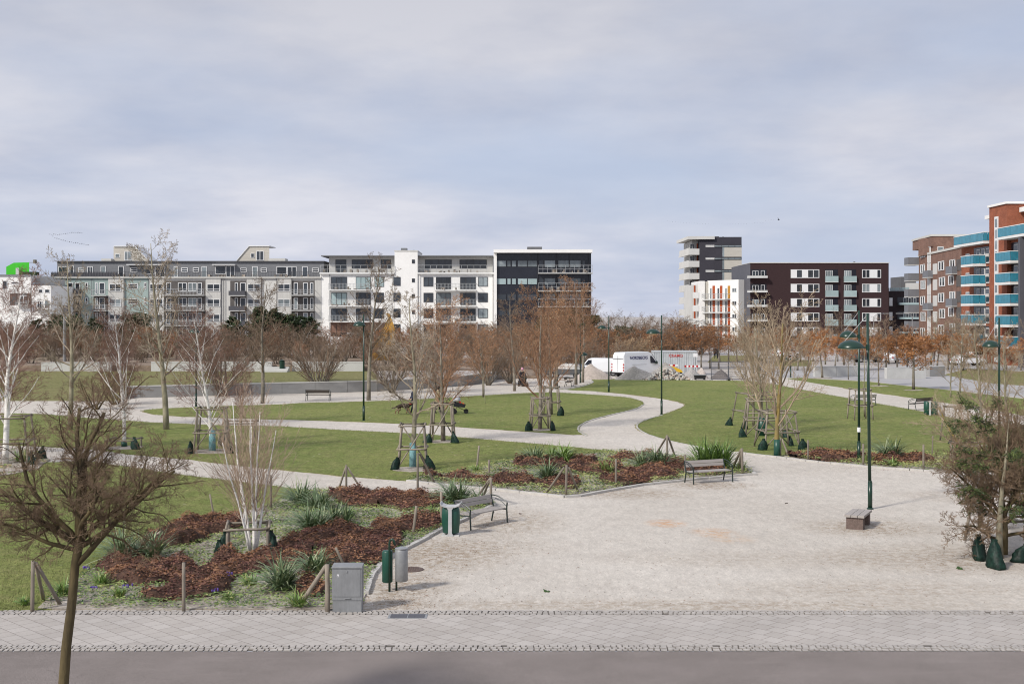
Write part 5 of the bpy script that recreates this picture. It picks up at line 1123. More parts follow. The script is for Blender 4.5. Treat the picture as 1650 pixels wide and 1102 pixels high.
row('greyup', [1265, 1330, 1360, 1400, 1432, 1500, 1530, 1560, 1590, 1625], 164, lambda u: 498, 'taller bare thin tree standing among the plaza trees', 'tall bare plaza trees', 'tree', 0, 1.3, mats=[dict(trunk='bark_grey', crown='twig_brown'), None])
row('scrub', [-60, -35, -10, 15, 40, 790, 850, 1080, 1100, 1125], 205, lambda u: 512, 'distant brown bush at the foot of the buildings', 'distant bushes', 'bush', 0, 2.0)
# ---------------------------------------------------------------- street furniture
def lamp(u, v, us, vs, ws, label, vt=508, lean=0, stay=True, dirx=-1):
    p = G(u, v); k = p.y/F; hp = (v-vt)*k; hs = (v-vs)*k; off = (us-u)*k; w_ = ws*k/2; w_ = max(w_, .36)
    e = thing('street_lamp', (p.x, p.y, 0), label, 'street lamp', 'dark green park lamps', 0)
    b = MB(); L = lean
    b.path([(0, 0, 0), (0, 0, .9)], .075, 14); b.path([(0, 0, .9), (L*.15, 0, .95)], [.075, .058], 14); b.path([(L*.15, 0, .95), (L, 0, hp)], [.057, .040], 14)
    b.build('pole', 'green_metal', e, True)
    b = MB(); b.lathe([(.11, 0), (.11, .03), (.085, .05)], n=14); b.build('base_collar', 'green_metal', e)
    xs = off; at = L*hs/hp
    b = MB(); b.path([(at, 0, hs-.02), (xs+(.9*w_ if dirx < 0 else -.9*w_), 0, hs-.02)], .028, 8); b.path([(at, 0, hs-.10), (at, 0, hs+.08)], .062, 12); b.build('arm', 'green_metal', e)
    b = MB(); b.lathe([(w_, -.03), (w_*1.0, 0), (w_*.93, .07), (w_*.76, .15), (w_*.5, .215), (w_*.2, .25), (.03, .26)], (xs, 0, hs-.02), 24); s = b.build('lamp_shade', 'green_metal', e, True)
    b = MB(); b.lathe([(w_*.3, -.07), (w_*.75, -.045), (w_*.9, -.032)], (xs, 0, hs-.02), 20); b.build('lens', 'pane_light', s)
    if stay:
        b = MB(); b.path([(L, 0, hp-.05), (xs-w_*.8*1 if dirx < 0 else xs+w_*.8, 0, hs+.03)], .009, 5); b.build('stay_rod', 'galv', e)
    if u == 1384:
        b = MB(); b.lathe([(.079, 0), (.079, .2)], (0, 0, 1.35), 14); b.build('sticker', 'sign_white', e)
    return e
lamp(1402, 820, 1371, 559, 42, 'nearest tall green lamp post with a wide domed shade, behind the block bench', 505, -.09)
lamp(1384, 745, 1366, 541.5, 21, 'green lamp post with a sticker, standing in the planting bed behind the nearest lamp', 500, 0)
lamp(1066, 668, 1052, 536, 22, 'slim green lamp post at the bend of the gravel path in the centre')
lamp(981, 632, 970, 528.5, 14, 'slim green lamp post on the lawn left of the lettered van', 509)
lamp(586, 678, 579, 524, 20, 'slim green lamp post on the middle lawn left of the dog', 507)
lamp(316, 655, 313, 535, 18, 'slim green lamp post half hidden by the birch in the stake frame', 520, 0, False)
lamp(935, 617, 941, 572, 10, 'thin dark lamp post between two trunks by the rounded kerb tip', 520, 0, False, 1)
lamp(1610, 742, 1596, 557, 22, 'green lamp half hidden in the bare trees at the right edge', 512)
lamp(1274, 608, 1281, 579, 10, 'short dark lamp at the start of the plaza, right of the yellow trunk', 580, 0, False, 1)
lamp(1262, 596, 1268, 580, 10, 'smaller dark lamp beside the short plaza lamp', 581, 0, False, 1)
for i, (u, v, vt, dx) in enumerate(((1131, 576, 517, -1), (1157, 574, 513, 1), (1106, 572, 519, -1), (1085, 574, 516, 1), (1470, 580, 506, -1), (1408, 576, 506, 1))):
    p = G(u, v); k = p.y/F; h = (v-vt)*k
    e = thing('road_lamp', (p.x, p.y, 0), nth(i, '') if 0 else ['thin grey road lamp just right of the container', 'thin grey road lamp before the red-doored block', 'thin grey road lamp at the far left of the distant road', 'thin grey road lamp above the container', 'thin grey road lamp before the dark link block', 'thin grey road lamp before the right end of the maroon block'][i], 'road lamp', 'distant grey road lamps')
    b = MB(); b.path([(0, 0, 0), (0, 0, h-.4), (dx*.5, 0, h), (dx*1.6, 0, h+.1)], [.09, .07, .05, .04], 6); b.build('pole', 'galv', e)
    b = MB(); b.rbox((dx*1.9, 0, h+.08), .9, .3, .12); b.build('lamp_head', 'galv', e)
p = G(146, 600); e = thing('mast', (p.x, 133, 1.5), 'silvery grey mast rising from the bushes before the mint block', 'mast')
b = MB(); b.path([(0, 0, -1.5), (0, 0, 5.9)], [.16, .12], 10); b.build('pole', 'galv', e); b = MB(); b.rbox((.15, 0, 5.6), .5, .4, .9); b.build('camera_box', 'facet', e)

def bench(p, rz, label, L=1.75, slatm='slat', arms=True):
    e = thing('park_bench', (p.x, p.y, 0), label, 'bench', 'slatted park benches with iron frames', rz)
    # local: long axis x, front toward -y
    b = MB()
    for i in range(4): b.box(-L/2, L/2, -.24+i*.12, -.24+i*.12+.105, .435, .47)
    b.build('seat', slatm, e)
    b = MB()
    for i in range(2):
        z = .60+i*.125; y = .29+i*.035
        b.hexa([(-L/2, y, z), (L/2, y, z), (L/2, y+.03, z), (-L/2, y+.03, z), (-L/2, y+.03, z+.11), (L/2, y+.03, z+.11), (L/2, y+.06, z+.11), (-L/2, y+.06, z+.11)])
    b.build('backrest', slatm, e)
    for s in (-1, 1):
        x = s*(L/2+.02)
        b = MB(); b.path([(x, -.30, 0), (x, -.27, .45), (x, -.29, .62)], .026, 6); b.build('leg', 'bench_iron', e)
        b = MB(); b.path([(x, .34, 0), (x, .24, .42), (x, .31, .62), (x, .37, .84)], .026, 6); b.build('leg', 'bench_iron', e)
        b = MB(); b.path([(x, -.27, .425), (x, 0, .405), (x, .24, .425)], .02, 6)
        if arms:
            pts = [(x, -.29+.66*t, .63+.13*math.sin(math.pi*min(1, t*1.15)*.62)+.08*t) for t in [i/7 for i in range(8)]]
            b.path(pts, .018, 6); b.path([(x, -.27, .5), (x, -.12, .62), (x, .05, .70), (x, .2, .735)], .012, 5)
        b.build('armrest', 'bench_iron', e)
    return e
pa, pb = G(1108, 779), G(1178, 776)
m_ = (pa+pb)/2; bench(m_+Vector((0, .1, 0)), math.atan2(pb.y-pa.y, pb.x-pa.x)+.13, 'iron bench with wooden slats in front of the middle planting bed')
p0, p1 = G(776, 853), G(811, 839); dlt = math.atan2(p1.y-p0.y, p1.x-p0.x)
bench((G(776, 853)+G(811, 839)+G(749, 850))/3+Vector((-.05, .1, 0)), R(52), 'iron bench with wooden slats right beside the green litter bin')
bench(G(513, 645.5), R(176), 'dark bench seen from behind, facing the retaining wall', slatm='slat_dark')
bench(G(917, 622.5), R(82), 'dark bench seen side-on beside the tall tree trunks', slatm='slat_dark')
bench(G(1483, 660), R(215), 'dark bench on the right lawn edge beside the distant green bin', slatm='slat_dark')
bench(G(1390, 654), R(200), 'pale bench beyond the two lamp posts at the far path', slatm='slat')

e = thing('block_bench', tuple(G(1383, 848)), 'low backless bench of grey planks on reddish granite blocks, before the tall lamp', 'bench', None, R(64))
for x in (-.48, .50):
    b = MB(); b.rbox((x, 0, .18), .26, .50, .36); b.build('block', 'granite', e)
for i in range(3):
    b = MB(); b.rbox((0, -.20+i*.20, .405), 1.35, .185, .07); b.build('plank', 'slat', e)

e = thing('litter_bin', tuple(G(726.5, 862)), 'green litter bin with a pale T-shaped front frame and tray top, beside the bench', 'litter bin', None, R(-4))
b = MB(); b.box(-.26, .26, -.22, .22, 0, .03); b.build('base_plate', 'concrete_light', e)
b = MB(); b.lathe([(.22, .07), (.245, .10), (.27, .42), (.272, .60), (.255, .78), (.22, .83)], (0, 0, 0), 28, 0, 1.0, .72); b.build('bin_body', 'bin_green', e, True)
b = MB(); b.extr([(-.11, 0), (.11, 0), (.055, .10), (.05, .78), (.10, .84), (-.10, .84), (-.05, .78), (-.055, .10)], lambda x, z: (x, -.235, z), lambda x, z: (x, -.195, z)); b.build('front_post', 'bin_concrete', e)
b = MB(); b.extr([(-.11, 0), (.11, 0), (.055, .10), (.05, .78), (.10, .84), (-.10, .84), (-.05, .78), (-.055, .10)], lambda x, z: (x, .195, z), lambda x, z: (x, .235, z)); b.build('rear_post', 'bin_concrete', e)
b = MB(); pr = [(-.31, .97), (-.27, .90), (-.14, .845), (.14, .845), (.27, .90), (.31, .97), (.29, .975), (.25, .92), (.13, .875), (-.13, .875), (-.25, .92), (-.29, .975)]
b.extr(pr, lambda x, z: (x, -.24, z), lambda x, z: (x, .24, z)); b.build('tray_top', 'bin_concrete', e)
e = thing('litter_bin', tuple(G(636, 952)), 'pole mounted pair of slim bins, one dark green and one silver, near the grey cabinet', 'litter bin', None, R(-12))
b = MB(); b.path([(-.10, -.09, 0), (-.10, -.09, 1.16), (-.07, -.09, 1.22), (-.03, -.09, 1.24), (.01, -.09, 1.2), (.03, -.09, 1.1)], .028, 8); b.path([(.02, .07, 0), (.02, .07, 1.0)], .026, 8); b.build('pole', 'green_metal', e, True)
b = MB(); b.lathe([(.10, .20), (.125, .22), (.125, .92), (.11, .95)], (-.18, 0, 0), 18); b.build('bin_body', 'bin_green', e, True)
b = MB(); b.lathe([(.13, .24), (.15, .26), (.15, .97), (.14, 1.0)], (.16, .02, 0), 18); s_ = b.build('bin_body', 'galv', e, True); s_['label'] = 'silver metal bin tube'
b = MB(); b.lathe([(.155, 1.0), (.155, 1.02), (.06, 1.05)], (.16, .02, 0), 18); b.build('lid', 'galv', s_)
e = thing('litter_bin', tuple(G(1500, 669)), 'distant green bin with a pale post beside the dark bench on the right path', 'litter bin', None, R(-30))
for s in (-1, 1): b = MB(); b.lathe([(.2, .05), (.24, .1), (.24, .85), (.2, .9)], (s*.22, 0, 0), 14); b.build('bin_body', 'bin_green', e, True)
b = MB(); b.box(-.06, .06, -.29, -.24, 0, .95); b.build('front_post', 'bin_concrete', e)
e = thing('litter_bin', ((454-CU)*121/F, 121.2, 1.2), 'far green bin standing on the steps of the raised lawn', 'litter bin')
b = MB(); b.lathe([(.22, 0), (.26, .05), (.26, .8), (.2, .85)], n=14); b.build('bin_body', 'green_metal', e)
b = MB(); b.lathe([(.27, .85), (.27, .9), (.1, .95)], n=14); b.build('lid', 'green_metal', e)

e = thing('utility_cabinet', tuple(G(559, 987)+Vector((0, .17, 0))), 'grey metal utility cabinet at the edge of the paved strip', 'utility cabinet')
b = MB(); b.box(-.315, .315, -.16, .16, 0, .27); b.build('plinth', 'cabinet', e)
b = MB(); b.box(-.325, .325, -.175, .17, .275, .98); c_ = b.build('cabinet_body', 'cabinet', e)
b = MB(); b.box(-.30, .30, -.187, -.176, .36, .955); d_ = b.build('door', 'cabinet', c_)
b = MB(); b.hexa([(-.34, -.20, .982), (.34, -.20, .982), (.34, .19, .982), (-.34, .19, .982), (-.33, -.19, 1.01), (.33, -.19, 1.01), (.33, .18, 1.03), (-.33, .18, 1.03)]); b.build('lid', 'cabinet', e)
b = MB(); b.box(-.05, .08, -.195, -.176, .31, .325); b.box(-.015, .015, -.2, -.188, .885, .925); b.build('handle', 'galv', e)
b = MB(); b.box(-.215, -.175, -.1895, -.1872, .79, .845); b.build('notice', 'sign_white', e)
b = MB(); b.tri((-.208, -.1905, .797), (-.182, -.1905, .797), (-.195, -.1905, .838)); b.build('warning_mark', 'blackcloth', e)
def cover(p, r, label, name='manhole_cover'):
    e = thing(name, (p.x, p.y, 0), label, 'manhole cover'); b = MB(); b.lathe([(r, -.02), (r, .015), (r*.93, .02)], n=28); b.build('rim', 'iron', e); b = MB(); b.lathe([(r*.9, .0), (r*.9, .024)], n=28)
    for i in range(-4, 5):
        for j in range(-4, 5):
            if i*i+j*j < 17: b.rbox((i*r*.18, j*r*.18, .028), r*.09, r*.09, .012)
    b.build('lid', 'iron', e)
cover(G(662, 917.5), .33, 'rusty round manhole cover in the gravel beside the pole mounted bins')
e = thing('drain_cover', tuple(G(657, 993)), 'rectangular drain cover in the paved strip right of the grey cabinet', 'drain cover')
b = MB(); b.box(-.42, .42, -.2, .2, -.01, .014); b.build('frame', 'galv', e)
b = MB()
for i in range(2):
    for j in range(6): b.box(-.37+i*.38, -.01+i*.38, -.17+j*.058, -.135+j*.058, .0, .019)
b.build('grate', 'facet', e)

# wooden posts
def post_mesh(b, a, c, r=.045):
    a = Vector(a); c = Vector(c); d = (c-a)
    b.path([a-d.normalized()*.05, a+d*.35, a+d*.7, c], [r*1.05, r, r*.97, r*.93], 8)
def post(u, v, ut, vt, label, r=.04, braces=(), dy=0):
    p = G(u, v); k = p.y/F; t = Vector(((ut-u)*k, dy, (v-vt)*k))
    e = thing('wooden_post', (p.x, p.y, .0), label, 'wooden post', 'weathered bed posts')
    b = MB(); post_mesh(b, (0, 0, 0), t, r); b.build('post', 'timber', e, True)
    for (ub, vb, uu, vv) in braces:
        q = G(ub, vb); top = Vector(((uu-u)*k, 0, (v-vv)*k)); b = MB(); post_mesh(b, (q.x-p.x, q.y-p.y, 0), top+Vector((0, -.03 if q.y < p.y else .03, 0)), r*.95); b.build('brace', 'timber', e, True)
post(52, 985, 53, 903, 'corner post with two leaning braces at the bottom left bed corner', .045, ((98, 975, 57, 907), (71, 968, 56, 907)))
post(296, 985, 296, 906, 'single upright post at the front edge of the bottom left bed')
post(346, 838, 338, 796, 'thin leaning post on the lawn behind the russet patch', .03)
post(437, 822, 436, 765, 'slim post at the lawn edge right of the white birch stems', .035)
post(558, 792, 558, 749, 'corner post with two braces at the top corner of the near bed', .04, ((545, 790, 557, 753), (583, 790, 560, 753)))
post(673, 802, 673, 730, 'post with one brace by the path, below the turquoise trunk guard', .04, ((700, 778, 676, 731),))
post(665, 864, 671, 815, 'post leaning right in the near bed, left of the litter bin', .04)
post(711.5, 846, 711, 792, 'post directly behind the green litter bin', .04)
post(528, 985, 527, 909, 'thick corner post with a long brace beside the grey cabinet', .055, ((482, 977, 524, 913),))
post(556, 915, 541, 882, 'short broken post leaning left behind the grey cabinet', .035)
post(238, 872, 261, 855, 'fallen post lying against the sword-leaved clump at left', .04)
post(791, 817, 791, 769, 'corner post with two braces behind the bench beside the bin', .045, ((773, 795, 789, 772), (778, 800, 790, 772)))
post(768, 757, 772, 718, 'slightly leaning post at the lawn edge of the middle bed', .04)
post(788, 768, 788, 741, 'short post at the left end of the middle bed', .045)
post(912, 799, 913, 749, 'pale corner post with two braces at the front of the middle bed', .045, ((880, 795, 909, 753), (932, 793, 916, 753)))
post(992.5, 786, 992.5, 739, 'single pale post in the centre of the middle bed', .04)
post(1075, 738, 1075, 701, 'corner post with two braces at the path side of the middle bed', .05, ((1058, 730, 1074, 704), (1088, 736, 1077, 704)))
post(1104, 766, 1104, 732, 'post right behind the left end of the middle bench', .05)
post(1196, 764, 1195.5, 722, 'corner post with braces at the right tip of the middle bed', .055, ((1179, 757, 1194, 725), (1190, 759, 1195, 725)))
post(1257.5, 736, 1257.5, 705, 'post with one brace at the left end of the right bed', .045, ((1271, 736, 1260, 707),))
post(1302, 742, 1302, 709, 'lone post in the left part of the right bed', .04)
post(1391, 751, 1391, 715, 'pale post right beside the lamp post in the right bed', .045)
post(1488, 758, 1488, 716, 'pale post in the right part of the right bed', .045)
post(1502, 738, 1503, 702, 'darker post on the lawn side of the right bed', .035)
post(1536, 752, 1536, 718, 'post before the leaning yellow trunk at the right bed', .04)
post(42, 760, 46, 715, 'slanting post on the mulched bed beside the big left birch', .045)
post(147, 742, 152, 715, 'slanting post on the path edge under the dark tree crown', .045, ((158, 740, 154, 716),))

# stake frames and watering bags
def bag(x, y, h, rz, label, seed=0, w_=.2):
    e = thing('watering_bag', (x, y, 0), label, 'watering bag', 'dark green tree watering bags', rz)
    r = random.Random(seed); b = MB(); n = 18; prof = [(1.2, 0), (1.32, .06), (1.25, .2), (1.12, .42), (.9, .62), (.62, .78), (.34, .9), (.42, 1.0)]
    ph = r.random()*6
    for i, (q, z) in enumerate(prof):
        for j in range(n):
            a = 2*math.pi*j/n; rr = w_*q*(1+.2*math.sin(2*a+ph+z*3)+.13*math.sin(5*a+z*7+ph)+r.uniform(-.08, .08))
            b.v.append((rr*math.cos(a)*1.1+w_*z*math.sin(ph)*.9, rr*math.sin(a)*.7+w_*z*math.cos(ph)*.4, z*h*(1+r.uniform(-.03, .03))))
    for i in range(len(prof)-1):
        for j in range(n):
            j2 = (j+1) % n; b.f.append((i*n+j, i*n+j2, (i+1)*n+j2, (i+1)*n+j)); b.m.append(0)
    b.f.append(tuple(reversed(range(n)))); b.m.append(0)
    b.build('bag', 'bag', e, True); b = MB(); b.lathe([(w_*.22, h*.86), (w_*.2, h*.9)], (.9*w_*.88*math.sin(ph), w_*.35*math.cos(ph), 0), 10); b.build('tie', 'bench_iron', e)
def stake_frame(p, w_, h, rz, label, mid=True, diag=True, bags=(), bl='', legs=4, seed=0, bagh=.55):
    e = thing('stake_frame', (p.x, p.y, 0), label, 'stake frame', 'wooden stake frames around trees', rz)
    hw = w_/2; tp = .78 if h > 1.2 else .95; r = random.Random(seed)
    cor = [(-hw, -hw), (hw, -hw), (hw, hw), (-hw, hw)]
    for x, y in cor[:legs]:
        b = MB(); post_mesh(b, (x, y, 0), (x*tp+r.uniform(-.03, .03), y*tp, h+r.uniform(0, .06)), .045); b.build('leg', 'timber', e, True)
    def ring(z, s, ex=.08):
        for i in range(4):
            a, c = cor[i], cor[(i+1) % 4]; q = 1+ex/hw
            A = Vector((a[0]*s*(q if i % 2 == 0 else 1), a[1]*s*(1 if i % 2 == 0 else q), z+(.05 if i % 2 else 0))); C = Vector((c[0]*s*(q if i % 2 == 0 else 1), c[1]*s*(1 if i % 2 == 0 else q), z+(.05 if i % 2 else 0)))
            n = Vector((a[0]+c[0], a[1]+c[1], 0)).normalized()*.05
            b = MB(); post_mesh(b, A+n, C+n, .036); b.build('rail', 'timber', e, True)
    ring(h-.03, tp)
    if mid: ring(h*.46, 1-(1-tp)*.46)
    if diag:
        for i in range(4):
            a, c = cor[i], cor[(i+1) % 4]; n = Vector((a[0]+c[0], a[1]+c[1], 0)).normalized()*.03
            b = MB(); post_mesh(b, Vector((a[0]*.97, a[1]*.97, .12))+n, Vector((c[0]*tp*.93, c[1]*tp*.93, h-.12))+n, .030); b.build('brace', 'timber', e, True)
    ca, sa = math.cos(rz), math.sin(rz)
    nm = {(-1, -1): 'front left', (1, -1): 'front right', (1, 1): 'rear right', (-1, 1): 'rear left'}
    for k, (sx, sy) in enumerate(bags):
        x, y = sx*(hw+.13), sy*(hw+.05); bag(p.x+x*ca-y*sa, p.y+x*sa+y*ca, bagh*r.uniform(.85, 1.15), r.random()*6, 'dark watering bag at the %s foot of %s' % (nm[(sx, sy)], bl), seed*7+k, .15)
    return e
def guard(u, v, h, r, label_tree_mat='wrap'):
    pass
FR = [((665, 754), 1.22, 1.86, .05, 'nearest tall stake frame, around the tree with a turquoise trunk guard', True, True, ((-1, -1), (1, -1)), 'the frame round the turquoise guard'),
      ((713, 712), 1.18, 2.0, -.06, 'tall stake frame just below the person in an olive coat', True, True, ((-1, -1), (1, -1)), 'the frame below the olive coat'),
      ((870, 693), 1.10, 1.85, .1, 'front one of two overlapping stake frames on the middle lawn', True, True, ((-1, -1), (1, -1)), 'the front twin frame'),
      ((888, 669), 1.10, 1.85, -.15, 'rear one of two overlapping stake frames on the middle lawn', True, False, ((-1, -1), (1, -1)), 'the rear twin frame'),
      ((342, 728), 1.55, 2.1, .12, 'tall stake frame around the birch with the blue mesh guard', True, True, ((-1, -1), (1, -1)), 'the birch frame with the blue guard'),
      ((12, 746), 2.1, 2.05, .2, 'stake frame around the big birch at the left edge', True, False, ((1, -1), (1, 1)), 'the frame at the left edge'),
      ((388, 716), 1.5, 1.15, .1, 'low stake frame behind the multi-stemmed birch', False, False, ((-1, -1),), 'the low frame behind the birch stems'),
      ((400, 893), 1.08, .80, .18, 'low log square around the stems of the white birch in the bed', False, False, ((-1, -1), (-1, 1), (1, -1), (1, 1)), 'the low log square'),
      ((1252, 722), 1.75, 1.8, .1, 'front stake frame of the three on the right lawn', True, True, ((-1, -1), (1, -1), (1, 1)), 'the front right-lawn frame'),
      ((1228, 702), 1.95, 1.95, -.1, 'middle stake frame of the three on the right lawn', True, True, ((-1, -1), (1, -1)), 'the middle right-lawn frame'),
      ((1220, 688), 2.3, 1.95, .2, 'rearmost stake frame of the three on the right lawn', True, False, ((-1, -1), (-1, 1)), 'the rear right-lawn frame'),
      ((1386, 676), 1.2, 1.9, .1, 'slender stake frame just behind the two lamp posts', True, False, (), ''),
      ((1550, 712), 1.6, 1.8, .1, 'stake frame half hidden behind the leaning yellow trunk', False, False, ((-1, -1), (1, -1)), 'the frame behind the yellow trunk'),
      ((1566, 750), 1.3, .95, .1, 'low log square around the leaning yellow trunk', False, False, (), ''),
      ((1640, 880), 2.1, 1.9, .1, 'stake frame hidden in the dark hawthorn at the right edge', True, False, (), ''),
      ((200, 722), 1.3, .45, 0, 'low log edging around the birch on the first grass strip', False, False, ((1, -1),), 'the low edging round the left birch')]
for i, (px, w_, h, rz, lab, md, dg, bg_, bl) in enumerate(FR): stake_frame(G(*px), w_, h, rz, lab, md, dg, bg_, bl, 4, i, .62 if px[1] > 800 else .55)
for u, v, h, lab, k in ((1579, 901, .64, 'watering bag in the gravel, left of the two below the dark tree', 1), (1604, 915, .72, 'bigger watering bag in the gravel, right of the two below the dark tree', 2), (1646, 905, .5, 'watering bag at the right edge behind the yellowed trunk', 3)):
    p = G(u, v); bag(p.x, p.y, h, k, 'dark green '+lab, 90+k, .21)
for nm, u, v, h, r0, mm in (('665', 665, 753, 1.05, .13, 'wrap'), ('342', 342, 727, 1.0, .15, 'wrap'), ('1229', 1229, 703, 1.0, .22, 'bin_green'), ('200', 200, 720, .3, .14, 'bin_green'), ('1252', 1254, 722, .8, .14, 'bin_green')):
    p = G(u, v); tr_ = min((o for o in col.objects if o.get('category') == 'tree' and o.parent is None), key=lambda o: (o.location.x-p.x)**2+(o.location.y-p.y)**2)
    b = MB(); s = tr_.scale; b.lathe([((r0+.02)/s[0], 0), (r0/s[0], h/s[2])], n=14); o = b.build('trunk_guard', mm, tr_, True)
for u, v, w_ in ((665, 757, .9), (342, 728, 1.1), (713, 712, .8), (870, 693, .7), (200, 722, 1.0), (1326, 609, 1.0), (1416, 622, .9), (1472, 629, .8)):
    p = G(u, v); b = MB(); r = random.Random(int(u)); P = [(p.x+w_*r.uniform(.85, 1.1)*math.cos(a*.4), p.y+w_*r.uniform(.85, 1.1)*math.sin(a*.4)) for a in range(16)][:16]
    P = [(p.x+w_*random.Random(int(u)+i).uniform(.85, 1.1)*math.cos(i*math.pi/8), p.y+w_*random.Random(int(u)+i).uniform(.85, 1.1)*math.sin(i*math.pi/8)) for i in range(16)]
    b.prism(P, 0, .034); o = b.build('tree_pit', 'soil'); o['kind'] = 'structure'

# ---------------------------------------------------------------- skinned figures
def skin(name, V, E, Rr, mats, parent, root=0, sub=1, paint=None, flat_=1.0):
    me = bpy.data.meshes.new(name); me.from_pydata(V, E, []); o = bpy.data.objects.new(name, me); col.objects.link(o)
    md = o.modifiers.new('s', 'SKIN'); md.use_smooth_shade = True
    for i, rv in enumerate(Rr):
        sv = me.skin_vertices[0].data[i]; sv.radius = (rv, rv) if not isinstance(rv, tuple) else rv; sv.use_root = (i == root)
    if sub: o.modifiers.new('u', 'SUBSURF').levels = sub
    dg = bpy.context.evaluated_depsgraph_get(); dg.update()
    m2 = bpy.data.meshes.new_from_object(o.evaluated_get(dg)); o.modifiers.clear(); o.data = m2; m2.name = name
    for q in mats: m2.materials.append(M[q])
    if paint:
        for f in m2.polygons: f.material_index = paint(f.center)
    for f in m2.polygons: f.use_smooth = True
    o.parent = parent; return o
def person(p, rz, label, coat, legs, s=1.0, step=.25, arm=(.35, -.1), armr=None, head=('hair', None), coatlen=.82, hat=None):
    """faces +x locally"""
    e = thing('person', (p.x, p.y, .02), label, 'person', None, rz); e.scale = (s, s, s)
    V = [(0, 0, .98), (0, 0, 1.12), (0.01, 0, 1.30), (0.01, 0, 1.45), (.03, 0, 1.54), (.05, 0, 1.64), (.055, 0, 1.72),
         (0, .10, .92), (step*.5, .11, .50), (step, .11, .08), (step+.14, .12, .04),
         (0, -.10, .92), (-step*.2, -.11, .50), (-step*.9, -.11, .10), (-step*.9+.14, -.12, .04),
         (0.01, .19, 1.42), (arm[0]*.35, .24, 1.18), (arm[0], .20, 1.02+arm[1]+.1), (arm[0]+.08, .18, 1.03+arm[1]+.1),
         (0.01, -.19, 1.42), ]
    ar = armr or arm
    V += [(ar[0]*.35, -.24, 1.18), (ar[0], -.20, 1.02+ar[1]+.1), (ar[0]+.08, -.18, 1.03+ar[1]+.1)]
    E = [(0, 1), (1, 2), (2, 3), (3, 4), (4, 5), (5, 6), (0, 7), (7, 8), (8, 9), (9, 10), (0, 11), (11, 12), (12, 13), (13, 14), (3, 15), (15, 16), (16, 17), (17, 18), (3, 19), (19, 20), (20, 21), (21, 22)]
    Rr = [(.14, .17), (.135, .16), (.15, .18), (.13, .17), .058, .09, .085, .10, .07, .05, .045, .10, .07, .05, .045, .075, .058, .042, .038, .075, .058, .042, .038]
    def paint(c):
        if c.z > 1.53: return 2
        if math.hypot(c.x-arm[0]-.06, abs(c.y)-.19) < .07 and c.z < 1.25 and c.z > .8 and abs(arm[0]) > .2: return 2
        if c.z > coatlen: return 0
        return 1
    bd = skin('body', V, E, Rr, [coat, legs, 'skin'], e, 0, 1, paint)
    b = MB(); b.lathe([(.10, 1.60), (.118, 1.66), (.118, 1.74), (.09, 1.82), (.03, 1.85)], (.035, 0, 0), 14); b.build('hat' if hat else 'hair', hat or head[0], e, True)
    b = MB(); b.lathe([(.155, coatlen-.1), (.17, coatlen), (.165, 1.0), (.16, 1.2)], (0, 0, 0), 14, 0, 1.0, 1.2); b.build('coat_hem', coat, e, True)
    return e
# person walking the dog (behind the guarded tree)
person(G(666.5, 667), R(200), 'person in dark navy clothes walking a dog behind the tree with turquoise guard', 'bluecloth', 'bluecloth', .98, .22, (.22, -.15))
pd = G(651, 668)
e = thing('dog', (pd.x, pd.y, .02), 'dark brown dog with tan legs trotting on the middle lawn', 'dog', None, R(-8))
V = [(-.30, 0, .52), (-.10, 0, .55), (.12, 0, .54), (.30, 0, .58), (.44, 0, .66), (.55, 0, .68), (.68, 0, .63), (-.42, 0, .50), (-.58, 0, .40), (-.76, 0, .38),
     (-.30, .09, .42), (-.22, .10, .30), (-.38, .10, .18), (-.32, .10, .02), (-.30, -.09, .42), (-.38, -.10, .30), (-.50, -.10, .19), (-.50, -.10, .03),
     (.24, .08, .42), (.20, .09, .24), (.10, .09, .05), (.26, -.08, .42), (.36, -.09, .24), (.42, -.09, .03), (.46, .06, .76), (.46, -.06, .76)]
E = [(0, 1), (1, 2), (2, 3), (3, 4), (4, 5), (5, 6), (0, 7), (7, 8), (8, 9), (0, 10), (10, 11), (11, 12), (12, 13), (0, 14), (14, 15), (15, 16), (16, 17), (2, 18), (18, 19), (19, 20), (2, 21), (21, 22), (22, 23), (5, 24), (5, 25)]
Rr = [.13, .12, .14, .13, .085, .085, .04, .05, .04, .03, .09, .055, .035, .03, .09, .055, .035, .03, .07, .04, .03, .07, .04, .03, .02, .02]
e.scale = (1.1, 1.1, 1.05)
skin('body', V, E, Rr, ['dogfur', 'dogtan'], e, 1, 1, lambda c: 1 if (c.z < .40 and c.x > -.55) else 0)
b = MB(); b.path([(.40, 0, .64), (.415, 0, .68)], .098, 10); b.build('collar', 'redcloth', e)
b = MB(); b.path([(.4, 0, .7), (.6, 0, .85), (.95, 0, 1.0)], .008, 4); b.build('leash', 'bench_iron', e)
# pram and its pusher
person(G(705, 666.5), R(8), 'person in an olive coat pushing a pram across the middle lawn', 'olive_coat', 'blackcloth', 1.0, .22, (.42, .02), coatlen=.78)
pp = G(740, 667)
e = thing('pram', (pp.x, pp.y, .02), 'dark three-wheeled pram with a grey hood and red and orange blankets', 'pram', None, R(6))
for x, y, r in ((-.33, .27, .17), (-.33, -.27, .17), (.45, 0, .16)):
    b = MB(); n = 16; b.extr([(r*math.cos(2*math.pi*i/n), r*math.sin(2*math.pi*i/n)) for i in range(n)], lambda q, z: (x+q, y-.025, r+z), lambda q, z: (x+q, y+.025, r+z)); b.build('wheel', 'tyre', e)
b = MB(); b.path([(-.33, -.27, .17), (-.33, .27, .17)], .015, 5); b.path([(.45, 0, .17), (-.1, 0, .45), (-.33, 0, .6), (-.78, 0, 1.05)], .02, 5); b.path([(-.78, -.22, 1.05), (-.78, .22, 1.05)], .02, 6); b.path([(-.33, 0, .17), (-.1, 0, .5)], .02, 5); b.build('frame', 'bench_iron', e)
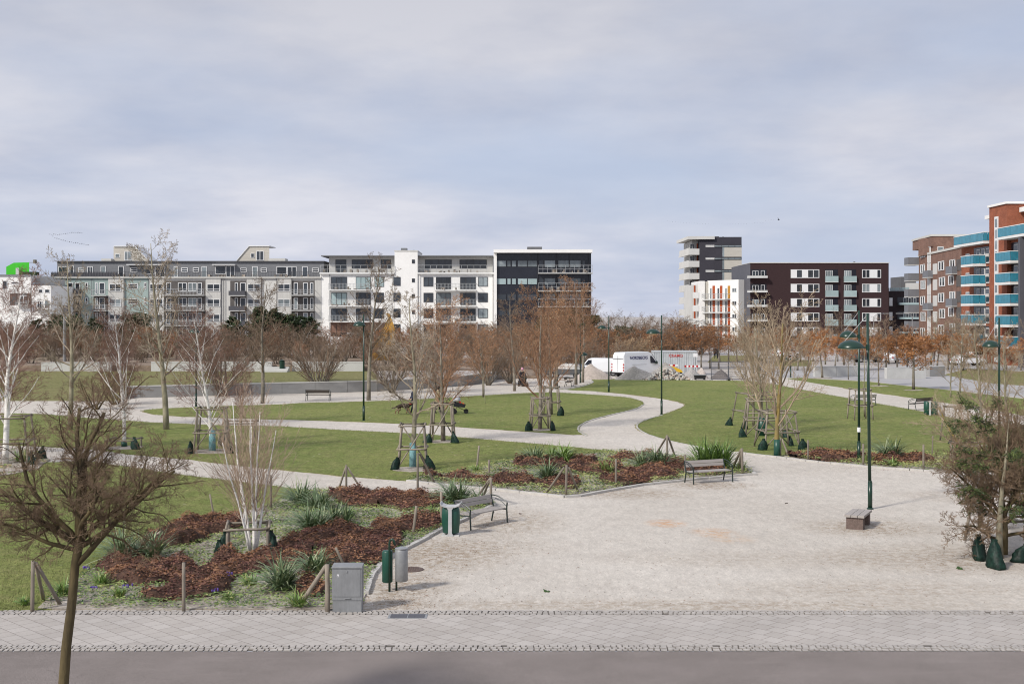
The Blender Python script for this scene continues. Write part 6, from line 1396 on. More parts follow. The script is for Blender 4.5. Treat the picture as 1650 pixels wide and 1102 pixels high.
b = MB(); b.extr([(-.35, .48), (.35, .42), (.42, .62), (.1, .70), (-.35, .85)], lambda x, z: (x, -.2, z), lambda x, z: (x, .2, z)); b.build('seat', 'blackcloth', e)
b = MB(); b.lathe([(.02, .38), (.16, .34), (.25, .22), (.27, .05), (.26, 0)][::-1], (-.18, 0, .84), 14); b.build('hood', 'palecloth', e, True)
b = MB(); b.rbox((.04, -.01, .76), .16, .34, .12, 0, 0, -.3); b.build('blanket', 'redcloth', e); b = MB(); b.rbox((.26, -.02, .66), .12, .34, .10, 0, 0, -.3); b.build('foot_blanket', 'orangecloth', e)
# pink hatted figure on a mobility scooter
p = G(843, 622.5)
e = thing('mobility_scooter', (p.x, p.y, 0), 'black mobility scooter on the gravel path by the retaining wall end', 'scooter', None, R(-65))
for x, y in ((-.38, .26), (-.38, -.26), (.42, .2), (.42, -.2)):
    b = MB(); n = 14; b.extr([(.15*math.cos(2*math.pi*i/n), .15*math.sin(2*math.pi*i/n)) for i in range(n)], lambda q, z: (x+q, y-.05, .15+z), lambda q, z: (x+q, y+.05, .15+z)); b.build('wheel', 'tyre', e)
b = MB(); b.extr([(-.6, .15), (.3, .13), (.55, .2), (.5, .35), (.3, .22), (-.1, .22), (-.15, .5), (-.6, .5)], lambda x, z: (x, -.25, z), lambda x, z: (x, .25, z)); b.build('chassis', 'blackcloth', e)
b = MB(); b.box(-.5, -.05, -.22, .22, .52, .6); b.box(-.56, -.48, -.22, .22, .61, 1.05); b.build('seat', 'blackcloth', e)
b = MB(); b.path([(.42, 0, .3), (.30, 0, .95)], .03, 6); b.path([(.30, -.25, .97), (.30, .25, .97)], .02, 6); b.rbox((.36, 0, .8), .2, .3, .25); b.build('tiller', 'bench_iron', e)
e2 = thing('person', (p.x, p.y, .0), 'person in black clothes and a pink hat sitting on the mobility scooter', 'person', None, R(-65))
V = [(-.25, 0, .70), (-.27, 0, .9), (-.25, 0, 1.12), (-.23, 0, 1.28), (-.21, 0, 1.38), (-.19, 0, 1.48), (-.185, 0, 1.56), (-.1, .12, .68), (.2, .14, .68), (.25, .14, .27), (.38, .14, .24), (-.1, -.12, .68), (.2, -.14, .68), (.25, -.14, .27), (.38, -.14, .24),
     (-.23, .2, 1.24), (-.1, .27, 1.02), (.2, .22, 1.0), (.27, .2, 1.0), (-.23, -.2, 1.24), (-.1, -.27, 1.02), (.2, -.22, 1.0), (.27, -.2, 1.0)]
E = [(0, 1), (1, 2), (2, 3), (3, 4), (4, 5), (5, 6), (0, 7), (7, 8), (8, 9), (9, 10), (0, 11), (11, 12), (12, 13), (13, 14), (3, 15), (15, 16), (16, 17), (17, 18), (3, 19), (19, 20), (20, 21), (21, 22)]
Rr = [.19, .19, .2, .17, .06, .09, .085, .13, .10, .06, .05, .13, .10, .06, .05, .09, .07, .045, .04, .09, .07, .045, .04]
skin('body', V, E, Rr, ['blackcloth', 'skin'], e2, 0, 1, lambda c: 1 if (c.z > 1.37 or (c.x > .2 and .93 < c.z < 1.1)) else 0)
b = MB(); b.lathe([(.115, 1.50), (.13, 1.54), (.125, 1.62), (.09, 1.70), (.03, 1.73)], (-.195, 0, 0), 14); b.build('hat', 'pink', e2, True)
# workers and passers-by far off
person(G(955.5, 603)+Vector((0, 3, 0)), R(-60), 'worker in a hi-vis yellow jacket standing beside the smaller white van', 'hivis', 'blackcloth', 1.05, .1, (.15, -.2))
for u, v, lab in ((1152, 577.5, 'distant person in dark clothes left of a pair walking on the far plaza'), (1156, 578, 'distant person in dark clothes right of a pair walking on the far plaza'), (1295, 576, 'distant lone person before the maroon block')):
    person(G(u, v), R(150+u), lab, 'blackcloth', 'blackcloth', 1.0, .15, (.1, -.2))

# ---------------------------------------------------------------- vans, car, container, works
def wheel(e, x, y, r, w_=.22):
    b = MB(); n = 20
    b.extr([(r*math.cos(2*math.pi*i/n), r*math.sin(2*math.pi*i/n)) for i in range(n)], lambda q, z: (x+q, y-w_/2, r+z), lambda q, z: (x+q, y+w_/2, r+z)); wv = b.build('wheel', 'tyre', e)
    s = -1 if y < 0 else 1; b = MB(); n = 14; b.extr([(r*.6*math.cos(2*math.pi*i/n), r*.6*math.sin(2*math.pi*i/n)) for i in range(n)], lambda q, z: (x+q, y+s*(w_/2+.004)-.01, r+z), lambda q, z: (x+q, y+s*(w_/2+.004)+.01, r+z)); b.build('hub', 'hub', wv)
def vanbody(e, prof, W, m='van_white', tum=.10, tz=1.3):
    b = MB(); zs = max(z for _, z in prof)
    def y_(z): return W/2-(tum*max(0, (z-tz)/(zs-tz)))
    n = len(prof)
    for s in (-1, 1): b.v += [(x, s*y_(z), z) for x, z in prof]
    b.f.append(tuple(range(n))); b.m.append(0); b.f.append(tuple(n+i for i in reversed(range(n)))); b.m.append(0)
    for i in range(n): j = (i+1) % n; b.f.append((j, i, n+i, n+j)); b.m.append(0)
    o = b.build('body', m, e); bv = bmesh.new(); bv.from_mesh(o.data); bmesh.ops.recalc_face_normals(bv, faces=bv.faces); bmesh.ops.bevel(bv, geom=[g for g in bv.edges], offset=.05, segments=2, affect='EDGES', clamp_overlap=True); bv.to_mesh(o.data); bv.free()
    return o
def text(s, size, m, parent, mtx, name='lettering', ext=.004):
    c = bpy.data.curves.new(name, 'FONT'); c.body = s; c.size = size; c.extrude = ext; c.align_x = 'CENTER'; c.align_y = 'CENTER'; c.offset = size*.02
    o = bpy.data.objects.new(name, c); col.objects.link(o); dg = bpy.context.evaluated_depsgraph_get(); dg.update()
    me = bpy.data.meshes.new_from_object(o.evaluated_get(dg)); bpy.data.objects.remove(o); me.materials.clear(); me.materials.append(M[m]); me.name = name
    o = bpy.data.objects.new(name, me); col.objects.link(o); o.parent = parent; o.matrix_local = mtx; return o
YV = 130.5; W_ = 1.95
yaw = R(38)
e = thing('delivery_van', ((1021-CU)*YV/F+.42, YV+.8, 0), 'white high-roofed van with blue lettering parked behind the gravel heaps', 'van', None, yaw)
prof = [(-2.75, .42), (-2.75, 1.2), (-2.68, 2.3), (-2.5, 2.62), (.9, 2.66), (1.35, 2.5), (2.15, 1.45), (2.75, 1.15), (2.85, .8), (2.85, .42)]
vanbody(e, prof, W_, tum=.18, tz=1.2)
for x in (-1.7, 1.9):
    for s in (-1, 1): wheel(e, x, s*(W_/2-.1), .36)
for s in (-1, 1):
    b = MB(); y = s*(W_/2-.045); b.extr([(1.12, 1.45), (1.95, 1.45), (1.75, 1.75), (1.35, 2.2), (1.12, 2.2)], lambda x, z: (x, s*(W_/2-.01-.18*max(0, (z-1.2)/1.46)), z), lambda x, z: (x, s*(W_/2+.012-.18*max(0, (z-1.2)/1.46)), z)); b.build('side_window', 'black_glass', e)
    b = MB(); b.box(1.75, 1.9, min(s*1.0, s*1.2), max(s*1.0, s*1.2), 1.35, 1.65); b.build('mirror', 'bench_iron', e)
    b = MB(); b.box(-1.6, .5, min(s*.985, s*.97), max(s*.985, s*.97), 1.32, 1.35); b.build('slide_rail', 'galv', e)
b = MB(); b.quad((1.4, -.78, 2.42), (1.4, .78, 2.42), (2.12, .86, 1.5), (2.12, -.86, 1.5)); b.v = [(x+.05, y, z+.03) for x, y, z in b.v]; b.build('windscreen', 'black_glass', e)
for s in (-1, 1):
    b = MB()
    b.box(-2.79, -2.74, min(s*.82, s*.95), max(s*.82, s*.95), .7, .85); b.box(-2.79, -2.74, min(s*.82, s*.95), max(s*.82, s*.95), 1.0, 1.15); b.box(-2.79, -2.74, min(s*.82, s*.95), max(s*.82, s*.95), 1.3, 1.45); b.build('tail_light', 'tail_red', e)
b = MB(); b.box(-2.83, -2.72, -.95, .95, .40, .55); b.build('rear_bumper', 'tyre', e)
b = MB(); b.box(-2.775, -2.745, -.008, .008, .6, 2.3); b.box(-2.775, -2.745, -.8, .8, 1.95, 1.99); b.build('door_seam', 'galv', e)
tl = Matrix.Translation((-.55, -(W_/2+.012-.10), 2.02)) @ Matrix.Rotation(R(90+6), 4, 'X')
text('NORDBECKS', .44, 'navy', e, tl)
b = MB(); b.box(2.86, 2.89, -.85, -.55, .8, 1.0); b.box(2.86, 2.89, .55, .85, .8, 1.0); b.build('headlight', 'pane_light', e)
e = thing('panel_van', ((968-CU)*133/F, 134, 0), 'smaller plain white van behind the sand heap, left of the lettered van', 'van', None, R(172))
vanbody(e, [(-2.3, .4), (-2.32, 1.2), (-2.25, 1.85), (.9, 1.9), (1.25, 1.8), (1.8, 1.15), (2.3, .95), (2.35, .4)], 1.8, tum=.15, tz=1.1)
for x in (-1.45, 1.5):
    for s in (-1, 1): wheel(e, x, s*.8, .32)
for s in (-1, 1):
    b = MB(); b.extr([(.85, 1.15), (1.65, 1.15), (1.2, 1.7), (.85, 1.7)], lambda x, z: (x, s*(.88-.15*max(0, (z-1.1)/.8)), z), lambda x, z: (x, s*(.905-.15*max(0, (z-1.1)/.8)), z)); b.build('side_window', 'black_glass', e)
b = MB(); b.quad((1.3, -.68, 1.76), (1.3, .68, 1.76), (1.84, .74, 1.17), (1.84, -.74, 1.17)); b.build('windscreen', 'black_glass', e)
def car(p, rz, label, m='car_dark', suv=0):
    e = thing('parked_car', (p[0], p[1], 0), label, 'car', None, rz)
    vanbody(e, [(-2.1, .35), (-2.12, .85), (-1.9, 1.0), (-1.45, 1.45), (.3, 1.5), (1.0, 1.0), (1.95, .88), (2.1, .6), (2.1, .35)], 1.78, m, tum=.28, tz=.9)
    for x in (-1.3, 1.35):
        for s in (-1, 1): wheel(e, x, s*.8, .32)
    for s in (-1, 1):
        b = MB(); b.extr([(-1.5, 1.02), (.85, 1.02), (.25, 1.42), (-1.25, 1.42)], lambda x, z: (x, s*(.875-.28*max(0, (z-.9)/.6)), z), lambda x, z: (x, s*(.90-.28*max(0, (z-.9)/.6)), z)); b.build('side_window', 'black_glass', e)
        b = MB(); b.box(-2.16, -2.1, min(s*.6, s*.85), max(s*.6, s*.85), .7, .85); b.build('tail_light', 'tail_red', e)
    b = MB(); b.quad((.38, -.62, 1.46), (.38, .62, 1.46), (1.0, .72, 1.04), (1.0, -.72, 1.04)); b.v = [(x+.04, y, z+.02) for x, y, z in b.v]; b.build('windscreen', 'black_glass', e)
car(((913-CU)*129/F, 129), R(160), 'dark grey car partly hidden by the tall tree trunks')
for i, (u, Y, m) in enumerate(((1398, 172, 'car_dark'), (1560, 160, 'van_white'), (1575, 172, 'van_white'), (1268, 190, 'van_white'), (1445, 170, 'van_white'))):
    car(((u-CU)*Y/F, Y), R(5+i*9), ['distant dark car before the maroon block', 'distant white car half hidden by trees before the brick block', 'second distant white car before the turquoise balconies', 'distant white car near the left end of the maroon block', 'distant white car before the dark link block'][i], m)
# container
e = thing('site_container', ((1086-CU)*136/F, 136, 0), 'pale blue-grey corrugated container with red lettering behind the rubble', 'container', None, R(-3))
b = MB(); L_ = 4.7; n = 38
for s, yy in ((1, -1.2), (-1, 1.2)):
    for i in range(n):
        x0 = -L_/2+L_*i/n; x1 = x0+L_/n; d = .05 if i % 2 else 0; b.box(x0, x1, min(yy+s*d, yy+s*.1), max(yy+s*d, yy+s*.1), .15, 2.5)
b.box(-L_/2-.05, -L_/2, -1.2, 1.2, .15, 2.5); b.box(L_/2, L_/2+.05, -1.2, 1.2, .15, 2.5); b.build('wall', 'corrugated', e)
b = MB(); b.box(-L_/2-.07, L_/2+.07, -1.25, 1.25, 2.504, 2.62); b.build('roof', 'corrugated', e); b = MB(); b.box(-L_/2-.07, L_/2+.07, -1.25, 1.25, 0, .146); b.build('base_frame', 'facet', e)
text('CRAMO', .42, 'red_letter', e, Matrix.Translation((.1, -1.215, 2.1)) @ Matrix.Rotation(R(90), 4, 'X'))
# heaps
def heap(u0, u1, vb, vt, m, label, seed, name='gravel_heap', cat='gravel heap', dep=1.0, dY=0):
    pc = G((u0+u1)/2, vb); k = pc.y/F; rx = (u1-u0)*k/2; h = (vb-vt)*k*1.06+.1; ry = max(1.4, rx*.55)*dep
    n, mm = 28, 12; b = MB(); c = (pc.x, pc.y+ry+dY, 0)
    b.v.append((c[0], c[1], h))
    for i in range(1, mm+1):
        t = i/mm
        for j in range(n):
            a = 2*math.pi*j/n; q = mnoise.noise(Vector((math.cos(a)*1.5*t, math.sin(a)*1.5*t, seed)))*.35+mnoise.noise(Vector((math.cos(a)*5*t, math.sin(a)*5*t, seed)))*.12
            x = c[0]+rx*t*math.cos(a)*(1+.1*math.sin(3*a+seed)); y = c[1]+ry*t*math.sin(a); z = h*max(0, (1-t**1.15)*(1+q)) if t < 1 else -.05
            b.v.append((x, y, z))
    for j in range(n): b.f.append((0, 1+j, 1+(j+1) % n)); b.m.append(0)
    for i in range(mm-1):
        for j in range(n): o = 1+i*n; j2 = (j+1) % n; b.f.append((o+j, o+n+j, o+n+j2, o+j2)); b.m.append(0)
    o = b.build(name, m, None, True); tag(o, label, cat, None); return o, c, rx, ry, h
M['heap_pink'] = mat('pinkish_sand', (.44, .38, .34), .95, .12, 1, fine=.2, fscale=9, bump=.5)
M['heap_grey'] = mat('grey_gravel', (.33, .31, .29), .95, .15, 1, fine=.25, fscale=9, bump=.6)
M['heap_dark'] = mat('dark_soil_heap', (.16, .14, .13), .95, .2, 1, fine=.3, fscale=9, bump=.6)
M['rubble'] = mat('brick_rubble', (.40, .36, .32), .9, .3, .9, c2=(.55, .45, .38), fine=.3, fscale=3)
heap(921, 988, 612, 590, 'heap_pink', 'long pinkish sand heap left of the lettered van', 1, dep=.5)
heap(986, 1064, 612.5, 594, 'heap_grey', 'long grey gravel heap below the lettered van', 2, dep=.5)
heap(1040, 1106, 612.5, 589, 'heap_grey', 'peaked grey gravel heap with stone rubble at its foot', 3, dep=.5, dY=.6)
heap(1100, 1140, 612, 596, 'heap_grey', 'smaller grey gravel heap left of the black skip', 4, dep=.7, dY=1.2)
heap(1126, 1150, 612, 597, 'heap_pink', 'pinkish heap behind the black skip', 5, dep=.9, dY=2)
heap(1150, 1184, 611.5, 599, 'heap_dark', 'dark soil heap behind the wire fence', 6, dep=.8, dY=.8)
b = MB(); r = random.Random(3)
for i in range(620):
    u = r.triangular(1034, 1118, 1075); t = r.random(); v = 613.2-t*1.0; q = G(u, v); hz = max(0, (1-abs(u-1078)/36))*r.random()*1.15
    s = r.uniform(.10, .26); b.rbox((q.x, q.y+.6+hz*.9, hz+.05), s*1.3, s, s*.7, r.random()*3, r.choice((0, 0, 1, 2)), r.uniform(-.5, .5))
o = b.build('rubble', ['cap', 'rubble', 'heap_dark']); tag(o, 'scattered pale stone and brick rubble at the foot of the gravel heap', 'rubble', None, 'stuff')
p = G(1129, 612.3); e = thing('skip', (p.x, p.y+.5, 0), 'low black skip at the foot of the heaps left of the wire fence', 'skip')
b = MB(); b.extr([(-.5, .12), (.5, .12), (.56, .46), (-.56, .46)], lambda x, z: (x, -.4, z), lambda x, z: (x, .4, z)); b.build('body', 'tyre', e)
b = MB(); b.box(-.6, .6, -.44, .44, .464, .53); b.build('rim', 'galv', e); b = MB(); b.box(-.5, -.4, -.4, .4, 0, .115); b.box(.4, .5, -.4, .4, 0, .115); b.build('skid', 'tyre', e)
# wire fence
e = None
for i, (u0, u1) in enumerate(((1146, 1173.5), (1174, 1201))):
    p, q = G(u0, 613), G(u1, 613); e = thing('wire_fence_panel', (p.x, p.y, 0), ['left panel of the grey wire fence at the works', 'right panel of the grey wire fence at the works'][i], 'fence panel', 'wire fence panels at the works', .0)
    L_ = q.x-p.x; Hh = 1.85; b = MB(); b.path([(0, 0, 0), (0, 0, Hh), (L_, 0, Hh), (L_, 0, 0)], .05, 6); b.path([(0, 0, .15), (L_, 0, .15)], .04, 6); b.build('frame', 'facet', e)
    b = MB()
    for k in range(1, 16): b.path([(L_*k/16, 0, .15), (L_*k/16, 0, Hh)], .012, 3)
    for k in range(1, 10): b.path([(0, 0, .15+1.7*k/10), (L_, 0, .15+1.7*k/10)], .012, 3)
    b.build('mesh', 'facet', e)
    for x in (0, L_): b = MB(); b.rbox((x, 0, .06), .3, .6, .12); b.build('foot', 'concrete', e)
# barrier boards
for i, (u0, u1, v, Yb) in enumerate(((1059, 1092, 588.5, 133), (1103, 1128, 590, 131.5))):
    x0, x1 = (u0-CU)*Yb/F, (u1-CU)*Yb/F; z = H-(v-V0)*Yb/F
    e = thing('barrier', (x0, Yb, 0), ['red and white barrier board in front of the container', 'red and white barrier board right of the yellow shovel'][i], 'barrier')
    n = 8; b = MB(); c = MB()
    for k in range(n): (b if k % 2 else c).box((x1-x0)*k/n, (x1-x0)*(k+1)/n-.003, -.02, .02, z-.1, z+.1)
    b.build('white_stripes', 'sign_white', e); c.build('red_stripes', 'tail_red', e)
    for x in (.1, x1-x0-.1): b = MB(); b.path([(x, .05, 0), (x, .05, z+.1)], .03, 6); b.build('leg', 'galv', e)
Yb = 131; x = (1088-CU)*Yb/F; z = H-(595-V0)*Yb/F
e = thing('digger_bucket', (x, Yb, 0), 'yellow digger bucket resting behind the rubble heap', 'digger bucket')
b = MB(); b.extr([(-.9, z+.2), (-.3, z+.35), (.6, z-.05), (.75, z-.3), (-.2, z-.25), (-.85, z-.05)], lambda q, zz: (q, -.5, zz), lambda q, zz: (q, .5, zz)); b.build('bucket', 'yellow', e)
b = MB(); b.path([(.2, 0, z), (.6, .5, z-.2), (.8, 1.2, .3)], .1, 8); b.build('arm', 'tyre', e)
p = G(1120.5, 606); e = thing('sign', (p.x, p.y, 0), 'blank white sign board on a post right of the container', 'sign')
b = MB(); b.path([(0, .03, 0), (0, .03, 2.5)], .04, 8); b.build('post', 'galv', e); b = MB(); b.box(-.23, .23, -.03, 0, 2.05, 2.45); b.build('board', 'sign_white', e)
for u, v, lab in ((1146, 583, 'small white sign before the red-doored block'), (1187, 581, 'small white sign left of the bare yellow trunked tree')):
    p = G(u, v); e = thing('sign', (p.x, p.y, 0), lab, 'sign'); b = MB(); b.path([(0, .03, 0), (0, .03, 1.9)], .05, 6); b.build('post', 'galv', e); b = MB(); b.box(-.3, .3, -.03, 0, 1.4, 2.0); b.build('board', 'sign_white', e)
# amber pointed sculpture-like shelter
e = thing('play_shelter', ((628-CU)*140/F, 140, 1.0), 'amber boarded play shelter with a tall bent peak rising from the bushes', 'play structure')
b = MB(); k = 140/F
P3 = [(-3.0, 582), (-2.6, 560), (-1.5, 540), (-.9, 528), (-.5, 518), (-.2, 512), (-.55, 505), (-.1, 505.5), (.15, 512), (.5, 522), (.75, 532), (.8, 545), (.6, 560), (.75, 582)]
b.extr([(x*.8, H-(v-V0)*k-1.0) for x, v in P3], lambda x, z: (x, .12*abs(x)*2, z), lambda x, z: (x*.85, 1.9-.24*max(0, z), z)); b.build('shell', 'orange_tent', e)
b = MB(); b.path([(-3.2, -.1, 2.1), (-.3, -.1, H-(512-V0)*k-1.0)], .05, 6); b.build('ridge_pole', 'cap', e)
b = MB(); b.box(-.9, -.2, -.06, .0, 2.9, 4.0); b.build('opening', 'amber', e)

# ---------------------------------------------------------------- planting
def px_ell(cu, cv, ru, rv):
    p = G(cu, cv); return (p.x, p.y, ru*p.y/F, rv*p.y*p.y/(F*H))
def leaves(name, poly, n, size, mats, label, inside, hfun, cat='ground cover', seed=1, base=.03, flat_=.5, relief=False):
    P = [G(*p) for p in poly]; xs = [p.x for p in P]; ys = [p.y for p in P]; r = random.Random(seed); b = MB(); k = 0; tries = 0
    if relief:
        st_ = .13; nx = int((max(xs)-min(xs))/st_)+1; ny = int((max(ys)-min(ys))/st_)+1; gi = {}
        def vtx(i, j):
            if (i, j) not in gi:
                X, Y = min(xs)+i*st_, min(ys)+j*st_; w_ = inside(X, Y); gi[i, j] = len(b.v); b.v.append((X, Y, base-.01+max(0, hfun(X, Y))*min(1, w_*1.2)*.86))
            return gi[i, j]
        for i in range(nx):
            for j in range(ny):
                X, Y = min(xs)+(i+.5)*st_, min(ys)+(j+.5)*st_
                if inside(X, Y) > .05 and inpoly(X, Y, P): b.f.append((vtx(i, j), vtx(i+1, j), vtx(i+1, j+1), vtx(i, j+1))); b.m.append(len(mats)-1)
    while k < n and tries < n*12:
        tries += 1; x = r.uniform(min(xs), max(xs)); y = r.uniform(min(ys), max(ys))
        if not inpoly(x, y, P): continue
        w_ = inside(x, y)
        if r.random() > w_: continue
        h = max(.02, hfun(x, y))*min(1, w_*1.2); z = base+(h*r.uniform(.84, 1.12)+r.uniform(0, .02) if relief else h*r.random()**.6); s = size*r.uniform(.6, 1.4)
        a = nrm(r.gauss(0, 1), r.gauss(0, 1), r.gauss(0, flat_)); c = nrm(r.gauss(0, 1), r.gauss(0, 1), r.gauss(0, flat_)+.2); q = .42*s
        nm_ = len(mats)-(1 if relief else 0); mi = min(nm_-1, int(nm_*max(0, min(.999, .5+.9*mnoise.noise(Vector((x*1.2, y*1.2, seed)))+r.uniform(-.45, .45)))))
        b.quad((x-a[0]*s, y-a[1]*s, z-a[2]*s*.5), (x+c[0]*q, y+c[1]*q, z+c[2]*q), (x+a[0]*s, y+a[1]*s, z+a[2]*s*.5), (x-c[0]*q, y-c[1]*q, z-c[2]*q), mi); k += 1
    o = b.build(name, mats); tag(o, label, cat, None, 'stuff'); return o
def ells(L):
    E = [px_ell(*q) for q in L]
    def f(x, y):
        q = mnoise.noise(Vector((x*1.1, y*1.1, 2.2)))*.45+mnoise.noise(Vector((x*3.3, y*3.3, 5.2)))*.25; m = 9
        for cx, cy, rx, ry in E: m = min(m, ((x-cx)/rx)**2+((y-cy)/ry)**2)
        m = m+q
        return 1.0 if m < .8 else (max(0, (1.25-m)/.45) if m < 1.25 else 0)
    return f
RUS1 = ells([(600, 806, 52, 11), (668, 812, 45, 11), (560, 800, 30, 6), (330, 850, 60, 13), (290, 868, 45, 14), (245, 925, 62, 18), (325, 945, 50, 18), (275, 962, 46, 9), (195, 910, 35, 12), (400, 912, 55, 15), (455, 905, 50, 16), (480, 885, 40, 11), (535, 865, 55, 10), (600, 868, 45, 11), (640, 852, 42, 8), (580, 898, 55, 14), (520, 905, 35, 12), (503, 955, 26, 9), (620, 880, 26, 12), (690, 845, 22, 9), (550, 890, 40, 12), (160, 890, 25, 10)])
RUS2 = ells([(752, 773, 40, 4), (820, 779, 42, 5), (870, 750, 42, 7), (900, 782, 34, 7), (960, 758, 45, 8), (1010, 776, 40, 7), (1045, 765, 45, 8), (1080, 752, 45, 9), (1130, 760, 40, 6), (1020, 741, 40, 4), (935, 745, 30, 5), (702, 771, 22, 1.6)])
RUS3 = ells([(1345, 739, 45, 6), (1430, 744, 45, 6), (1470, 742, 30, 6), (1280, 737, 12, 3), (1575, 745, 20, 5)])
hr = lambda x, y: .16+.10*mnoise.noise(Vector((x*1.7, y*1.7, 0)))
HM = lambda x, y: .09+.27*max(0, .42+1.3*mnoise.noise(Vector((x*1.25, y*1.1, 3))))+.10*mnoise.noise(Vector((x*4.5, y*4.5, 6)))
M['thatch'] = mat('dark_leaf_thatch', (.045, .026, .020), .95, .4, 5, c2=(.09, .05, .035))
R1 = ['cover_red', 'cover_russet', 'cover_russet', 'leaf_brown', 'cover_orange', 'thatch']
leaves('russet_ground_cover', BED1, 46000, .040, R1, 'patches of dry russet leafed ground cover in the near planting bed', RUS1, HM, seed=1, relief=True)
leaves('russet_ground_cover', BED2, 19000, .052, R1, 'patches of dry russet ground cover in the middle planting bed', RUS2, HM, seed=2, relief=True)
leaves('russet_ground_cover', BED3, 6500, .065, R1, 'patches of russet ground cover in the right planting bed by the lamp', RUS3, HM, seed=3, relief=True)
gn = lambda k, th: (lambda x, y: max(0, min(1, (mnoise.noise(Vector((x*.75, y*.75, k)))+.35*mnoise.noise(Vector((x*2.6, y*2.6, k)))+th)*2.2)))
def minus(f, g): return lambda x, y: f(x, y)*(1-g(x, y)*.9)
Gm = ['cover_dkgreen', 'cover_green', 'cover_green', 'cover_green', 'cover_yellow']
leaves('green_ground_cover', BED1, 40000, .040, Gm, 'low patchy green ground cover with bare soil in the near bed', minus(gn(8, .55), RUS1), lambda x, y: .12+.08*mnoise.noise(Vector((x*2, y*2, 3))), seed=4, flat_=.35)
leaves('green_ground_cover', BED2, 24000, .048, ['cover_dkgreen', 'cover_green', 'cover_yellow', 'cover_yellow'], 'yellow-green low ground cover in the middle planting bed', minus(gn(9, .75), RUS2), lambda x, y: .17, seed=5, flat_=.35)
leaves('green_ground_cover', BED3, 11000, .055, ['cover_green', 'cover_yellow', 'cover_yellow'], 'yellow-green low ground cover in the right planting bed', minus(gn(10, .7), RUS3), lambda x, y: .2, seed=6, flat_=.35)
leaves('green_ground_cover', BED4, 3000, .06, ['cover_green', 'leaf_tan', 'cover_yellow'], 'sparse ground cover on the mulched bed at the left edge', gn(11, .0), lambda x, y: .1, seed=7, flat_=.35)
# leaf litter on gravel and soil
b = MB(); r = random.Random(17)
spots = [(700, 892, 70, 40), (650, 935, 50, 40), (800, 838, 60, 22), (770, 880, 80, 30), (1010, 795, 70, 10), (1150, 783, 50, 8), (1400, 852, 60, 18), (1560, 905, 80, 25), (640, 972, 60, 14), (1000, 960, 400, 30), (1200, 880, 350, 60), (1420, 756, 120, 6)]
for i in range(5200):
    cu, cv, ru, rv = r.choice(spots); u = r.gauss(cu, ru*.6); v = r.gauss(cv, rv*.6)
    if v < 745 or v > 984: continue
    p = G(u, v); a = r.random()*6.28; s = r.uniform(.008, .028); z = .004+r.random()*.012; ca, sa = math.cos(a)*s, math.sin(a)*s
    b.quad((p.x-ca, p.y-sa, z), (p.x+sa*.4, p.y-ca*.4, z+r.random()*.01), (p.x+ca, p.y+sa, z), (p.x-sa*.4, p.y+ca*.4, z+r.random()*.01), r.choice((0, 0, 1, 2)))
o = b.build('leaf_litter', ['leaf_brown', 'leaf_tan', 'joint']); tag(o, 'dry leaf crumbs scattered over the pale gravel', 'leaf litter', None, 'stuff')

def clump(u, v, wpx, hpx, label, n=110, mats=('blade', 'blade_light'), heads=4, wide=.022, seed=0, droop=1.0, name='sword_leaf_clump', cat='plant', group='sword-leaved evergreen clumps'):
    p = G(u, v); k = p.y/F; W = wpx*k/2; Hh = hpx*k*1.25; r = random.Random(seed)
    e = thing(name, (p.x, p.y, .03), label, cat, group, 0); b = MB()
    hs = [(r.uniform(-.6, .6)*W, r.uniform(-.5, .5)*W*.8) for _ in range(heads)]; Lb = Hh*1.25
    for i in range(n):
        hx, hy = hs[i % heads]; a = r.random()*6.28; el = R(r.triangular(15, 88, 62)); L = Lb*r.uniform(.7, 1.1); w_ = wide*r.uniform(.7, 1.2)
        ca, sa = math.cos(a), math.sin(a); q = (hx+ca*.03, hy+sa*.03, 0); pts = [q]; e_ = el
        for s in range(4):
            q = (q[0]+ca*math.cos(e_)*L/4, q[1]+sa*math.cos(e_)*L/4, max(.01, q[2]+math.sin(e_)*L/4)); pts.append(q); e_ -= droop*R(r.uniform(8, 24))*(1 if el < R(75) else .4)
        ww = [w_*.7, w_, w_*.85, w_*.55, .002]; mi = 1 if r.random() < .22 else 0
        for s in range(4):
            p0, p1 = pts[s], pts[s+1]; b.quad((p0[0]-sa*ww[s], p0[1]+ca*ww[s], p0[2]), (p0[0]+sa*ww[s], p0[1]-ca*ww[s], p0[2]+.004), (p1[0]+sa*ww[s+1], p1[1]-ca*ww[s+1], p1[2]+.004), (p1[0]-sa*ww[s+1], p1[1]+ca*ww[s+1], p1[2]), mi)
    b.build('foliage', list(mats), e); c = MB(); 
    for hx, hy in hs: c.lathe([(.03, -.03), (.035, .05), (.02, .1)], (hx, hy, 0), 7)
    c.build('root_crown', 'cover_dkgreen', e); return e
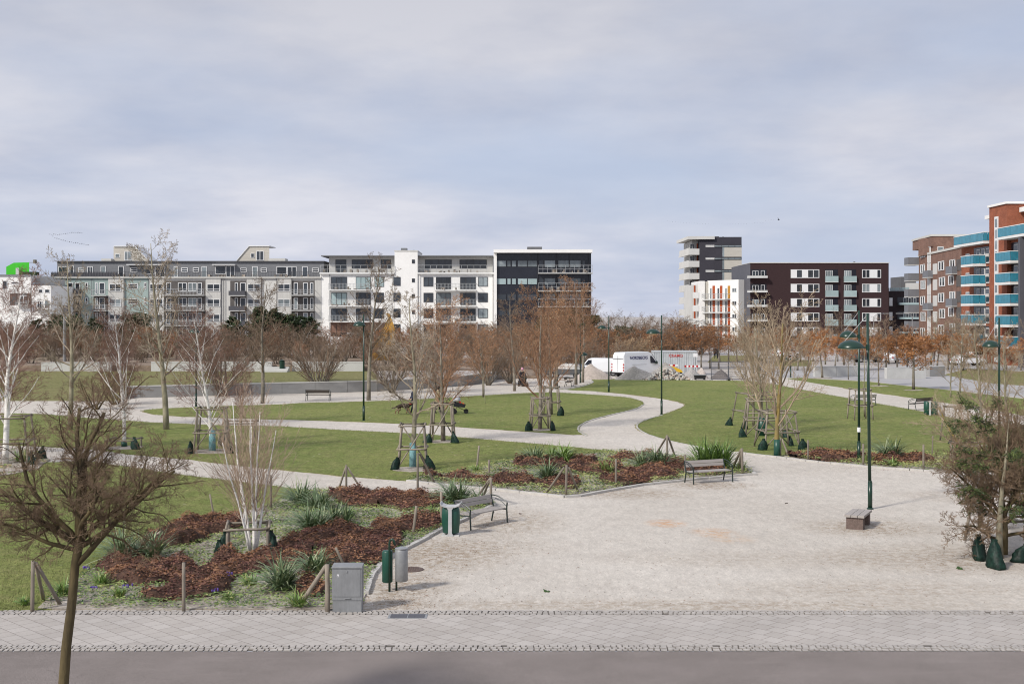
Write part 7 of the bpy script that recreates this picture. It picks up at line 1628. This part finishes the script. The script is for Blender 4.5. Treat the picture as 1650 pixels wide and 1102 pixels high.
CL = [(222, 905, 95, 46, 'big sword-leaved clump at left with long strappy leaves', 190, 5), (487, 815, 46, 34, 'sword-leaved clump at the top of the near bed by the corner post', 110, 3), (515, 822, 50, 30, 'sword-leaved clump just right of the topmost one in the near bed', 110, 3),
      (512, 858, 62, 36, 'wide sword-leaved clump in the middle of the near bed', 150, 4), (548, 846, 50, 30, 'sword-leaved clump touching the wide one in the middle of the near bed', 110, 3), (470, 950, 78, 40, 'wide sword-leaved clump left of the grey cabinet', 160, 5), (505, 925, 46, 34, 'upright sword-leaved clump behind the one left of the cabinet', 90, 3), (742, 812, 62, 34, 'sword-leaved clump right behind the green litter bin and bench', 150, 4), (770, 815, 34, 24, 'small sword-leaved clump behind the bench seat', 60, 2),
      (868, 747, 40, 24, 'sword-leaved clump at the top left of the middle bed', 90, 3), (905, 746, 66, 26, 'broad bright clump at the top of the middle bed', 150, 5), (890, 778, 46, 30, 'bluish sword-leaved clump in the middle bed by the braced post', 110, 3), (1025, 753, 40, 22, 'sword-leaved clump in the right half of the middle bed', 90, 3), (1058, 755, 46, 28, 'dark sword-leaved clump right of the centre post in the middle bed', 110, 3), (1427, 741, 50, 28, 'sword-leaved clump right of the lamp posts in the right bed', 120, 4)]
for i, (u, v, wp, hp, lab, n, hd) in enumerate(CL): clump(u, v, wp, hp, lab, int(n*1.5), heads=hd, seed=i+40, wide=.020+.004*(v < 790), mats=('blade_bright', 'blade_light') if 'bright' in lab else ('blade', 'blade_light'))
clump(1146, 757, 62, 36, 'rounded bright green bush behind the middle bench', 420, ('blade_bright', 'cover_dkgreen'), 12, .03, 70, .6, 'green_bush', 'bush', 'small green bed plants')
for i, (u, v, wp, hp, lab) in enumerate(((100, 962, 26, 22, 'small leafy green plant beside the braced corner post at left'), (160, 945, 26, 18, 'small green plant right of the leaning tree trunk'), (195, 965, 20, 14, 'low green tuft at the front of the near bed'), (285, 925, 16, 10, 'tiny green tuft by the upright post'), (400, 945, 30, 14, 'grassy tuft in the middle front of the near bed'), (478, 980, 26, 20, 'fresh green tuft at the foot of the long brace'), (370, 968, 16, 10, 'tiny tuft near the front edge of the near bed'), (975, 765, 22, 20, 'upright green tuft in the centre of the middle bed'), (1398, 747, 20, 12, 'small green tuft between the lamp posts'), (1440, 752, 18, 12, 'small tuft below the clump in the right bed'), (560, 835, 20, 14, 'small green tuft below the topmost clumps'), (700, 835, 16, 16, 'small green tuft left of the litter bin'), (765, 762, 34, 10, 'low grass tuft at the foot of the leaning post'), (40, 975, 20, 10, 'low tuft by the bottom left corner'), (300, 870, 22, 14, 'green tuft beside the russet patch at left'), (35, 745, 24, 18, 'green plant in the mulched bed at the left edge'), (1190, 760, 26, 16, 'green tuft at the right end of the middle bench'))):
    clump(u, v, wp, hp, lab, 90, ('blade_bright', 'cover_yellow'), 3, .014, 100+i, .8, 'green_tuft', 'plant', 'small green bed plants')
for i, (u, v) in enumerate(((140, 922), (205, 952), (338, 952), (365, 932), (150, 955), (345, 958), (362, 936))):
    p = G(u, v); e = thing('crocus', (p.x, p.y, .03), ['violet crocuses behind the leaning trunk', 'violet crocuses at the front left of the near bed', 'violet crocuses right of the upright post', 'violet crocuses below the low log square', 'violet crocuses left of the front tuft', 'lowest violet crocuses right of the upright post', 'topmost violet crocuses right of the upright post'][i], 'flowers', 'violet crocuses in the near bed')
    b = MB(); c = MB(); r = random.Random(i)
    for k in range(7):
        x, y = r.gauss(0, .07), r.gauss(0, .07); c.path([(x, y, 0), (x, y, .06)], .004, 3); b.lathe([(.008, .06), (.022, .085), (.02, .12), (.012, .13)], (x, y, 0), 6)
    c.v += b.v; nv = len(c.v)-len(b.v); c.f += [tuple(nv+i_ for i_ in f_) for f_ in b.f]; c.m = [1]*len(c.m)+b.m; c.build('flowers', ['crocus', 'cover_green'], e)
# ragged grass along the near lawn
def grass_fringe(poly, i0, i1, dens, seed):
    P = [G(*p) for p in poly]; r = random.Random(seed); b = MB()
    for i in range(i0, i1):
        a, c = P[i], P[(i+1) % len(P)]; L = (c-a).length
        for k in range(int(L*dens)):
            q = a.lerp(c, r.random()); x = q.x+r.gauss(0, .05); y = q.y+r.gauss(0, .05); h = r.uniform(.03, .08); an = r.random()*6.28; dx, dy = math.cos(an), math.sin(an); l = r.uniform(-.5, .5)*h
            b.tri((x-dx*.006, y-dy*.006, .015), (x+dx*.006, y+dy*.006, .015), (x+dy*l, y-dx*l, .02+h), 0 if r.random() < .7 else 1)
    return b
b = MB()
for poly, s in ((L1, 1), (L2, 2), (L3, 3), (L4, 4)):
    q = grass_fringe(poly, 0, len(poly), 45, s); n = len(b.v); b.v += q.v; b.f += [tuple(n+i for i in f) for f in q.f]; b.m += q.m
r = random.Random(9); PL = [G(*p) for p in L1]
for i in range(26000):
    u = r.uniform(0, 520); v = 745+240*r.random()**.8; p = G(u, v)
    if not inpoly(p.x, p.y, PL): continue
    h = r.uniform(.02, .055); an = r.random()*6.28; dx, dy = math.cos(an), math.sin(an); l = r.uniform(-.7, .7)*h
    b.tri((p.x-dx*.007, p.y-dy*.007, .018), (p.x+dx*.007, p.y+dy*.007, .018), (p.x+dy*l, p.y-dx*l, .02+h), 0 if r.random() < .7 else 1)
M['gblade'] = mat('grass_blade', (.11, .145, .040), .9, .3, 2, c2=(.16, .185, .06)); M['gblade2'] = mat('dry_grass_blade', (.22, .20, .09), .9, .2, 2)
o = b.build('grass_blades', ['gblade', 'gblade2']); tag(o, 'short lawn grass blades and ragged grass edges', 'grass', None, 'stuff')
# pebbles / stones on the gravel
for i, (u, v, s, m, lab) in enumerate(((881, 953, .09, 'cover_dkgreen', 'dark scrap of weed lying in the gravel near the paved strip'), (1267, 811, .05, 'joint', 'tiny dark stone on the gravel right of the middle bench'), (838, 828, .06, 'granite', 'small stone on the gravel right of the bench by the bin'), (1546, 916, .12, 'cover_dkgreen', 'weed patch in the gravel below the right bags'))):
    p = G(u, v); b = MB(); r = random.Random(i)
    for k in range(9): b.rbox((r.gauss(0, s*.08), r.gauss(0, s*.08), .012), s*r.uniform(.8, 2.2), s*.3, .02, r.random()*3, 0, r.uniform(-.3, .3))
    o = b.build('gravel_scrap', m); o.location = (p.x, p.y, 0); tag(o, lab, 'scrap')
# ---------------------------------------------------------------- birds
def bird_mesh(s, fl):
    b = MB(); b.path([(-.3*s, 0, 0), (0, 0, .02*s), (.35*s, 0, 0)], [.03*s, .09*s, .03*s], 6)
    for d in (-1, 1): b.hexa([(-.1*s, 0, 0), (.12*s, 0, 0), (.05*s, d*.35*s, fl*s), (-.1*s, d*.35*s, fl*s), (-.1*s, 0, .02*s), (.12*s, 0, .02*s), (.05*s, d*.35*s, fl*s+.02*s), (-.1*s, d*.35*s, fl*s+.02*s)]); b.hexa([(-.1*s, d*.36*s, fl*s), (.05*s, d*.36*s, fl*s), (-.12*s, d*.8*s, fl*.6*s), (-.16*s, d*.8*s, fl*.6*s), (-.1*s, d*.36*s, fl*s+.02*s), (.05*s, d*.36*s, fl*s+.02*s), (-.12*s, d*.8*s, fl*.6*s+.01*s), (-.16*s, d*.8*s, fl*.6*s+.01*s)])
    return b.mesh('bird_body', 'bird')
bmsh = [bird_mesh(1.0, .15), bird_mesh(1.0, -.08), bird_mesh(1.0, .3)]
def bird(u, v, Y, k, lab, grp): 
    o = bpy.data.objects.new('bird', bmsh[k % 3]); col.objects.link(o); o.location = Wp(u, v, Y); o.rotation_euler = (0, 0, 2.6+k*.1); tag(o, lab, 'bird', grp)
r = random.Random(2)
for i in range(17): t = i/16; bird(80+52*t, 377.5+1.2*math.sin(t*6)-1.6*t+r.uniform(-.3, .3), 620, i, 'bird in the upper arm of the V-shaped flock at left', 'birds in the upper flock arm')
for i in range(18): t = i/17; bird(85+57*t, 381+14*t**.6*(1-.0*t)+r.uniform(-.4, .4), 620, i, 'bird in the lower arm of the V-shaped flock at left', 'birds in the lower flock arm')
for i in range(40): t = i/39; bird(1075+172*t, 354.5+7*math.sin(t*2.4+.3)+(-3 if t > .9 else 0)+r.uniform(-.4, .4), 1500, i, 'tiny bird in the faint long line of birds at right', 'birds in the faint line')
o = bpy.data.objects.new('bird', bird_mesh(1.0, .35)); col.objects.link(o); o.location = Wp(1254, 354.5, 330); o.rotation_euler = (R(30), R(20), .5); tag(o, 'largest dark bird, alone at the right end of the faint line', 'bird')
